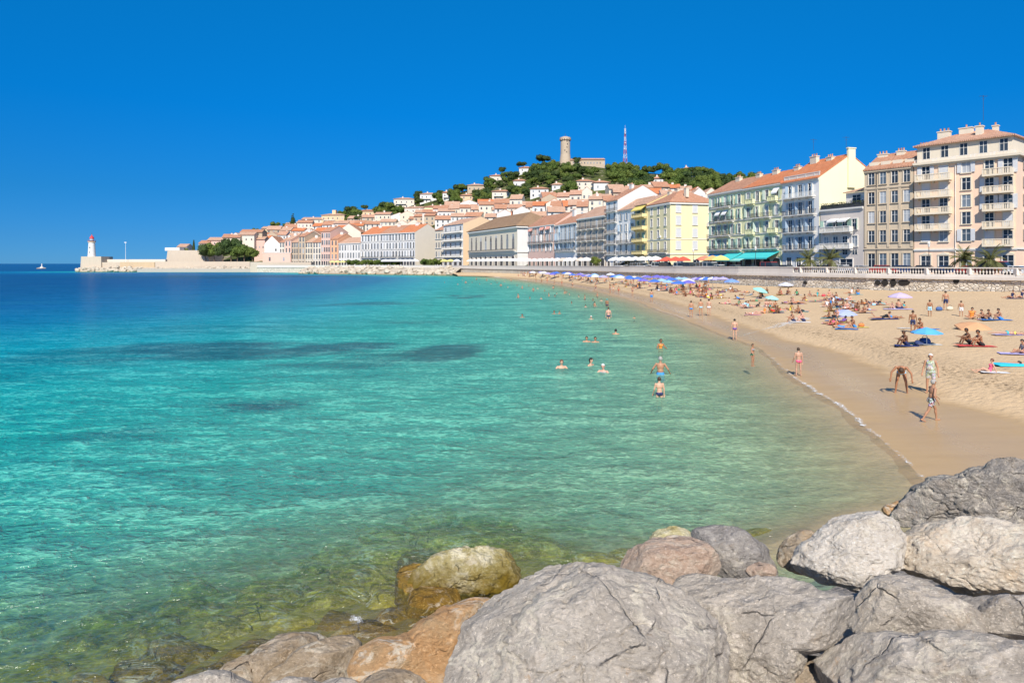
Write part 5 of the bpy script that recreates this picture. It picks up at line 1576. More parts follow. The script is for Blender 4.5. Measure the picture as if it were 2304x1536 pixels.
mb = MB(); mb.tube((0, 0, h), (0, 0, h+4.2), .12); mb.tube((0, 0, h+3), (0, 0, h+3.6), .3, .1); mb.build('flagpole', M_iron, tw)
mb = MB(); mb.lathe([(r*.8, h), (r*.6, h+.8), (.2, h+1.2)], 20); mb.build('cap', P_stone, tw)
def sblock(*a, **k): return block(*a, **k)
b = sblock('chateau', 'long stone chateau wing with orange roof beside the hilltop tower', 1305, 1361, 690, 359, 376, 12, P_stone, 'salmon', 2.0, ((8, .45, 1.2, 1.6),), cat='castle'); 
b = sblock('gatehouse', 'small stone building between the tower and the chateau wing', 1284, 1308, 686, 360, 374, 8, P_stone, 'orange', 1.6, ((2, .45, 1.0, 1.4),), cat='castle')
# mast
c = W(1406.5, 375, 680); mast = empty('radio_mast', c); tag(mast, 'tall red and white lattice radio mast on the hilltop', 'mast')
Hm = (375-289)/FPX*680
M_red = plain('red_paint', (0.50, 0.10, 0.08), 0.5); M_mw = plain('mast_white', (0.60, 0.60, 0.62), 0.5)
for seg in range(9):
    z0, z1 = Hm*seg/9, Hm*(seg+1)/9
    w0 = 3.0*(1-seg/9)**1.6+1.0; w1 = 3.0*(1-(seg+1)/9)**1.6+1.0
    mb = MB()
    for sx, sy in ((-1, -1), (1, -1), (1, 1), (-1, 1)):
        mb.tube((sx*w0/2, sy*w0/2, z0), (sx*w1/2, sy*w1/2, z1), .16, n=4)
    cs = [(-1, -1), (1, -1), (1, 1), (-1, 1)]
    for q in range(4):
        a, b_ = cs[q], cs[(q+1) % 4]
        mb.tube((a[0]*w0/2, a[1]*w0/2, z0), (b_[0]*w1/2, b_[1]*w1/2, z1), .09, n=4); mb.tube((b_[0]*w0/2, b_[1]*w0/2, z0), (a[0]*w1/2, a[1]*w1/2, z1), .09, n=4)
        mb.tube((a[0]*w0/2, a[1]*w0/2, z0), (b_[0]*w0/2, b_[1]*w0/2, z0), .1, n=4)
    mb.build('lattice_section', M_red if seg % 2 else M_mw, mast)
for k, z in enumerate((.45, .6, .72, .85, .93)):
    mb = MB(); mb.lathe([(.7, 0), (.8, .3), (.7, 1.0)], 8, (0, -.9 if k % 2 else .6, z*Hm)); mb.build('antenna', M_mw, mast)
mb = MB(); mb.tube((0, 0, Hm), (0, 0, Hm+3), .1); mb.build('antenna', M_mw, mast)

wmats = [P_white, P_cream, P_pale, P_low, P_peach, P_stone, P_yel, P_rose]
G_V = 'villas among the trees on the hill'
villas = [  # pxL, pxR, ytop(eave), ybot, roof, wall, label
 (886, 932, 448, 467, 'pale', 2, 'cream villa at the left end of the wooded hillside'),
 (945, 984, 437, 455, 'pale', 0, 'white villa with a hipped roof second from the left below the skyline'),
 (996, 1016, 434, 452, 'orange', 0, 'narrow villa squeezed between dark trees below the skyline'),
 (1036, 1067, 440, 455, 'orange', 4, 'low peach villa among trees left of centre'),
 (1102, 1138, 396, 408, 'orange', 2, 'villa near the skyline below the first umbrella pines'),
 (1052, 1092, 417, 430, 'pale', 5, 'weathered villa half hidden behind bushes'),
 (1155, 1184, 407, 421, 'orange', 0, 'small white villa high on the slope left of the tower'),
 (1168, 1197, 378, 386, 'orange', 0, 'villa on the skyline under the broad umbrella pine'),
 (1107, 1150, 431, 449, 'orange', 2, 'three storey cream villa in the middle of the slope'),
 (1193, 1234, 425, 443, 'orange', 0, 'white villa with an open terrace right of the cream three storey one'),
 (1297, 1338, 408, 428, 'orange', 2, 'wide villa with balconies below the wood, its left wing'),
 (1336, 1372, 411, 428, 'orange', 0, 'wide villa with balconies below the wood, its right wing'),
 (1470, 1492, 402, 412, 'orange', 0, 'lone white villa deep in the wood right of the mast'),
 (1540, 1552, 380, 386, 'orange', 7, 'tiny pink house on the skyline right of the mast'),
 (1232, 1262, 439, 456, 'orange', 3, 'pinkish house with terraces above the palace'),
 (1293, 1330, 452, 464, 'orange', 7, 'low rose house right of the terraced one'),
 (1330, 1362, 441, 449, 'pale', 5, 'low stone house behind the tall white gable'),
 (1242, 1268, 416, 426, 'pale', 0, 'small white house hidden by trees above the terraced one'),
 (805, 850, 475, 492, 'orange', 4, 'peach villa with a square plan alone among trees on the left slope'),
 (678, 735, 493, 508, 'pale', 2, 'large cream villa on the left, its lower left wing'),
 (722, 776, 484, 505, 'pale', 4, 'large cream villa on the left with a little roof turret'),
 (588, 655, 514, 527, 'pale', 6, 'long yellowish house on the skyline left of the lone cypress'),
 (655, 700, 520, 530, 'pale', 5, 'flat stone house below the lone cypress'),
 (910, 962, 468, 488, 'pale', 2, 'pale terraced house under the leftmost hillside villas'),
 (955, 1000, 466, 492, 'orange', 6, 'yellow house with a blank wall on the left slope'),
 (640, 700, 505, 515, 'pale', 5, 'low wall-like stone house under the cypress'),
]
for (x0, x1, yt, yb, rm, wi, lab) in villas:
    h = on_hill((x0+x1)/2, yb-1)
    D = h.y-2 if h is not None else crestD((x0+x1)/2)-8
    w = (x1-x0)/FPX*D
    nw = max(2, int(w/4.5))
    hh = (yb-yt)/FPX*D
    wins = ((nw, .62, 1.3, 1.7), (nw, .18, 1.4, 2.0)) if hh > 6 else ((nw, .4, 1.3, 1.7),)
    b = block('villa', lab, x0, x1, D, yt, yb+3, min(14, w*.7), wmats[wi], rm, 2.2, wins, turn=random.uniform(-.15, .1), kind='hip' if x1 > 900 or x0 == 722 or x0 == 805 else 'gable', cat='villa', group=G_V)
    if hh > 7:
        b.balcony(b.L*.35, b.H*.5, b.L*.5, 1.6, 'stone', M_trim)
    chimney(b.roof, b.L*.4, b.dp*.45, b.H+1.5, 1.2, .9, 1.4)
    if x0 == 722:
        mb = MB(); mb.box(b.L*.4, b.L*.55, b.dp*.3, b.dp*.6, b.H+1, b.H+5.5); mb.build('turret', P_peach, b.root)

# old town: terraces of houses climbing from the seafront; each placed where it stands on the slope
G_O = 'old town houses on the lower slope'
rs = np.random.RandomState(21)
LAB_O = {0: 'white old town house in the crowded rows above the seafront', 1: 'cream old town house in the crowded rows above the seafront', 2: 'pale old town house in the crowded rows above the seafront',
         3: 'pinkish old town house in the crowded rows above the seafront', 5: 'stone coloured old town house in the crowded rows above the seafront'}
rowspec = [  # px range, y of the base line from left to right, house width in px
 (470, 600, 551, 557, 20), (500, 600, 560, 568, 22), (540, 600, 541, 550, 22), (600, 760, 536, 536, 24), (600, 700, 547, 552, 22), (640, 800, 524, 526, 26), (760, 930, 519, 520, 28), (780, 1000, 507, 503, 30),
 (900, 1180, 498, 488, 32), (930, 1050, 512, 508, 30), (1000, 1250, 476, 478, 34), (1060, 1300, 493, 489, 34), (1150, 1420, 507, 474, 36), (1220, 1370, 478, 463, 32), (1380, 1600, 470, 462, 34), (1370, 1460, 452, 458, 30),
 (1440, 1560, 447, 450, 30), (1090, 1250, 512, 505, 34)]
for (xa, xb, ya, yb, wpx) in rowspec:
    x = xa
    while x < xb:
        w_ = wpx*(0.75+.6*rs.rand()); xm = x+w_/2; y = ya+(yb-ya)*(xm-xa)/(xb-xa)+rs.randn()*2
        h = on_hill(xm, y)
        if h is not None:
            D = h.y; wm_i = [0, 1, 2, 3, 0, 2, 5][rs.randint(7)]; hm = rs.uniform(6.0, 10.5)
            yt = HY-(h.z+hm-CAMH)/D*FPX
            rk = ['orange', 'pale', 'salmon', 'bright', 'pale'][rs.randint(5)]
            w_m = w_/FPX*D; nw = max(1, int(w_m/3.6))
            if rs.rand() < .2:
                hgt = hm; 
                endhouse(LAB_O[wm_i], x, x+w_, D, yt, yt-3.0*FPX/D, y+5, 14, wmats[wm_i], rk, ((.25, .62, 1.3, 1.9), (.7, .62, 1.3, 1.9), (.5, .28, 1.3, 1.9)), G_O)
            else:
                b = block('town_house', LAB_O[wm_i], x, x+w_, D, yt, y+5, 11, wmats[wm_i], rk, rs.uniform(2.2, 3.6), ((nw, .66, 1.4, 2.0), (nw, .32, 1.4, 2.1)), turn=rs.uniform(-.25, .12), group=G_O)
                if rs.rand() < .6: chimney(b.roof, b.L*rs.uniform(.2, .8), b.dp*.5, b.H+2.2, 1.4, .9, 1.5, pots=2)
        x += w_*1.0

# trees on the hill
G_T = 'trees on the hill'
TL = {'pine_a': 'green umbrella pine in the wood on the hill', 'pine_b': 'dark umbrella pine in the wood on the hill', 'round_a': 'mid green round tree in the wood on the hill', 'round_b': 'dark round tree in the wood on the hill',
      'round_c': 'light yellow green round tree in the wood on the hill', 'round_d': 'mid green round tree in the wood on the hill', 'bush': 'pale green bush between the villas on the hill', 'bush_b': 'green bush between the villas on the hill'}
rs = np.random.RandomState(9)
vboxes = [(v[0]-4, v[1]+4, v[2]-8, v[3]+1) for v in villas]
placed = []
def lower_edge(px): return interp(px, [(700, 512), (780, 506), (860, 498), (930, 478), (1000, 468), (1100, 458), (1200, 448), (1300, 446), (1400, 440), (1460, 445), (1600, 442), (1700, 430), (2000, 440)])
cnt = 0
for att in range(9000):
    if cnt >= 236: break
    px = rs.uniform(780, 1760) if rs.rand() < .6 else rs.uniform(770, 1240); 
    yc = interp(px, CREST); yl = lower_edge(px)
    if yl <= yc: continue
    py = rs.uniform(yc+1, yl)
    if 1245 < px < 1372 and py < yc+15: continue
    p = on_hill(px, py)
    if p is None: continue
    D = p.y; s = rs.uniform(.95, 1.55) if px > 1180 else rs.uniform(.8, 1.35)
    r_px = 3.6*s/D*FPX; h_px = 7*s/D*FPX
    bad = False
    for (a, b_, c_, d_) in vboxes:
        if a+2 < px < b_-2 and py > c_+1 and py-h_px*.75 < d_: bad = True; break
        if px+r_px*.5 > a+4 and px-r_px*.5 < b_-4 and py > d_-2 and py-h_px < (c_+d_)/2: bad = True; break
    if bad: continue
    if any((px-q[0])**2+((py-q[1])*1.7)**2 < (r_px*(1.0 if px > 1240 else .72))**2 for q in placed): continue
    placed.append((px, py))
    if px > 1180: k = ['pine_a', 'round_a', 'round_b', 'round_c', 'pine_b', 'round_d', 'round_b', 'round_a'][rs.randint(8)]
    else: k = ['round_a', 'round_b', 'pine_b', 'bush', 'round_c', 'bush_b', 'round_d'][rs.randint(7)]
    if k.startswith('bush'): s *= 1.5
    tree(k, (p.x, p.y, p.z-.3), s, TL[k], G_T, name='bush' if k.startswith('bush') else 'tree', cat='bush' if k.startswith('bush') else 'tree')
    cnt += 1
for k_ in range(64):
    px = 800+6.8*k_+rs.uniform(-4, 4); p = on_hill(px, interp(px, CREST)+rs.uniform(3, 16))
    if p is None or any(a_+6 < px < b_-6 and HY+(CAMH-p.z)/p.y*FPX > c_+6 for (a_, b_, c_, d_) in vboxes): continue
    sp_ = ['round_a', 'pine_b', 'round_b', 'pine_a', 'round_d'][rs.randint(5)]
    tree(sp_, (p.x, p.y, p.z-.4), rs.uniform(.95, 1.5), 'dark green tree standing on the left skyline of the hill', 'trees on the left skyline of the hill')
def tree_at(spec, px, pyb, pyt, label, group=None, D=None, name='tree', cat='tree', wide=1.0):
    """tree whose foot shows at pyb and top at pyt"""
    h = on_hill(px, pyb) if D is None else None
    p = W(px, pyb, D) if D else (h if h is not None else W(px, pyb, crestD(px)-4))
    H = (pyb-pyt)/FPX*p.y
    hh = {'pine': 7.6, 'roun': 7.4, 'cypr': 11.0, 'ceda': 11.5, 'bush': 3.0}[spec[:4]]
    s = H/hh
    o = tree(spec, (p.x, p.y, p.z), s, label, group, name=name, cat=cat); o.scale = (s*wide, s*wide, s)
    return o
tree_at('pine_b', 1226, 378, 352, 'broad flat umbrella pine on the skyline just left of the tower', name='umbrella_pine', cat='pine tree', wide=1.25)
tree_at('pine_b', 1168, 384, 366, 'umbrella pine on the skyline above a villa, second left of the tower', name='umbrella_pine', cat='pine tree', wide=1.2)
tree_at('round_b', 1298, 372, 354, 'dark round tree right beside the foot of the tower')
tree_at('cedar', 659, 512, 477, 'lone dark conical conifer standing above the left roofs', name='conifer', cat='conifer')
tree_at('round_b', 940, 450, 430, 'dark tree on the skyline behind the leftmost villa')
tree_at('round_b', 1130, 392, 376, 'dark tree on the skyline left of the umbrella pines')
for (px, yb, yt, k, lab) in ((790, 492, 465, 'round_b', 'dark tree right of the turreted villa'), (770, 494, 474, 'round_a', 'green tree right behind the turreted villa'), (822, 478, 462, 'pine_b', 'small umbrella pine above the lone peach villa'),
                             (862, 480, 455, 'round_b', 'tall dark tree right of the lone peach villa'), (880, 486, 456, 'round_a', 'green tree left of the cream villa'), (840, 497, 482, 'bush', 'light bush below the lone peach villa'),
                             (800, 500, 486, 'bush', 'light bush on the slope left of the lone peach villa'), (900, 478, 462, 'round_c', 'light green tree on the left slope'), (620, 520, 500, 'round_a', 'round tree on the left skyline above the yellowish house'),
                             (575, 528, 514, 'round_a', 'dark round tree on the skyline at the left'), (645, 512, 500, 'bush_b', 'bush at the foot of the lone conifer'), (680, 514, 500, 'bush_b', 'bush right of the lone conifer')):
    tree_at(k, px, yb, yt, lab)
# trees on the quay at the left
for i, (px, yb, yt, k, w_) in enumerate([(462, 588, 551, 'round_b', 1.0), (482, 588, 547, 'round_a', .95), (503, 588, 545, 'round_b', .95), (520, 589, 538, 'round_b', .8), (534, 589, 556, 'round_a', .9), (550, 589, 553, 'round_d', .85), (568, 589, 558, 'round_a', .9)]):
    o = tree_at(k, px, yb, yt, ['first', 'second', 'third', 'fourth and tallest', 'fifth', 'sixth', 'last'][i]+' tree from the left in the row on the far quay', 'trees on the far quay', D=545, wide=w_)
tree_at('cypress', 436, 566, 538, 'small dark cypress above the bastion wall', D=575, name='cypress', cat='cypress')
for (px, yb, yt, lab) in ((416, 567, 556, 'small round bush on the bastion'), (448, 592, 582, 'bush at the right foot of the bastion')):
    tree_at('bush_b', px, yb, yt, lab, D=560, name='bush', cat='bush')

# ------------------------------------------------------------------ lighthouse quay
DJ = 528
M_quay = plaster('quay_masonry', (0.52, 0.44, 0.345), 0.6); M_quayb = plaster('brown_quay_masonry', (0.52, 0.40, 0.26), 0.6)
def slab(name, label, px0, px1, y0, y1, D, depth, mat, cat, group=None, taper=0):
    a = W(px0, y1, D); b_ = W(px1, y0, D); mb = MB()
    z0 = -1.0 if y1 >= 598 else a.z
    mb.add([(a.x, D, z0), (b_.x, D, z0), (b_.x, D+depth, z0), (a.x, D+depth, z0), (a.x+taper, D+taper, b_.z), (b_.x-taper, D+taper, b_.z), (b_.x-taper, D+depth, b_.z), (a.x+taper, D+depth, b_.z)],
           [(3,2,1,0),(4,5,6,7),(0,1,5,4),(1,2,6,5),(2,3,7,6),(3,0,4,7)])
    o = mb.build(name, mat); return tag(o, label, cat, group)
slab('quay_block', 'square masonry block carrying the lighthouse', 180, 228, 577, 602, 526, 16, M_quay, 'quay', taper=.5)
slab('quay_wall', 'high pale sea wall running from the lighthouse to the bastion', 228, 372, 583.5, 602, 534, 3, plaster('pale_quay_wall', (0.64, 0.58, 0.49), .4), 'wall')
slab('quay_wall', 'lower pale wall of the quay next to the lighthouse', 228, 270, 590, 602, 527.5, 5, M_quay, 'wall')
slab('quay_wall', 'ochre brown stretch of the quay wall', 270, 348, 589.5, 602, 527, 6, M_quayb, 'wall')
slab('quay_wall', 'long pinkish grey stretch of the quay wall below the trees', 349, 562, 588.5, 602, 526.5, 9, M_quay, 'wall')
slab('quay_wall', 'brownish quay wall ending at the nearer riprap', 563, 700, 589.5, 604, 500, 9, M_quay, 'wall')
slab('quay_ground', None, 372, 640, 591.0, 603, 536, 60, M_pave, None).pop('category', None) if False else None
mb = MB(); a = W(350, 590, 536); b_ = W(700, 590, 536); mb.box(a.x, b_.x, 509.5, 640, -1, 6.3-(589.6-593)*0.0-3.9); qg = mb.build('quay_ground', M_pave); tag(qg, kind='structure')
slab('bastion', 'low angular bastion with pale walls left of the quay trees', 373, 470, 563, 594, 548, 28, M_quay, 'bastion', taper=1.0)
slab('bastion', 'small white parapet block on the left corner of the bastion', 371, 404, 557, 564, 549, 8, P_white, 'bastion')
for k, (x0, x1, yt, yb, wm, rm, lab) in enumerate([(398, 420, 555, 563, P_white, 'pale', 'low white house on the bastion'), (447, 470, 547, 560, P_pale, 'orange', 'pale house left of the conical quay trees'), (466, 500, 540, 556, P_rose, 'pale', 'rose house above the quay trees'), (500, 540, 534, 552, P_cream, 'orange', 'cream house above the middle of the quay trees'),
        (536, 572, 528, 552, P_pale, 'pale', 'pale house above the right end of the quay trees'), (572, 596, 538, 580, P_rose, 'pale', 'pink house right of the quay trees'), (540, 590, 522, 532, P_stone, 'orange', 'stone house highest at the left of the town')]):
    block('town_house', lab, x0, x1, 574+k*4, yt, yb+8, 12, wm, rm, 2.4, ((3, .6, 1.2, 1.6),), group='houses at the far left')
# lighthouse
c = W(206.5, 577, 533); lh = empty('lighthouse', c); tag(lh, 'white lighthouse with a red lantern on the masonry block', 'lighthouse')
mpp = 533/FPX; H1 = (577-546)*mpp
mb = MB(); mb.lathe([(8.6*mpp, -.5), (8.0*mpp, .6), (7.9*mpp, .9), (6.8*mpp, H1*.75), (6.5*mpp, H1)], 24); mb.build('tower', P_white, lh)
mb = MB(); mb.lathe([(6.9*mpp, H1), (7.9*mpp, H1+.5), (7.9*mpp, H1+.9), (7.4*mpp, H1+.9)], 24); g_ = mb.build('gallery', P_peach, lh)
mb = MB(); mb.lathe([(7.8*mpp, H1+1.75), (7.8*mpp, H1+1.9)], 24)
for k in range(16):
    a = k*math.pi/8; mb.tube((math.cos(a)*7.7*mpp, math.sin(a)*7.7*mpp, H1+.9), (math.cos(a)*7.7*mpp, math.sin(a)*7.7*mpp, H1+1.8), .07, n=4)
mb.build('railing', M_red, g_)
mb = MB(); mb.lathe([(4.1*mpp, H1+.9), (4.1*mpp, H1+3.0)], 16); mb.build('lantern_room', plain('lantern_glass', (0.35, 0.55, 0.62), .2), lh)
M_redb = plain('bright_red_paint', (0.62, 0.05, 0.05), .4)
mb = MB(); mb.lathe([(4.6*mpp, H1+3.0), (4.7*mpp, H1+3.3), (3.9*mpp, H1+4.4), (2.0*mpp, H1+5.2), (.8*mpp, H1+5.5), (.9*mpp, H1+6.0), (.2*mpp, H1+6.5)], 16); mb.build('dome', M_redb, lh)
mb = MB(); mb.tube((0, 0, H1+6.3), (0, 0, H1+7.6), .08); mb.build('lightning_rod', M_iron, lh)
for z in (.25, .6): mb = MB(); mb.box(-.35, .35, -7.6*mpp, -6.5*mpp, H1*z, H1*z+1.0); mb.build('window', M_dark, lh)
mb = MB(); p0 = W(282.5, 599, 531); z0 = 0; mb.tube((0, 0, 0), (0, 0, zat(546, 531)), .16, .1, 6); mb.box(-.8, .8, -.3, .3, zat(546, 531)-.1, zat(546, 531)+.5)
o = mb.build('lamp_post', M_white); o.location = (p0.x, 531, 0); tag(o, 'thin tall white lamp post on the lighthouse quay', 'lamp post')
# small islet with a beacon
c = G(94, 605); D = c.y
mb = MB(); c = G(94, 604.3)
isl = link('islet', stones[2], loc=(c.x, c.y, .0)); isl.scale = (13*c.y/FPX, 12*c.y/FPX, 2.6); tag(isl, 'small pale rock islet in the open sea at the left', 'islet')
mb = MB(); mb.lathe([(2.2, 0), (1.8, 1.0), (.7, 1.4), (.5, 4.0), (.8, 4.2), (.3, 5.0)], 10); o = mb.build('beacon', P_white); o.location = (c.x, c.y, 1.0); tag(o, 'small white beacon on the rock islet', 'beacon')
o = tree_at('bush_b', 1, 1, 0, '') if False else None

# ------------------------------------------------------------------ palms, promenade trees, cars, cafe parasols
def frond_crown(seed, n=34, Lf=3.0):
    rs = np.random.RandomState(seed); mb = MB()
    for k in range(n):
        az = rs.rand()*6.283; el = rs.uniform(-.35, 1.35); L_ = Lf*(.8+.35*rs.rand())
        p = Vector((0, 0, 0)); d = Vector((math.cos(az)*math.cos(el), math.sin(az)*math.cos(el), math.sin(el)))
        side = Vector((-math.sin(az), math.cos(az), 0)); prev = p
        for j in range(9):
            q = prev+d*(L_/9); d = (d+Vector((0, 0, -.17))).normalized()
            wl_ = .62*math.sin(math.pi*(j+1.2)/10.5)
            for sg in (-1, 1):
                for h_ in (0, .5):
                    a = prev.lerp(q, h_); tip = a+side*sg*wl_+d*wl_*.55-Vector((0, 0, wl_*.35))
                    mb.add([a, prev.lerp(q, h_+.34), tip], [(0, 1, 2)])
            mb.tube(prev, q, .035, n=3)
            prev = q
    return mb.mesh('crown', L_palm)
palm_crowns = [frond_crown(5), frond_crown(6)]
def palm_trunk(h):
    mb = MB(); mb.lathe([(.42, -.3), (.36, h*.3), (.33, h*.7), (.5, h*.92), (.42, h)], 10); return mb.mesh('trunk', M_bark)
M_pt = palm_trunk(2.6)
def palm(px, D, ytop, label, k=0, group='palms along the promenade'):
    s = (zat(ytop, D)-PROM)/4.9
    o = empty('palm_tree', (*pw(px, D), PROM), random.random()*6); o.scale = (s, s, s); tag(o, label, 'palm tree', group)
    link('crown', palm_crowns[k], o, loc=(0, 0, 2.5)); link('trunk', M_pt, o)
    return o
palm(1819, 127, 559, 'palm tree left of its pair before the pale blue building'); palm(1868, 123, 556, 'palm tree right of its pair before the low pinkish building', 1)
palm(2168, 105, 553, 'left one of the two palm trees before the pink block', 1); palm(2229, 101, 552, 'right one of the two palm trees before the pink block')
for i, px in enumerate((1340, 1416, 1408, 1432)):
    palm(px, parapetD(px)+12, 581-i % 2*2, 'small leafy palm among the parked cars before the balcony buildings', i % 2, 'small palms before the balcony buildings')
for (px) in list(range(790, 905, 13)):
    D = parapetD(px)+14; tree_at('round_a', px, 602, 585, 'small clipped tree in the row before the long white seafront houses', 'clipped promenade trees', D=D, name='promenade_tree', wide=1.1)
for (px) in (955, 972, 986): tree_at('round_a', px, 602, 583, 'small round tree before the beige gable of the seafront', 'promenade trees by the beige gable', D=parapetD(px)+14, name='promenade_tree')
tree_at('round_c', 1341, 603, 577, 'light green street tree before the grey brown building', D=parapetD(1341)+13, name='promenade_tree')

M_carg = plain('car_glass', (0.03, 0.04, 0.05), .08, var=.05); M_tyre = plain('tyre_rubber', (.02, .02, .02), .8)
M_car = objcolor('car_paint', .25, .04)
def car_meshes(L, H, kind):
    body = MB(); hw = .86
    if kind == 'van': low = [(-L/2, .35), (L/2, .35), (L/2, 1.0), (L/2-.5, 1.15), (-L/2, 1.15)]; cab = [(-L/2+.05, 1.15), (L/2-.55, 1.15), (L/2-1.25, H), (-L/2+.1, H)]
    else: low = [(-L/2, .35), (L/2, .35), (L/2, .72), (L/2-.9, .92), (-L/2, .95)]; cab = [(-L/2+.15, .94), (L/2-1.2, .92), (L/2-1.95, H), (-L/2+.7, H)]
    body.prism(low, -hw, hw)
    roof = [(cab[3][0]-.02, H-.09), (cab[2][0]+.03, H-.09), (cab[2][0]-.05, H), (cab[3][0]+.05, H)]
    body.prism(roof, -hw+.12, hw-.12)
    g = MB(); g.prism([(cab[0][0], cab[0][1]+.0), (cab[1][0], cab[1][1]), (cab[2][0], H-.091), (cab[3][0], H-.091)], -hw+.1, hw-.1)
    pil = MB()
    for x in (cab[3][0]+.1, (cab[3][0]+cab[2][0])/2): 
        for s_ in (-1, 1): pil.box(x-.04, x+.04, min(s_*(hw-.1), s_*(hw-.07)), max(s_*(hw-.1), s_*(hw-.07)), cab[0][1], H-.06)
    w = MB(); w.lathe([(.2, -.11), (.32, -.11), (.32, .11), (.2, .11)], 14)
    me = w.mesh('wheel', M_tyre)
    hl = MB(); hl.box(-.03, .03, -.16, .16, -.08, .08)
    return body.mesh('body', M_car), g.mesh('window', M_carg), me, hl.mesh('headlight', M_trim), pil.mesh('pillar', M_car), L
CARS = [car_meshes(4.1, 1.45, 'car'), car_meshes(4.5, 1.5, 'car'), car_meshes(4.9, 2.1, 'van')]
def car(px, D, k, col, label, dz=0, group='cars parked along the promenade'):
    x, y = pw(px, D); x2, y2 = pw(px+4, frontD(px+4)); x1, y1 = pw(px-4, frontD(px-4))
    a = math.atan2(y2-y1, x2-x1)
    bm_, g_, w_, hl, pil, L_ = CARS[k]
    o = empty('parked_car' if k < 2 else 'parked_van', (x, y, PROM+dz), a); tag(o, label, 'car' if k < 2 else 'van', group)
    q = link('body', bm_, o); q.color = (*col, 1); link('window', g_, o)
    p_ = link('pillar', pil, o); p_.color = (*col, 1)
    for sx in (-1, 1):
        for sy in (-1, 1):
            ww = link('wheel', w_, o, loc=(sx*L_*.31, sy*.8, .32)); ww.rotation_euler = (R(90), 0, 0)
    for sy in (-1, 1): link('headlight', hl, o, loc=(L_/2+.01, sy*.6, .62))
    return o
cc = [('white', (.78, .78, .77)), ('black', (.02, .02, .025)), ('dark blue', (.03, .06, .16)), ('silver', (.45, .46, .48)), ('red', (.42, .05, .04)), ('dark grey', (.09, .09, .10))]
rs = np.random.RandomState(31)
i = 0
px = 2296
while px > 1600:
    D = parapetD(px)+7.0+1.2*rs.rand()
    n, c_ = cc[rs.randint(6)]; k = [0, 1, 0, 1, 2][rs.randint(5)]
    if abs(px-1850) < 26: n, c_ = cc[0]
    if 1590 < px < 1650: pass
    car(px, D, k, c_, '%s %s parked behind the parapet before the tall seafront buildings' % (n, 'van' if k == 2 else 'car'))
    px -= 5.6*FPX/D*(.62); i += 1
for px in range(1600, 1380, -17):
    n, c_ = cc[[0, 0, 1, 3, 5][rs.randint(5)]]; car(px, parapetD(px)+8, 2 if px % 3 else 0, c_, '%s vehicle parked in the row before the yellow and ochre buildings' % n)

def parasol_mesh(n, r, h, droop, mat, valance=.12):
    mb = MB(); vs = [(0, 0, h)]; 
    for k in range(n):
        a = 2*math.pi*k/n; vs.append((math.cos(a)*r*.5, math.sin(a)*r*.5, h-droop*.38))
    for k in range(n):
        a = 2*math.pi*k/n; vs.append((math.cos(a)*r, math.sin(a)*r, h-droop))
    for k in range(n):
        a = 2*math.pi*k/n; vs.append((math.cos(a)*r*1.005, math.sin(a)*r*1.005, h-droop-valance))
    fs = [(0, 1+k, 1+(k+1) % n) for k in range(n)]+[(1+k, 1+n+k, 1+n+(k+1) % n, 1+(k+1) % n) for k in range(n)]+[(1+n+k, 1+2*n+k, 1+2*n+(k+1) % n, 1+n+(k+1) % n) for k in range(n)]
    mb.add(vs, fs); m0 = len(mb.v)
    # underside
    mb.add([(x*.985, y*.985, z-.03) for x, y, z in vs[:1+2*n]], [(0, 1+(k+1) % n, 1+k) for k in range(n)]+[(1+(k+1) % n, 1+n+(k+1) % n, 1+n+k, 1+k) for k in range(n)])
    return mb.mesh('canopy', mat)
M_cloth = objcolor('canopy_cloth', .85, .12, 2.0)
pole_me = None
mb = MB(); mb.tube((0, 0, -.2), (0, 0, 2.35), .03, n=6); mb.tube((0, 0, 2.3), (0, 0, 2.5), .02, .01, n=6); pole_me = mb.mesh('pole', M_white)
caf_can = parasol_mesh(4, 2.1, 2.9, .75, M_cloth, .2)
mb = MB(); mb.tube((0, 0, 0), (0, 0, 2.8), .05, n=6); caf_pole = mb.mesh('pole', M_white)
def cafe(px, dD, col, label, s=1.0, group=None):
    D = parapetD(px)+dD; o = empty('cafe_parasol', (*pw(px, D), PROM), rs.rand()*.5+.4); o.scale = (s, s, s); tag(o, label, 'parasol', group)
    c = link('canopy', caf_can, o); c.color = (*col, 1); link('pole', caf_pole, o)
for px in range(1060, 1190, 9): cafe(px, 10, (.82, .80, .78), 'white cafe parasol in the line before the palace', 1.5, 'white cafe parasols before the palace')
for px in range(1190, 1325, 13): cafe(px, 11, [(.8, .78, .75), (.6, .5, .42), (.8, .79, .77)][rs.randint(3)], 'pale cafe parasol before the rose and bluish buildings', 1.4, 'pale cafe parasols before the rose building')
for px in range(1385, 1480, 15): cafe(px, 12, (.8, .79, .77), 'white cafe parasol left of the red ones on the promenade', 1.35, 'white cafe parasols by the ochre building')
for i, px in enumerate((1480, 1500, 1520, 1537)): cafe(px, 13, (.68, .10, .06), 'red cafe parasol before the yellow corner building', 1.25, 'red cafe parasols')
for i, px in enumerate((1586, 1603, 1622)): cafe(px, 15, [(.75, .22, .14), (.78, .4, .15), (.75, .62, .2)][i], ['red', 'orange', 'yellow'][i]+' cafe parasol before the pale green building', 1.3)
for px in range(868, 935, 11): cafe(px, 12, (.82, .82, .84), 'white pointed cafe parasol before the white seafront houses', 1.6, 'white cafe parasols before the white houses')
for px in (1000, 1014, 1028): cafe(px, 12, (.78, .66, .22) if px != 1028 else (.8, .8, .8), 'yellow or white cafe parasol before the white balcony block', 1.5, 'cafe parasols before the balcony block')
for px in (748, 760, 772): cafe(px, 12, (.8, .7, .25), 'yellow cafe parasol before the narrow orange house', 1.3, 'yellow cafe parasols')
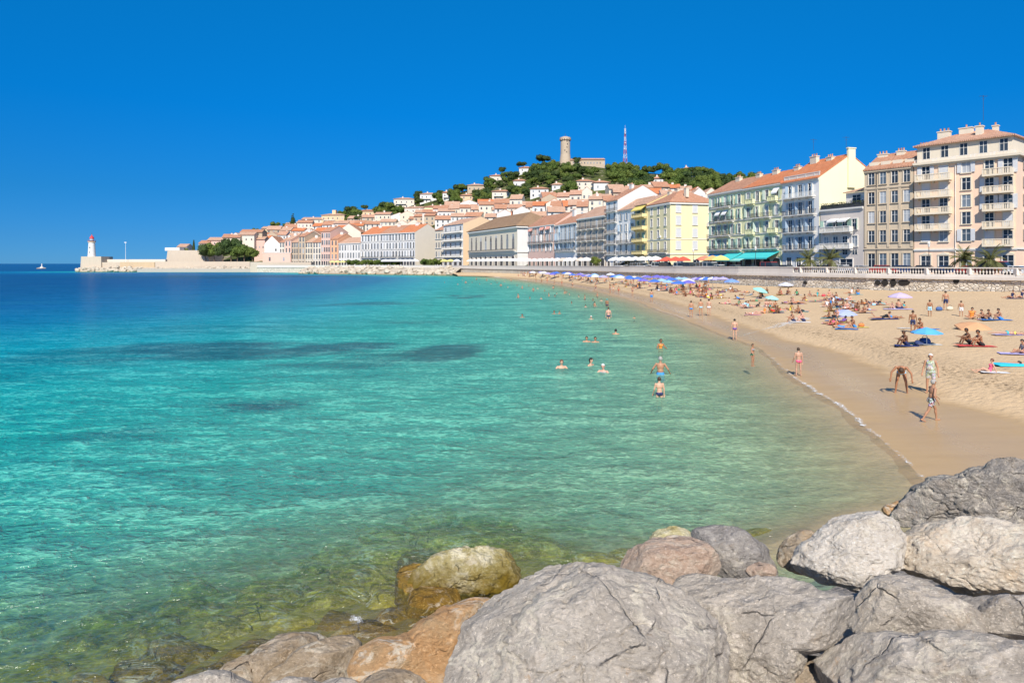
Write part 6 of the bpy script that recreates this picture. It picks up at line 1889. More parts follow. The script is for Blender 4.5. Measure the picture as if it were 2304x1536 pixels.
# street lamps on the promenade
def street_lamp(px, dD, label):
    D = parapetD(px)+dD; mb = MB(); o = empty('street_lamp', (*pw(px, D), PROM)); tag(o, label, 'street lamp', 'street lamps')
    mb.lathe([(.16, 0), (.12, .6), (.06, .9), (.05, 4.6)], 8); mb.build('post', M_iron, o)
    mb = MB(); mb.lathe([(.12, 4.6), (.24, 5.1), (.28, 5.15), (.05, 5.5)], 6); mb.build('lantern', M_trim, o)
street_lamp(2090, 14, 'dark old street lamp before the arched windows of the pink block'); street_lamp(1700, 12, 'dark street lamp before the teal awnings'); street_lamp(1560, 12, 'dark street lamp beside the yellow corner building')
# ------------------------------------------------------------------ people
SC2 = bpy.data.scenes.new('workbench')
def V3(*a): return Vector(a)
class Fig:
    """joints of a pose; the figure faces -y, stands 1.72 m"""
    def __init__(s, pel=(0, 0, .93), spine=(0, 0, 1), side=(1, 0, 0), head=(0, -.12, 1), aL=((.2, 0, -1), (.08, -.2, -1)), aR=None, lL=((.06, 0, -1), (0, .03, -1), (0.1, -1, 0)), lR=None, fem=False, fat=1.0, look=None):
        m = lambda d: tuple(Vector((-d[i][0], d[i][1], d[i][2])) for i in range(len(d)))
        n = lambda v: Vector(v).normalized()
        s.pel = Vector(pel); s.s = n(spine); s.r = n(side); s.fw = -(s.s.cross(s.r)).normalized()
        s.fem = fem; s.fat = fat
        aR = aR or tuple((-d[0], d[1], d[2]) for d in aL); lR = lR or tuple((-d[0], d[1], d[2]) for d in lL)
        s.nb = s.pel+s.s*.50; s.hd = n(head); s.hc = s.nb+s.hd*.175; s.look = n(look) if look else None
        s.arms = []; s.legs = []
        for sg, a in ((1, aL), (-1, aR)):
            sh = s.nb-s.s*.055+s.r*sg*(.165 if fem else .185); el = sh+n(a[0])*.28; wr = el+n(a[1])*.25; s.arms.append((sh, el, wr, n(a[2]) if len(a) > 2 else n(a[1]), sg))
        for sg, l in ((1, lL), (-1, lR)):
            hp_ = s.pel-s.s*.03+s.r*sg*.088; kn = hp_+n(l[0])*.43; an = kn+n(l[1])*.40; s.legs.append((hp_, kn, an, n(l[2]), sg))
    def prims(s):
        P = []      # (label, a, b, ra, rb)
        f = s.fat; E = []
        fw, r, sp = s.fw, s.r, s.s
        E.append(('pelvis', s.pel-sp*.0, (r*.152*f*(1.06 if s.fem else 1), fw*.108*f, sp*.125)))
        E.append(('torso', s.pel+sp*.14+fw*.012*(f-1)*8, (r*.132*f*(.9 if s.fem else 1), fw*.098*f*f, sp*.16)))
        E.append(('torso', s.pel+sp*.33, (r*(.145 if s.fem else .168), fw*.108, sp*.185)))
        E.append(('torso', s.pel+sp*.435, (r*(.15 if s.fem else .18), fw*.075, sp*.07)))
        for sg in (-1, 1):
            E.append(('pelvis', s.pel-sp*.05-fw*.055+r*sg*.07, (r*.078, fw*.075, sp*.085)))
            if s.fem: E.append(('torso', s.pel+sp*.355+fw*.09+r*sg*.068, (r*.058, fw*.055, sp*.058)))
            else: E.append(('torso', s.pel+sp*.375+fw*.062+r*sg*.07, (r*.07, fw*.035, sp*.055)))
        P.append(('neck', s.nb-sp*.03, s.hc-s.hd*.05, .056, .050))
        lf = s.look or (fw-s.hd*fw.dot(s.hd)).normalized(); hr = s.hd.cross(lf)
        s.lf = lf; s.hr = hr
        E.append(('head', s.hc+s.hd*.02, (hr*.077, lf*.095, s.hd*.098)))
        E.append(('head', s.hc-s.hd*.045+lf*.028, (hr*.056, lf*.062, s.hd*.07)))
        E.append(('head', s.hc-s.hd*.008+lf*.098, (hr*.013, lf*.018, s.hd*.024)))
        E.append(('head', s.hc-s.hd*.055+lf*.086, (hr*.024, lf*.010, s.hd*.009)))
        for sg in (-1, 1): E.append(('head', s.hc-s.hd*.005+hr*sg*.079-lf*.005, (hr*.012, lf*.018, s.hd*.03)))
        for k, (sh, el, wr, hd, sg) in enumerate(s.arms):
            P.append(('upper', sh, el, .052*(f**.5)*(.88 if s.fem else 1), .039)); P.append(('fore', el, wr, .041, .026))
            E.append(('torso', sh-sp*.005, (r*.062, fw*.055, sp*.055)))
            palm = wr+hd*.05; aside = hd.cross(sp if abs(hd.dot(sp)) < .9 else fw).normalized(); nrm = hd.cross(aside)
            E.append(('hand', palm, (aside*.036, nrm*.017, hd*.052)))
            for q in range(4):
                b = palm+hd*.035+aside*(q-1.5)*.019; c = b+(hd+nrm*.15).normalized()*(.036+.006*(1 if q in (1, 2) else 0)); d = c+(hd+nrm*.7).normalized()*.032
                P.append(('hand', b, c, .0092, .0085)); P.append(('hand', c, d, .0085, .0075))
            b = wr+hd*.025+aside*.028; c = b+(hd*.7+aside).normalized()*.035; P.append(('hand', b, c, .011, .010)); P.append(('hand', c, c+(hd+nrm*.3).normalized()*.026, .010, .0085))
        for k, (hp_, kn, an, ft, sg) in enumerate(s.legs):
            P.append(('thigh', hp_, kn, .086*f**.5, .053)); P.append(('shin', kn, an, .052, .034))
            mid = kn.lerp(an, .28)-ft*.022; E.append(('shin', mid, ((an-kn).normalized()*.11, ft*.042, (an-kn).normalized().cross(ft).normalized()*.044)))
            P.append(('foot', an+ft*-.035+(an-kn).normalized()*.035, an+ft*.13+(an-kn).normalized()*.052, .034, .026))
        return P, E
    def build(s, voxel):
        P, E = s.prims(); mb = MB()
        for lab, a, b, ra, rb in P:
            d = b-a; L_ = d.length or 1e-4; d = d/L_; o = d.orthogonal().normalized(); q = d.cross(o); vs = []; N = 12
            rings = [(-ra*.95, ra*.3), (-ra*.7, ra*.71), (0, ra), (L_*.5, (ra+rb)/2), (L_, rb), (L_+rb*.7, rb*.71), (L_+rb*.95, rb*.3)]
            for (t_, rr) in rings:
                for k in range(N): an = 2*math.pi*k/N; vs.append(a+d*t_+o*(rr*math.cos(an))+q*(rr*math.sin(an)))
            M = len(rings)
            mb.add(vs, [(i*N+k, i*N+(k+1) % N, (i+1)*N+(k+1) % N, (i+1)*N+k) for i in range(M-1) for k in range(N)]+[tuple(range(N-1, -1, -1)), tuple((M-1)*N+k for k in range(N))])
        for lab, c, (ax, ay, az) in E:
            N = 14; vs = []
            ths = [.12+(math.pi-.24)*i/8 for i in range(9)]
            flip = ax.cross(ay).dot(az) < 0
            for th in ths:
                for k in range(N): an = 2*math.pi*k/N*(-1 if flip else 1); vs.append(c+ax*(math.sin(th)*math.cos(an))+ay*(math.sin(th)*math.sin(an))-az*math.cos(th))
            mb.add(vs, [(i*N+k, i*N+(k+1) % N, (i+1)*N+(k+1) % N, (i+1)*N+k) for i in range(8) for k in range(N)]+[tuple(range(N-1, -1, -1)), tuple(8*N+k for k in range(N))])
        me = mb.mesh('tmp', M_skin); ob = bpy.data.objects.new('tmp', me); SC2.collection.objects.link(ob)
        md = ob.modifiers.new('r', 'REMESH'); md.mode = 'VOXEL'; md.voxel_size = voxel; md.use_smooth_shade = True
        sm = ob.modifiers.new('s', 'SMOOTH'); sm.factor = .5; sm.iterations = 3 if voxel < .015 else 1
        vl = SC2.view_layers[0]; vl.update(); dg = vl.depsgraph
        out = bpy.data.meshes.new_from_object(ob.evaluated_get(dg)); out.name = 'body'
        bpy.data.objects.remove(ob); bpy.data.meshes.remove(me)
        out.materials.clear(); out.materials.append(M_skin)
        # which bone is each vertex nearest to
        co = np.empty(len(out.vertices)*3, np.float32); out.vertices.foreach_get('co', co); co = co.reshape(-1, 3)
        no = np.empty(len(out.vertices)*3, np.float32); out.vertices.foreach_get('normal', no); no = no.reshape(-1, 3)
        best = np.full(len(co), 9.); lab_ = np.zeros(len(co), int); tt = np.zeros(len(co)); names = ['pelvis', 'torso', 'neck', 'head', 'upper', 'fore', 'hand', 'thigh', 'shin', 'foot']
        for lab, a, b, ra, rb in P:
            a_ = np.array(a); ab = np.array(b)-a_; t_ = np.clip((co-a_)@ab/max(1e-9, ab@ab), 0, 1)
            d_ = np.linalg.norm(co-a_-t_[:, None]*ab, axis=1)-(ra+(rb-ra)*t_); m_ = d_ < best; best[m_] = d_[m_]; lab_[m_] = names.index(lab); tt[m_] = t_[m_]
        for lab, c, ax in E:
            loc = np.stack([(co-np.array(c))@np.array(a)/(a.length**2) for a in ax], 1); rr = np.linalg.norm(loc, axis=1)
            d_ = (rr-1)*min(a.length for a in ax); m_ = d_ < best; best[m_] = d_[m_]; lab_[m_] = names.index(lab); tt[m_] = 0
        s.co, s.no, s.lab, s.tt, s.me, s.names = co, no, lab_, tt, out, names
        s.a = (co-np.array(s.pel))@np.array(s.s)
        s.polys = [tuple(p.vertices) for p in out.polygons]
        return s
    def piece(s, name, mask, off, mat):
        fs = [p for p in s.polys if all(mask[i] for i in p)]
        used = sorted({i for p in fs for i in p}); mp = {i: k for k, i in enumerate(used)}
        if not used: return None
        V = s.co[used]+s.no[used]*off
        return mesh_np(name, V, [tuple(mp[i] for i in p) for p in fs], mat)
    def isl(s, *n): return np.isin(s.lab, [s.names.index(x) for x in n])
def kit(fig, voxel):
    fig.build(voxel); f = fig; o = .006 if voxel < .012 else .010
    k = {'body': f.me, 'fig': f}
    tr = f.isl('pelvis', 'torso')
    k['briefs'] = f.piece('swim_briefs', ((tr & (f.a < .045)) | (f.isl('thigh') & (f.tt < .10))), o, M_fab)
    k['trunks'] = f.piece('swim_shorts', ((tr & (f.a < .075)) | (f.isl('thigh') & (f.tt < .62))), o*1.8, M_fab)
    k['top'] = f.piece('bikini_top', tr & (f.a > .30) & (f.a < .405), o, M_fab)
    k['suit'] = f.piece('swimsuit', (tr & (f.a < .44)) | (f.isl('thigh') & (f.tt < .06)), o, M_fab)
    k['shirt'] = f.piece('tank_top', tr & (f.a > -.04) & (f.a < .50), o*2.6, M_fab)
    hd = f.co-np.array(f.hc); up = hd@np.array(f.hd); fo = hd@np.array(f.lf)
    k['hair'] = f.piece('hair', f.isl('head', 'neck') & (((up > .045) & (fo < .075)) | ((fo < .005) & (up > -.06))), .014, M_hair)
    k['long'] = f.piece('hair', f.isl('head', 'neck') & (((up > .05) & (fo < .07)) | ((fo < .02) & (up > -.14))), .026, M_hair)
    return k
def skin_mat():
    t = NT('skin'); v = t.coords(); oi = t.node('ShaderNodeObjectInfo').outputs['Color']
    n = t.ramp(t.noise(v, 7, 3), [(0.3, .88), (0.7, 1.04)])
    return t.pbr(t.mix(1.0, oi, n, 'MULTIPLY'), .5, spec=.35)
M_skin = skin_mat(); M_hair = objcolor('hair', .7, .35, 30); 
def fab_mat():
    t = NT('swim_fabric'); v = t.coords(); oi = t.node('ShaderNodeObjectInfo').outputs['Color']
    al = t.node('ShaderNodeObjectInfo').outputs['Alpha']
    pt = t.ramp(t.noise(v, 26, 2, .5), [(0.47, 1.0), (0.55, 0.0)])
    c = t.mix(t.math('MULTIPLY', pt, t.math('SUBTRACT', 1.0, al)), oi, t.node('ShaderNodeTexNoise', {'Vector': v, 'Scale': 9.0}).outputs['Color'])
    return t.pbr(c, .75)
M_fab = fab_mat()
FIGS = {
 'stand':  dict(),
 'stand2': dict(aL=((.22, -.1, -1), (.1, -.5, -.8)), aR=((-.18, .05, -1), (-.05, -.1, -1)), lL=((.10, -.12, -1), (.02, .10, -1), (.3, -1, 0)), lR=((-.04, .05, -1), (0, .08, -1), (-.1, -1, 0)), spine=(.03, .02, 1)),
 'standf': dict(fem=True, aL=((.25, .1, -1), (-.05, -.2, -1)), aR=((-.2, -.1, -1), (-.1, -.7, -.6)), lL=((.06, -.1, -1), (0, .1, -1), (.2, -1, 0))),
 'stout':  dict(fat=1.18, aL=((.3, .0, -1), (.12, -.35, -.9)), lL=((.10, 0, -1), (.02, .05, -1), (.25, -1, 0))),
 'stride': dict(fat=1.12, aL=((.3, -.35, -.9), (.0, -.8, -.55)), aR=((-.35, .3, -.9), (-.1, -.4, -.85)), lL=((.1, -.52, -.85), (.05, -.12, -1), (.1, -1, .15)), lR=((-.05, .40, -.9), (0, .55, -.85), (-.1, -1, -.35)), pel=(0, 0, .86), spine=(0, -.1, 1)),
 'bend':   dict(pel=(0, .12, .88), spine=(0, -.84, .54), head=(0, -.75, -.55), aL=((.62, -.12, -.8), (.12, -.12, -1)), lL=((.20, -.05, -1), (.10, .12, -1), (.25, -1, 0))),
 'wade':   dict(aL=((.55, .05, -.8), (.25, -.55, -.6)), fat=1.08),
 'swim':   dict(aL=((.62, -.35, -.7), (.35, -.8, -.1)), spine=(0, -.1, 1)),
 'wadef':  dict(fem=True, aL=((.45, -.3, -.8), (.1, -.9, -.2)), spine=(0, -.12, 1)),
 'sit':    dict(pel=(0, 0, .13), spine=(0, -.22, 1), head=(0, -.35, 1), aL=((.05, -.75, -.6), (-.35, -.9, .1)), lL=((.16, -.72, .68), (.02, -.38, -.92), (.1, -1, -.05))),
 'sitf':   dict(fem=True, pel=(0, 0, .13), spine=(0, .35, .95), head=(0, -.1, 1), aL=((.3, .35, -.9), (.1, .25, -1), (.1, .9, -.2)), lL=((.08, -.88, .45), (.02, -.75, -.62), (.1, -1, .2)), lR=((-.14, -.98, .12), (-.02, -1, -.16), (-.1, -.6, .8))),
 'sitlow': dict(pel=(0, 0, .13), spine=(.1, -.05, 1), head=(.1, -.4, 1), aL=((.15, -.3, -1), (-.2, -.8, -.4)), lL=((.62, -.75, .3), (-.75, -.55, -.28), (-.3, -.9, 0)), lR=((-.62, -.7, .3), (.7, -.6, -.28), (.3, -.9, 0))),
 'prone':  dict(pel=(0, 0, .12), spine=(0, 1, -.02), side=(-1, 0, 0), head=(0, 1, .1), aL=((.75, .7, -.1), (-.35, .9, 0)), lL=((.10, -1, 0), (.03, -1, -.05), (0, -.9, -.3)), look=(.9, .1, -.2)),
 'back':   dict(pel=(0, 0, .12), spine=(0, 1, .03), side=(1, 0, 0), head=(0, 1, .12), aL=((.3, -1, -.1), (.1, -1, 0)), lL=((.06, -.74, .66), (0, -.5, -.85), (0, -1, 0)), lR=((-.1, -1, 0), (0, -1, 0), (-.3, -.3, .9)), fem=True, look=(0, -.1, 1)),
 'prop':   dict(pel=(0, 0, .13), spine=(0, .90, .42), side=(-1, 0, 0), head=(0, .45, .9), aL=((.25, .5, -.95), (-.1, 1, -.05)), lL=((.12, -1, -.05), (.03, -.7, .75), (0, -.2, 1)), lR=((-.10, -1, -.05), (0, -1, -.02), (0, -.9, -.3)), look=(0, .9, -.3), fem=True),
}
KITS = {}
def getkit(n, hero=False):
    k = (n, hero)
    if k not in KITS: KITS[k] = kit(Fig(**FIGS[n]), .0095 if hero else .021)
    return KITS[k]
SK = {'light': (.56, .33, .225), 'mid': (.45, .235, .14), 'tan': (.34, .16, .085), 'dark': (.185, .085, .045), 'pink': (.60, .33, .24)}
HR = {'black': (.015, .012, .01), 'brown': (.07, .04, .022), 'blond': (.36, .25, .12), 'grey': (.42, .40, .37), 'red': (.16, .06, .03)}
FB = {'blue': (.04, .25, .62), 'navy': (.02, .03, .10), 'white': (.80, .80, .80), 'pink': (.80, .12, .22), 'black': (.015, .015, .018), 'red': (.60, .06, .04), 'teal': (.05, .40, .42), 'purple': (.14, .06, .28),
      'green': (.05, .28, .14), 'pattern': (.10, .02, .025), 'orange': (.80, .28, .05), 'yellow': (.80, .66, .10), 'lightblue': (.35, .62, .78), 'grey': (.3, .3, .32), 'floral': (.28, .30, .16)}
def person(pose, loc, rz, h=1.72, skin='mid', hair='brown', wear='briefs', col='navy', label='', group=None, hero=False, top=None, topcol=None, hairkind='hair', pat=False, dz=0, cat='person'):
    K = getkit(pose, hero); s = h/1.72
    root = link('person', K['body'], loc=(loc[0], loc[1], loc[2]+dz)); root.rotation_euler = (0, 0, rz); root.scale = (s, s, s)
    j = 1+random.uniform(-.12, .12); root.color = (*[min(1, x*j) for x in SK[skin]], 1)
    tag(root, label, cat, group)
    for nm, c, p_ in ((wear, FB.get(col), pat), (top, FB.get(topcol or col), pat), (hairkind, HR.get(hair) or FB.get(hair), False)):
        if nm and K.get(nm):
            o = link(K[nm].name.split('.')[0], K[nm], root); o.color = (*c, 0.0 if p_ else 1.0)
    if hero:
        f = K['fig']
        key = ('eye', pose)
        if key not in _meshes:
            mb = MB(); mb.lathe([(.002, -.007), (.0075, -.004), (.009, 0), (.0075, .004), (.002, .007)], 8); _meshes[key] = mb.mesh('eye', plain('eye', (.02, .015, .012), .2))
        for sg in (-1, 1):
            p = f.hc+f.hd*.018+f.hr*sg*.030+f.lf*.086; link('eye', _meshes[key], root, loc=p)
    return root
def hgt(px, pyf, pyt, D): return (pyf-pyt)/FPX*D*1.02

# --- the nearest ones, one by one.  rz = 0 faces the camera, 180 turns the back
def near(pose, px, pyf, pyt, rz, label, **k):
    p = on_beach(px, pyf); fr_ = k.pop('frac', 1.0)
    h = hgt(px, pyf, pyt, p.y)/fr_
    p = (p.x, p.y, max(p.z, -.0)+k.pop('lift', 0)); return person(pose, p, R(rz)-math.atan2(p[0], p[1]), h=min(1.95, max(.9, h)), label=label, **k)
near('stride', 2096, 947, 851, 118, 'stout grey haired man in dark patterned swim shorts striding through the shallows', hero=True, skin='mid', hair='grey', wear='trunks', col='pattern', pat=True)
near('stout', 2094, 884, 797, -8, 'elderly person in a colourful tank top, floral shorts and white cap behind the striding man', hero=True, skin='mid', hair='white', wear='trunks', col='floral', pat=True, top='shirt', topcol='floral')
near('bend', 2028, 885, 818, 0, 'man in light blue briefs bending forward with his arms hanging', hero=True, skin='tan', hair='brown', wear='briefs', col='lightblue', frac=.72)
near('stand2', 1797, 845, 783, 205, 'man in pink briefs standing at the edge of the water with his back half turned', hero=True, skin='light', hair='brown', col='pink')
near('standf', 1693, 824, 774, 62, 'woman in a dark bikini standing ankle deep looking to the right', hero=True, skin='mid', hair='brown', col='green', top='top', topcol='grey')
near('stand', 1653, 763, 718, 190, 'slim figure in purple briefs standing on the wet sand beside the foam', hero=True, skin='light', hair='black', col='purple')
near('stand', 1555, 713, 677, 180, 'leftmost of three bathers on the wet sand, blue briefs, seen from behind', skin='mid', hair='brown', col='blue')
near('stand2', 1577, 710, 671, 200, 'middle one of three bathers on the wet sand, blue briefs', skin='mid', hair='brown', col='lightblue')
near('stand', 1595, 710, 671, 170, 'rightmost of three bathers on the wet sand, white briefs', skin='light', hair='black', col='white')
near('stand', 1466, 679, 646, 180, 'man in blue shorts alone on the wet sand before the parasols', skin='mid', hair='brown', wear='trunks', col='blue')
near('stand2', 2128, 698, 651, 175, 'tall man in dark blue shorts standing on the dry sand near the wall', skin='mid', hair='brown', wear='trunks', col='navy', hero=True)
near('stand', 2092, 712, 675, 190, 'boy in light blue shorts standing left of the tall man', skin='tan', hair='brown', wear='trunks', col='lightblue')
near('stand2', 2163, 712, 677, 185, 'youngster in white shorts standing right of the tall man', skin='mid', hair='brown', wear='trunks', col='white')
near('stand', 2054, 748, 699, 176, 'man in dark shorts standing behind the light blue parasol', skin='tan', hair='brown', wear='trunks', col='navy', hero=True)
near('sit', 2075, 745, 710, -60, 'tanned person sitting right beside the standing man in dark shorts', skin='tan', hair='brown', wear='trunks', col='red', frac=.55)
near('sit', 2040, 778, 734, -62, 'dark tanned person sitting with drawn up knees left of the light blue parasol', skin='dark', hair='brown', wear='trunks', col='navy', frac=.52, hero=True)
near('sit', 2182, 774, 738, -70, 'left one of two deeply tanned bathers sitting with drawn up knees', skin='dark', hair='black', wear='trunks', col='black', frac=.52, hero=True)
near('sit', 2208, 779, 741, -66, 'right one of two deeply tanned bathers sitting with drawn up knees', skin='tan', hair='black', wear='trunks', col='black', frac=.52, hero=True)
near('sitf', 2226, 838, 808, -75, 'fair woman sitting alone near the right edge looking out to sea', skin='light', hair='red', wear='suit', col='pink', frac=.5, hero=True, hairkind='hair')
near('prone', 2268, 753, 741, -82, 'bather lying face down in a yellow top at the right edge', skin='light', hair='blond', wear='briefs', col='teal', top='top', topcol='yellow', frac=.12)
near('sitlow', 2302, 796, 766, -60, 'person sitting cut off by the right edge beside lilac towels', skin='mid', hair='black', wear='suit', col='grey', frac=.48)
near('prone', 2296, 822, 812, -80, 'bather on the blue mat at the right edge', skin='mid', hair='brown', wear='briefs', col='black', frac=.15)
near('sitlow', 2186, 717, 688, -10, 'person in orange sitting left of the row of three sunbathers', skin='mid', hair='black', wear='shirt', col='orange', frac=.5)
near('sit', 2213, 719, 697, -60, 'leftmost of three sunbathers sitting in a row on a blue towel', skin='mid', hair='black', wear='trunks', col='navy', frac=.5)
near('sit', 2229, 720, 697, -60, 'middle one of three sunbathers sitting in a row on a blue towel', skin='tan', hair='black', wear='trunks', col='grey', frac=.5)
near('sit', 2252, 720, 695, -70, 'rightmost of three sunbathers sitting in a row on a blue towel', skin='mid', hair='black', wear='trunks', col='blue', frac=.5)
near('sitf', 2276, 671, 651, -60, 'left one of the pair sitting under the wall at the right edge', skin='mid', hair='black', wear='suit', col='navy', frac=.5)
near('sitf', 2298, 670, 650, -50, 'right one of the pair sitting under the wall at the right edge', skin='light', hair='black', wear='suit', col='navy', frac=.5)
near('sitlow', 2023, 695, 669, 170, 'person with long dark hair sitting beneath the lilac parasol', skin='mid', hair='brown', wear='trunks', col='navy', frac=.52)
near('sit', 2011, 695, 679, -60, 'sunbather left of the long haired one beneath the lilac parasol', skin='light', hair='blond', wear='briefs', col='white', frac=.5)
near('sitlow', 2033, 694, 679, 20, 'sunbather right of the long haired one beneath the lilac parasol', skin='mid', hair='grey', wear='suit', col='teal', frac=.5)
near('prop', 1985, 717, 702, -80, 'woman in a black swimsuit propped on her elbows in the middle of the sand', skin='mid', hair='brown', wear='suit', col='black', frac=.3)
near('prone', 2006, 716, 706, -85, 'sunbather lying right behind the propped woman', skin='tan', hair='grey', wear='briefs', col='blue', frac=.15)
near('sit', 1922, 738, 712, -60, 'dark haired bather sitting beside the orange and yellow towels', skin='tan', hair='black', wear='trunks', col='blue', frac=.5)
near('back', 1900, 740, 726, 82, 'bather lying under a bright blue cloth beside the orange and yellow towels', skin='mid', hair='brown', wear='suit', col='blue', frac=.25)
near('sit', 1786, 724, 700, -66, 'left one of the couple sitting right of the foam tongue', skin='mid', hair='brown', wear='trunks', col='navy', frac=.52)
near('sit', 1808, 723, 698, -70, 'right one of the couple sitting right of the foam tongue', skin='pink', hair='brown', wear='trunks', col='navy', frac=.52)
near('back', 1694, 708, 698, 80, 'fair bather lying with raised knees near the wet sand', skin='pink', hair='brown', wear='briefs', col='white', frac=.28)
near('sitf', 1719, 705, 688, -60, 'bather in orange sitting behind the fair lying one', skin='pink', hair='red', wear='suit', col='orange', frac=.5)
near('sitf', 1915, 661, 645, -60, 'left one of the pair sitting at the foot of the wall by the holes', skin='mid', hair='black', wear='suit', col='white', frac=.5)
near('sit', 1931, 662, 642, 200, 'right one of the pair sitting at the foot of the wall, with a blue cloth', skin='tan', hair='black', wear='trunks', col='blue', frac=.52)
near('sit', 1758, 662, 649, -60, 'left one of the pair sitting alone below the pale parasol', skin='mid', hair='black', wear='suit', col='red', frac=.5)
near('sit', 1771, 662, 647, 60, 'right one of the pair sitting alone below the pale parasol', skin='tan', hair='black', wear='suit', col='navy', frac=.5)
near('sit', 1824, 667, 655, -50, 'left one of the pair sitting beside the red bag', skin='mid', hair='brown', wear='suit', col='grey', frac=.5)
near('sitf', 1838, 667, 652, -70, 'right one of the pair sitting beside the red bag', skin='light', hair='black', wear='suit', col='teal', frac=.5)

mid_spots = [(1595,671),(1602,673),(1622,671),(1631,684),(1640,684),(1661,687),(1672,688),(1684,690),(1700,691),(1724,690),(1733,690),(1743,692),(1716,667),(1727,659),(1770,683),(1785,683),(1795,684),(1803,701),(1798,705),
    (1860,690),(1868,686),(1876,673),(1886,677),(1903,677),(1884,692),(1866,716),(1884,714),(1876,722),(1893,708),(1870,700),(1888,700),(1928,685),(1944,685),(1958,684),(1973,684),(1870,728),(1895,726),(1633,655),(1643,654),(1650,657),(1657,656),
    (1905,695),(1860,676),(1778,698),(1880,730)]
rs = np.random.RandomState(77)
for _k in range(46):
    _x = rs.uniform(1560, 1990); _y0 = interp(_x, [(1560, 648), (1700, 652), (1850, 662), (1990, 674)]); _y1 = interp(_x, [(1560, 668), (1700, 700), (1850, 716), (1990, 712)])
    mid_spots.append((_x, rs.uniform(_y0, _y1)))
WN = {'briefs': 'briefs', 'trunks': 'shorts', 'suit': 'swimsuit'}
PN = {'sit': 'sitting hunched', 'sitf': 'sitting leaning back', 'sitlow': 'sitting cross legged', 'prone': 'lying face down', 'back': 'lying face up', 'prop': 'propped on the elbows', 'stand': 'standing', 'stand2': 'standing', 'standf': 'standing', 'stride': 'walking'}
def crowd(px, py, where, group, poses, i, hmul=1.0):
    p = on_beach(px, py)
    if p.z < .02: return None
    po = poses[rs.randint(len(poses))]; fem = po in ('sitf', 'back', 'prop', 'standf')
    w = 'suit' if fem else ('briefs', 'trunks')[rs.randint(2)]; c = list(FB)[rs.randint(len(FB)-1)]
    if c in ('pattern',): c = 'black'
    rz = R(-65+rs.randn()*35) if po.startswith('sit') else R(rs.choice([-85, 85])+rs.randn()*20) if po in ('prone', 'back', 'prop') else rs.rand()*6.3
    sk = ['mid', 'tan', 'light', 'pink', 'tan', 'dark'][rs.randint(6)]
    cn = {'lightblue': 'light blue'}.get(c, c)
    return person(po, (p.x, p.y, p.z), rz, h=1.7*hmul, skin=sk, hair=['black', 'brown', 'black', 'blond'][rs.randint(4)], wear=w, col=c,
           label='%s bather in %s %s %s %s' % ({'mid': 'tanned', 'tan': 'tanned', 'light': 'fair', 'pink': 'fair', 'dark': 'dark'}[sk], cn, WN[w], PN[po], where), group=group, hairkind='long' if fem else 'hair')
towel_me = []
for k in range(3):
    mb = MB(); n = 10; vs = []; r_ = np.random.RandomState(k)
    for i in range(n):
        for j in range(5): vs.append((-.42+.84*j/4+.03*r_.randn(), -.95+1.9*i/(n-1)+.02*r_.randn(), .03+.018*r_.rand()))
    towel_me.append(mesh_np('towel', vs, grid_faces(n, 5), M_cloth))
TC = {'blue': (.05, .22, .62), 'white': (.8, .8, .8), 'red': (.65, .07, .06), 'orange': (.8, .38, .08), 'lilac': (.50, .45, .75), 'teal': (.08, .5, .6), 'yellow': (.85, .7, .1), 'navy': (.03, .05, .2), 'pink': (.8, .4, .45)}
def towel(px, py, rz, c, label, group=None, s=1.0, p=None):
    p = p or on_beach(px, py); o = link('towel', towel_me[rs.randint(3)], loc=(p.x, p.y, p.z+.01)); o.rotation_euler = (R(rs.uniform(-1, 1)), 0, R(rz)); s *= .8; o.scale = (s*.95, s, 1); o.color = (*TC[c], 1)
    return tag(o, label, 'towel', group)
for i, (px, py) in enumerate(mid_spots):
    r_ = crowd(px, py, 'on the middle of the beach', 'sunbathers on the middle of the beach', ['sit', 'sitf', 'sitlow', 'sit', 'prone', 'back', 'prop'], i)
    if r_ is not None and i % 5 != 3:
        c = list(TC)[rs.randint(9)]; towel(px, py, 85+rs.randn()*20, c, '%s towel under the sunbathers on the middle of the beach' % c, 'towels on the middle of the beach', p=Vector(r_.location))
for (px, py, c, lab, s) in [(2195, 779, 'red', 'red towel under the two deeply tanned bathers', 1.4), (2090, 776, 'white', 'white towel right of the bag beneath the light blue parasol', 1.0), (2045, 779, 'navy', 'navy towel under the dark tanned sitter by the parasol', 1.1),
                        (2268, 754, 'lilac', 'lilac towel under the bather in the yellow top', 1.2), (2300, 797, 'lilac', 'lilac towel of the sitter cut off by the right edge', 1.5), (2238, 839, 'white', 'white towel behind the fair woman sitting alone', .8),
                        (2240, 720, 'blue', 'blue towel under the row of three sunbathers', 1.6), (1905, 741, 'blue', 'bright blue towel by the dark haired bather', 1.1), (1935, 737, 'yellow', 'yellow towel behind the dark haired bather', .9), (2020, 696, 'lilac', 'lilac towel beneath the lilac parasol', 1.8),
                        (1990, 718, 'navy', 'navy towel under the propped woman', 1.5), (1800, 725, 'white', 'white towel of the couple beside the foam tongue', 1.3), (1925, 663, 'teal', 'teal towel of the pair at the foot of the wall', 1.3), (2285, 672, 'navy', 'navy towel of the pair under the wall at the right edge', 1.3),
                        (2092, 741, 'blue', 'small blue towel right of the standing man in dark shorts', .9), (2035, 739, 'white', 'white round towel left of the standing man in dark shorts', .7), (1765, 663, 'navy', 'navy towel of the pair below the pale parasol', 1.2), (1694, 709, 'pink', 'pink towel under the fair lying bather', 1.1)]:
    towel(px, py, 78+rs.randn()*8, c, lab, s=s)
mb = MB(); n = 12; vs = []
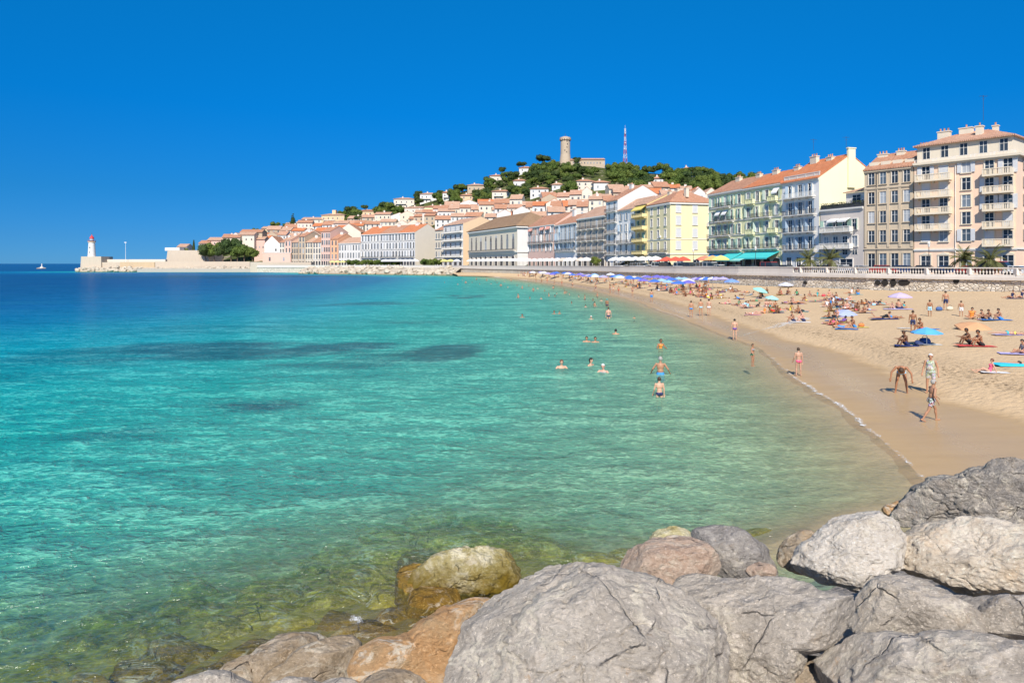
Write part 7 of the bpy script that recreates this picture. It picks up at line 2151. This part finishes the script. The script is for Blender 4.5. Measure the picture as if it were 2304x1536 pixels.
mat_o = MB(); mat_o.prism([(-1.0, 0), (1.0, 0), (1.12, .05), (1.0, .10), (-1.0, .10), (-1.12, .05)], -.33, .33); o = mat_o.build('beach_mat', CL('turquoise', (.03, .52, .70))); p = on_beach(2290, 823); o.location = (p.x, p.y, p.z+.02); o.rotation_euler = (0, 0, R(-6)); tag(o, 'bright turquoise mat cut off by the right edge', 'beach mat')
# parasols
def canopy_me(n, r, h, droop): return parasol_mesh(n, r, h, droop, M_cloth)
BC = parasol_mesh(8, 1.0, 2.0, .42, M_cloth, .07)
mb = MB(); mb.tube((0, 0, -.3), (0, 0, 2.05), .022, n=6); BP = mb.mesh('pole', M_white)
def parasol(px, py_foot, r_px, py_top, col, label, group=None, tilt=0.0, tz=0.0, cat='parasol'):
    p = on_beach(px, py_foot); D = p.y; s = r_px/FPX*D; hh = max(.3, (py_foot-py_top)/FPX*D)
    o = empty('beach_parasol', (p.x, p.y, p.z), rs.rand()); o.rotation_euler = (R(tilt), R(tz), rs.rand()); tag(o, label, cat, group)
    c = link('canopy', BC, o); c.color = (*col, 1); c.scale = (s, s, s*.9); c.location = (0, 0, hh-2.0*s*.9)
    q = link('pole', BP, o); q.scale = (1, 1, hh/2.05); return o
parasol(2085, 776, 32, 736, (.10, .42, .80), 'light blue parasol in front, planted beside a dark blue bag')
parasol(2025, 694, 25, 658, (.55, .46, .80), 'lilac parasol over the sitting group near the tall man')
parasol(1706, 668, 17, 646, (.30, .72, .66), 'turquoise parasol leaning over sunbathers below the wall', tilt=18)
parasol(1736, 676, 15, 665, (.35, .72, .75), 'small pale turquoise parasol low over the sand', tilt=10)
parasol(1768, 646, 17, 635, (.62, .66, .80), 'pale grey blue parasol standing against the foot of the wall')
parasol(1646, 652, 18, 627, (.18, .32, .75), 'blue parasol right of the parasol cluster', )
parasol(2196, 741, 42, 724, (.60, .33, .17), 'tipped over orange striped parasol lying on the sand', tilt=16)
parasol(1905, 709, 28, 696, (.36, .42, .66), 'low blue and white parasol lying on the sand between the groups', tilt=14)
# bags and a beach trolley
def bag(px, py, col, s, label):
    p = on_beach(px, py); mb = MB(); V = []
    mb.lathe([(.10, 0), (.26, .05), (.30, .22), (.24, .38), (.10, .44)], 10); o = mb.build('bag', plain('bag_cloth_%d' % int(px), col, .8), smooth=True); o.location = (p.x, p.y, p.z); o.scale = (s*1.3, s*.8, s)
    mb = MB(); pr = None
    for k in range(9):
        a = math.pi*k/8; q = (math.cos(a)*.14, 0, .42+math.sin(a)*.16)
        if pr: mb.tube(pr, q, .014, n=5)
        pr = q
    mb.build('handle', M_iron, o); return tag(o, label, 'bag')
bag(2081, 775, (.02, .08, .30), 1.0, 'dark blue beach bag under the light blue parasol'); bag(2068, 777, (.03, .05, .14), .8, 'navy bundle left of the dark blue beach bag'); bag(1853, 667, (.60, .08, .10), .8, 'red bag right of the sitting pair')
bag(2113, 699, (.06, .12, .30), .9, 'blue bag at the feet of the tall man'); bag(2137, 698, (.6, .55, .42), .9, 'straw coloured bag right of the tall man'); bag(1938, 735, (.62, .2, .06), .7, 'orange bag on the yellow towel')

# --- far crowd and its parasols
W_Y = [(1150, 620), (1190, 627), (1280, 635), (1390, 652), (1490, 668), (1600, 690)]; F_Y = [(1150, 614), (1200, 617), (1290, 620), (1400, 628), (1500, 634), (1640, 642)]
pc = {'blue': (.05, .16, .62), 'violet blue': (.16, .14, .62), 'lilac': (.42, .38, .72), 'white': (.8, .8, .82), 'pale blue': (.3, .5, .8)}
for i in range(54):
    px = 1195+425*(i/53)+rs.randn()*4; fy = interp(px, F_Y); wy = interp(px, W_Y); py = fy+(wy-fy)*rs.uniform(.08, .52)+3
    if px > 1560: py = min(py, 648)
    n = list(pc)[rs.choice(5, p=[.36, .26, .12, .14, .12])]; p = on_beach(px, py)
    parasol(px, py, rs.uniform(1.15, 1.45)*FPX/p.y, py-2.15*FPX/p.y, pc[n], '%s parasol in the dense cluster on the far beach' % n, 'parasols in the cluster on the far beach')
for i in range(12):
    px = 1290+26*i+rs.randn()*5; p = on_beach(px, interp(px, F_Y)+3+rs.rand()*3)
cnt = 0
for att in range(900):
    if cnt >= 138: break
    px = rs.uniform(1165, 1600); fy = interp(px, F_Y); wy = interp(px, W_Y); py = fy+(wy-fy)*rs.uniform(.05, .72)
    if crowd(px, py, 'on the crowded far beach', 'bathers in the crowd on the far beach', ['sit', 'sitlow', 'sit', 'stand', 'sitf', 'prone'] if px > 1260 else ['stand', 'stand2', 'sit', 'stand'], cnt) is not None: cnt += 1
    if cnt % 3 == 0 and px > 1250:
        c = ['blue', 'white', 'lilac', 'red'][rs.randint(4)]; towel(px+3, py+.5, 80+rs.randn()*20, c, '%s towel in the crowd on the far beach' % c, 'towels in the crowd on the far beach')
for i, (px, py, c) in enumerate([(1373,660,'blue'),(1380,658,'white'),(1392,661,'red'),(1423,664,'navy'),(1372,649,'black'),(1288,648,'black'),(1247,642,'navy'),(1264,643,'red'),(1218,639,'black'),(1206,635,'navy'),(1231,637,'red'),(1340,655,'navy')]):
    p = on_beach(px, py); person(['stand', 'stand2', 'stride'][i % 3], p, rs.rand()*6.3, h=1.7, skin='mid', col=c, label='small figure in %s briefs at the waterline before the parasol cluster' % c, group='figures at the far waterline')

# --- in the water
def wader(pose, px, pyw, pyt, rz, sub, label, **k):
    """pyw: where the water cuts the body; sub: height of that cut on a 1.72 m body"""
    p = G(px, pyw, 0); vis = (pyw-pyt)/FPX*p.y; s = vis/(1.72-sub); s = min(1.25, max(.6, s))
    return person(pose, (p.x, p.y, -sub*s), R(rz)-math.atan2(p.x, p.y), h=1.72*s, label=label, **k)
wader('wade', 1486, 842, 802, 180, .90, 'broad shouldered man in blue trunks standing waist deep with his back to us', hero=True, skin='mid', hair='grey', wear='trunks', col='blue')
wader('stand2', 1484, 893, 848, 195, .72, 'bather in navy briefs standing thigh deep, nearest swimmer', hero=True, skin='light', hair='brown', col='navy')
wader('wadef', 1486, 783, 762, 20, 1.08, 'tanned woman with wet long hair waist deep behind the broad shouldered man', skin='tan', hair='brown', wear='suit', col='orange', hairkind='long')
wader('swim', 1263, 828, 805, 10, 1.30, 'swimmer with spread arms, leftmost of the three nearest in the bay', skin='light', hair='red', col='navy')
wader('swim', 1327, 822, 805, 60, 1.34, 'dark haired swimmer, middle of the three nearest in the bay', skin='light', hair='black', col='navy', hairkind='long')
wader('swim', 1358, 837, 817, -20, 1.32, 'swimmer in a white cap, rightmost of the three nearest in the bay', skin='pink', hair='white', wear='suit', col='grey')
wader('swim', 1320, 769, 756, 0, 1.34, 'left one of two dark haired swimmers side by side', skin='mid', hair='black', col='navy')
wader('swim', 1339, 770, 757, 10, 1.34, 'right one of two dark haired swimmers side by side', skin='mid', hair='black', col='navy')
wader('swim', 1385, 752, 738, 170, 1.34, 'dark haired swimmer alone above the two side by side', skin='mid', hair='black', col='navy')
wader('swim', 1175, 714, 706, 0, 1.38, 'lone swimmer farthest out to the left', skin='mid', hair='black', col='navy')
wader('swim', 1247, 706, 698, 0, 1.38, 'left one of two swimmers far out', skin='mid', hair='brown', col='navy'); wader('swim', 1258, 706, 699, 40, 1.3, 'right one of two swimmers far out', skin='mid', hair='black', col='navy')
wader('swim', 1330, 718, 710, 0, 1.38, 'swimmer in a pale cap near the kneeling bather', skin='light', hair='white', col='navy'); wader('swim', 1427, 716, 711, 0, 1.32, 'small head of a swimmer close to the sand at the right', skin='mid', hair='brown', col='navy')
wader('stand', 1369, 717, 691, 180, .60, 'bather in dark briefs standing knee deep near the white foam', skin='pink', hair='brown', col='navy'); wader('stand2', 1366, 689, 672, 160, .7, 'bather with a teal cap standing behind the knee deep one', skin='tan', hair='teal', col='navy')
sp = [(1166,671),(1193,672),(1218,673),(1235,667),(1249,667),(1252,662),(1271,661),(1275,658),(1282,663),(1316,675),(1335,676),(1317,691),(1338,690),(1287,683),(1353,677),(1200,656),(1225,655),(1142,647),(1127,645),(1118,637),(1105,639),(1175,650),(1163,643),(1210,650),(1245,650),(1270,652),(1030,640),(1048,638),(1062,636),(1080,640),(1095,632),(1115,631),(1135,634),(1150,633),(1000,636),(1040,631),(1072,630),(1190,643),(1303,668),(1344,668)]
for i, (px, py) in enumerate(sp):
    D = G(px, py).y; po = 'swim' if i % 3 else 'wade'; sub = 1.36 if i % 3 else rs.uniform(.75, 1.05)
    person(po, (G(px, py).x, D, -sub), rs.rand()*6.3, h=1.74, skin=['mid', 'tan', 'light'][i % 3], hair=['black', 'brown'][i % 2], col='navy', label='small distant bather %s off the crowded far beach' % ('up to the shoulders in the water' if i % 3 else 'waist deep in the water'), group='distant bathers in the bay')
bpy.data.scenes.remove(SC2)
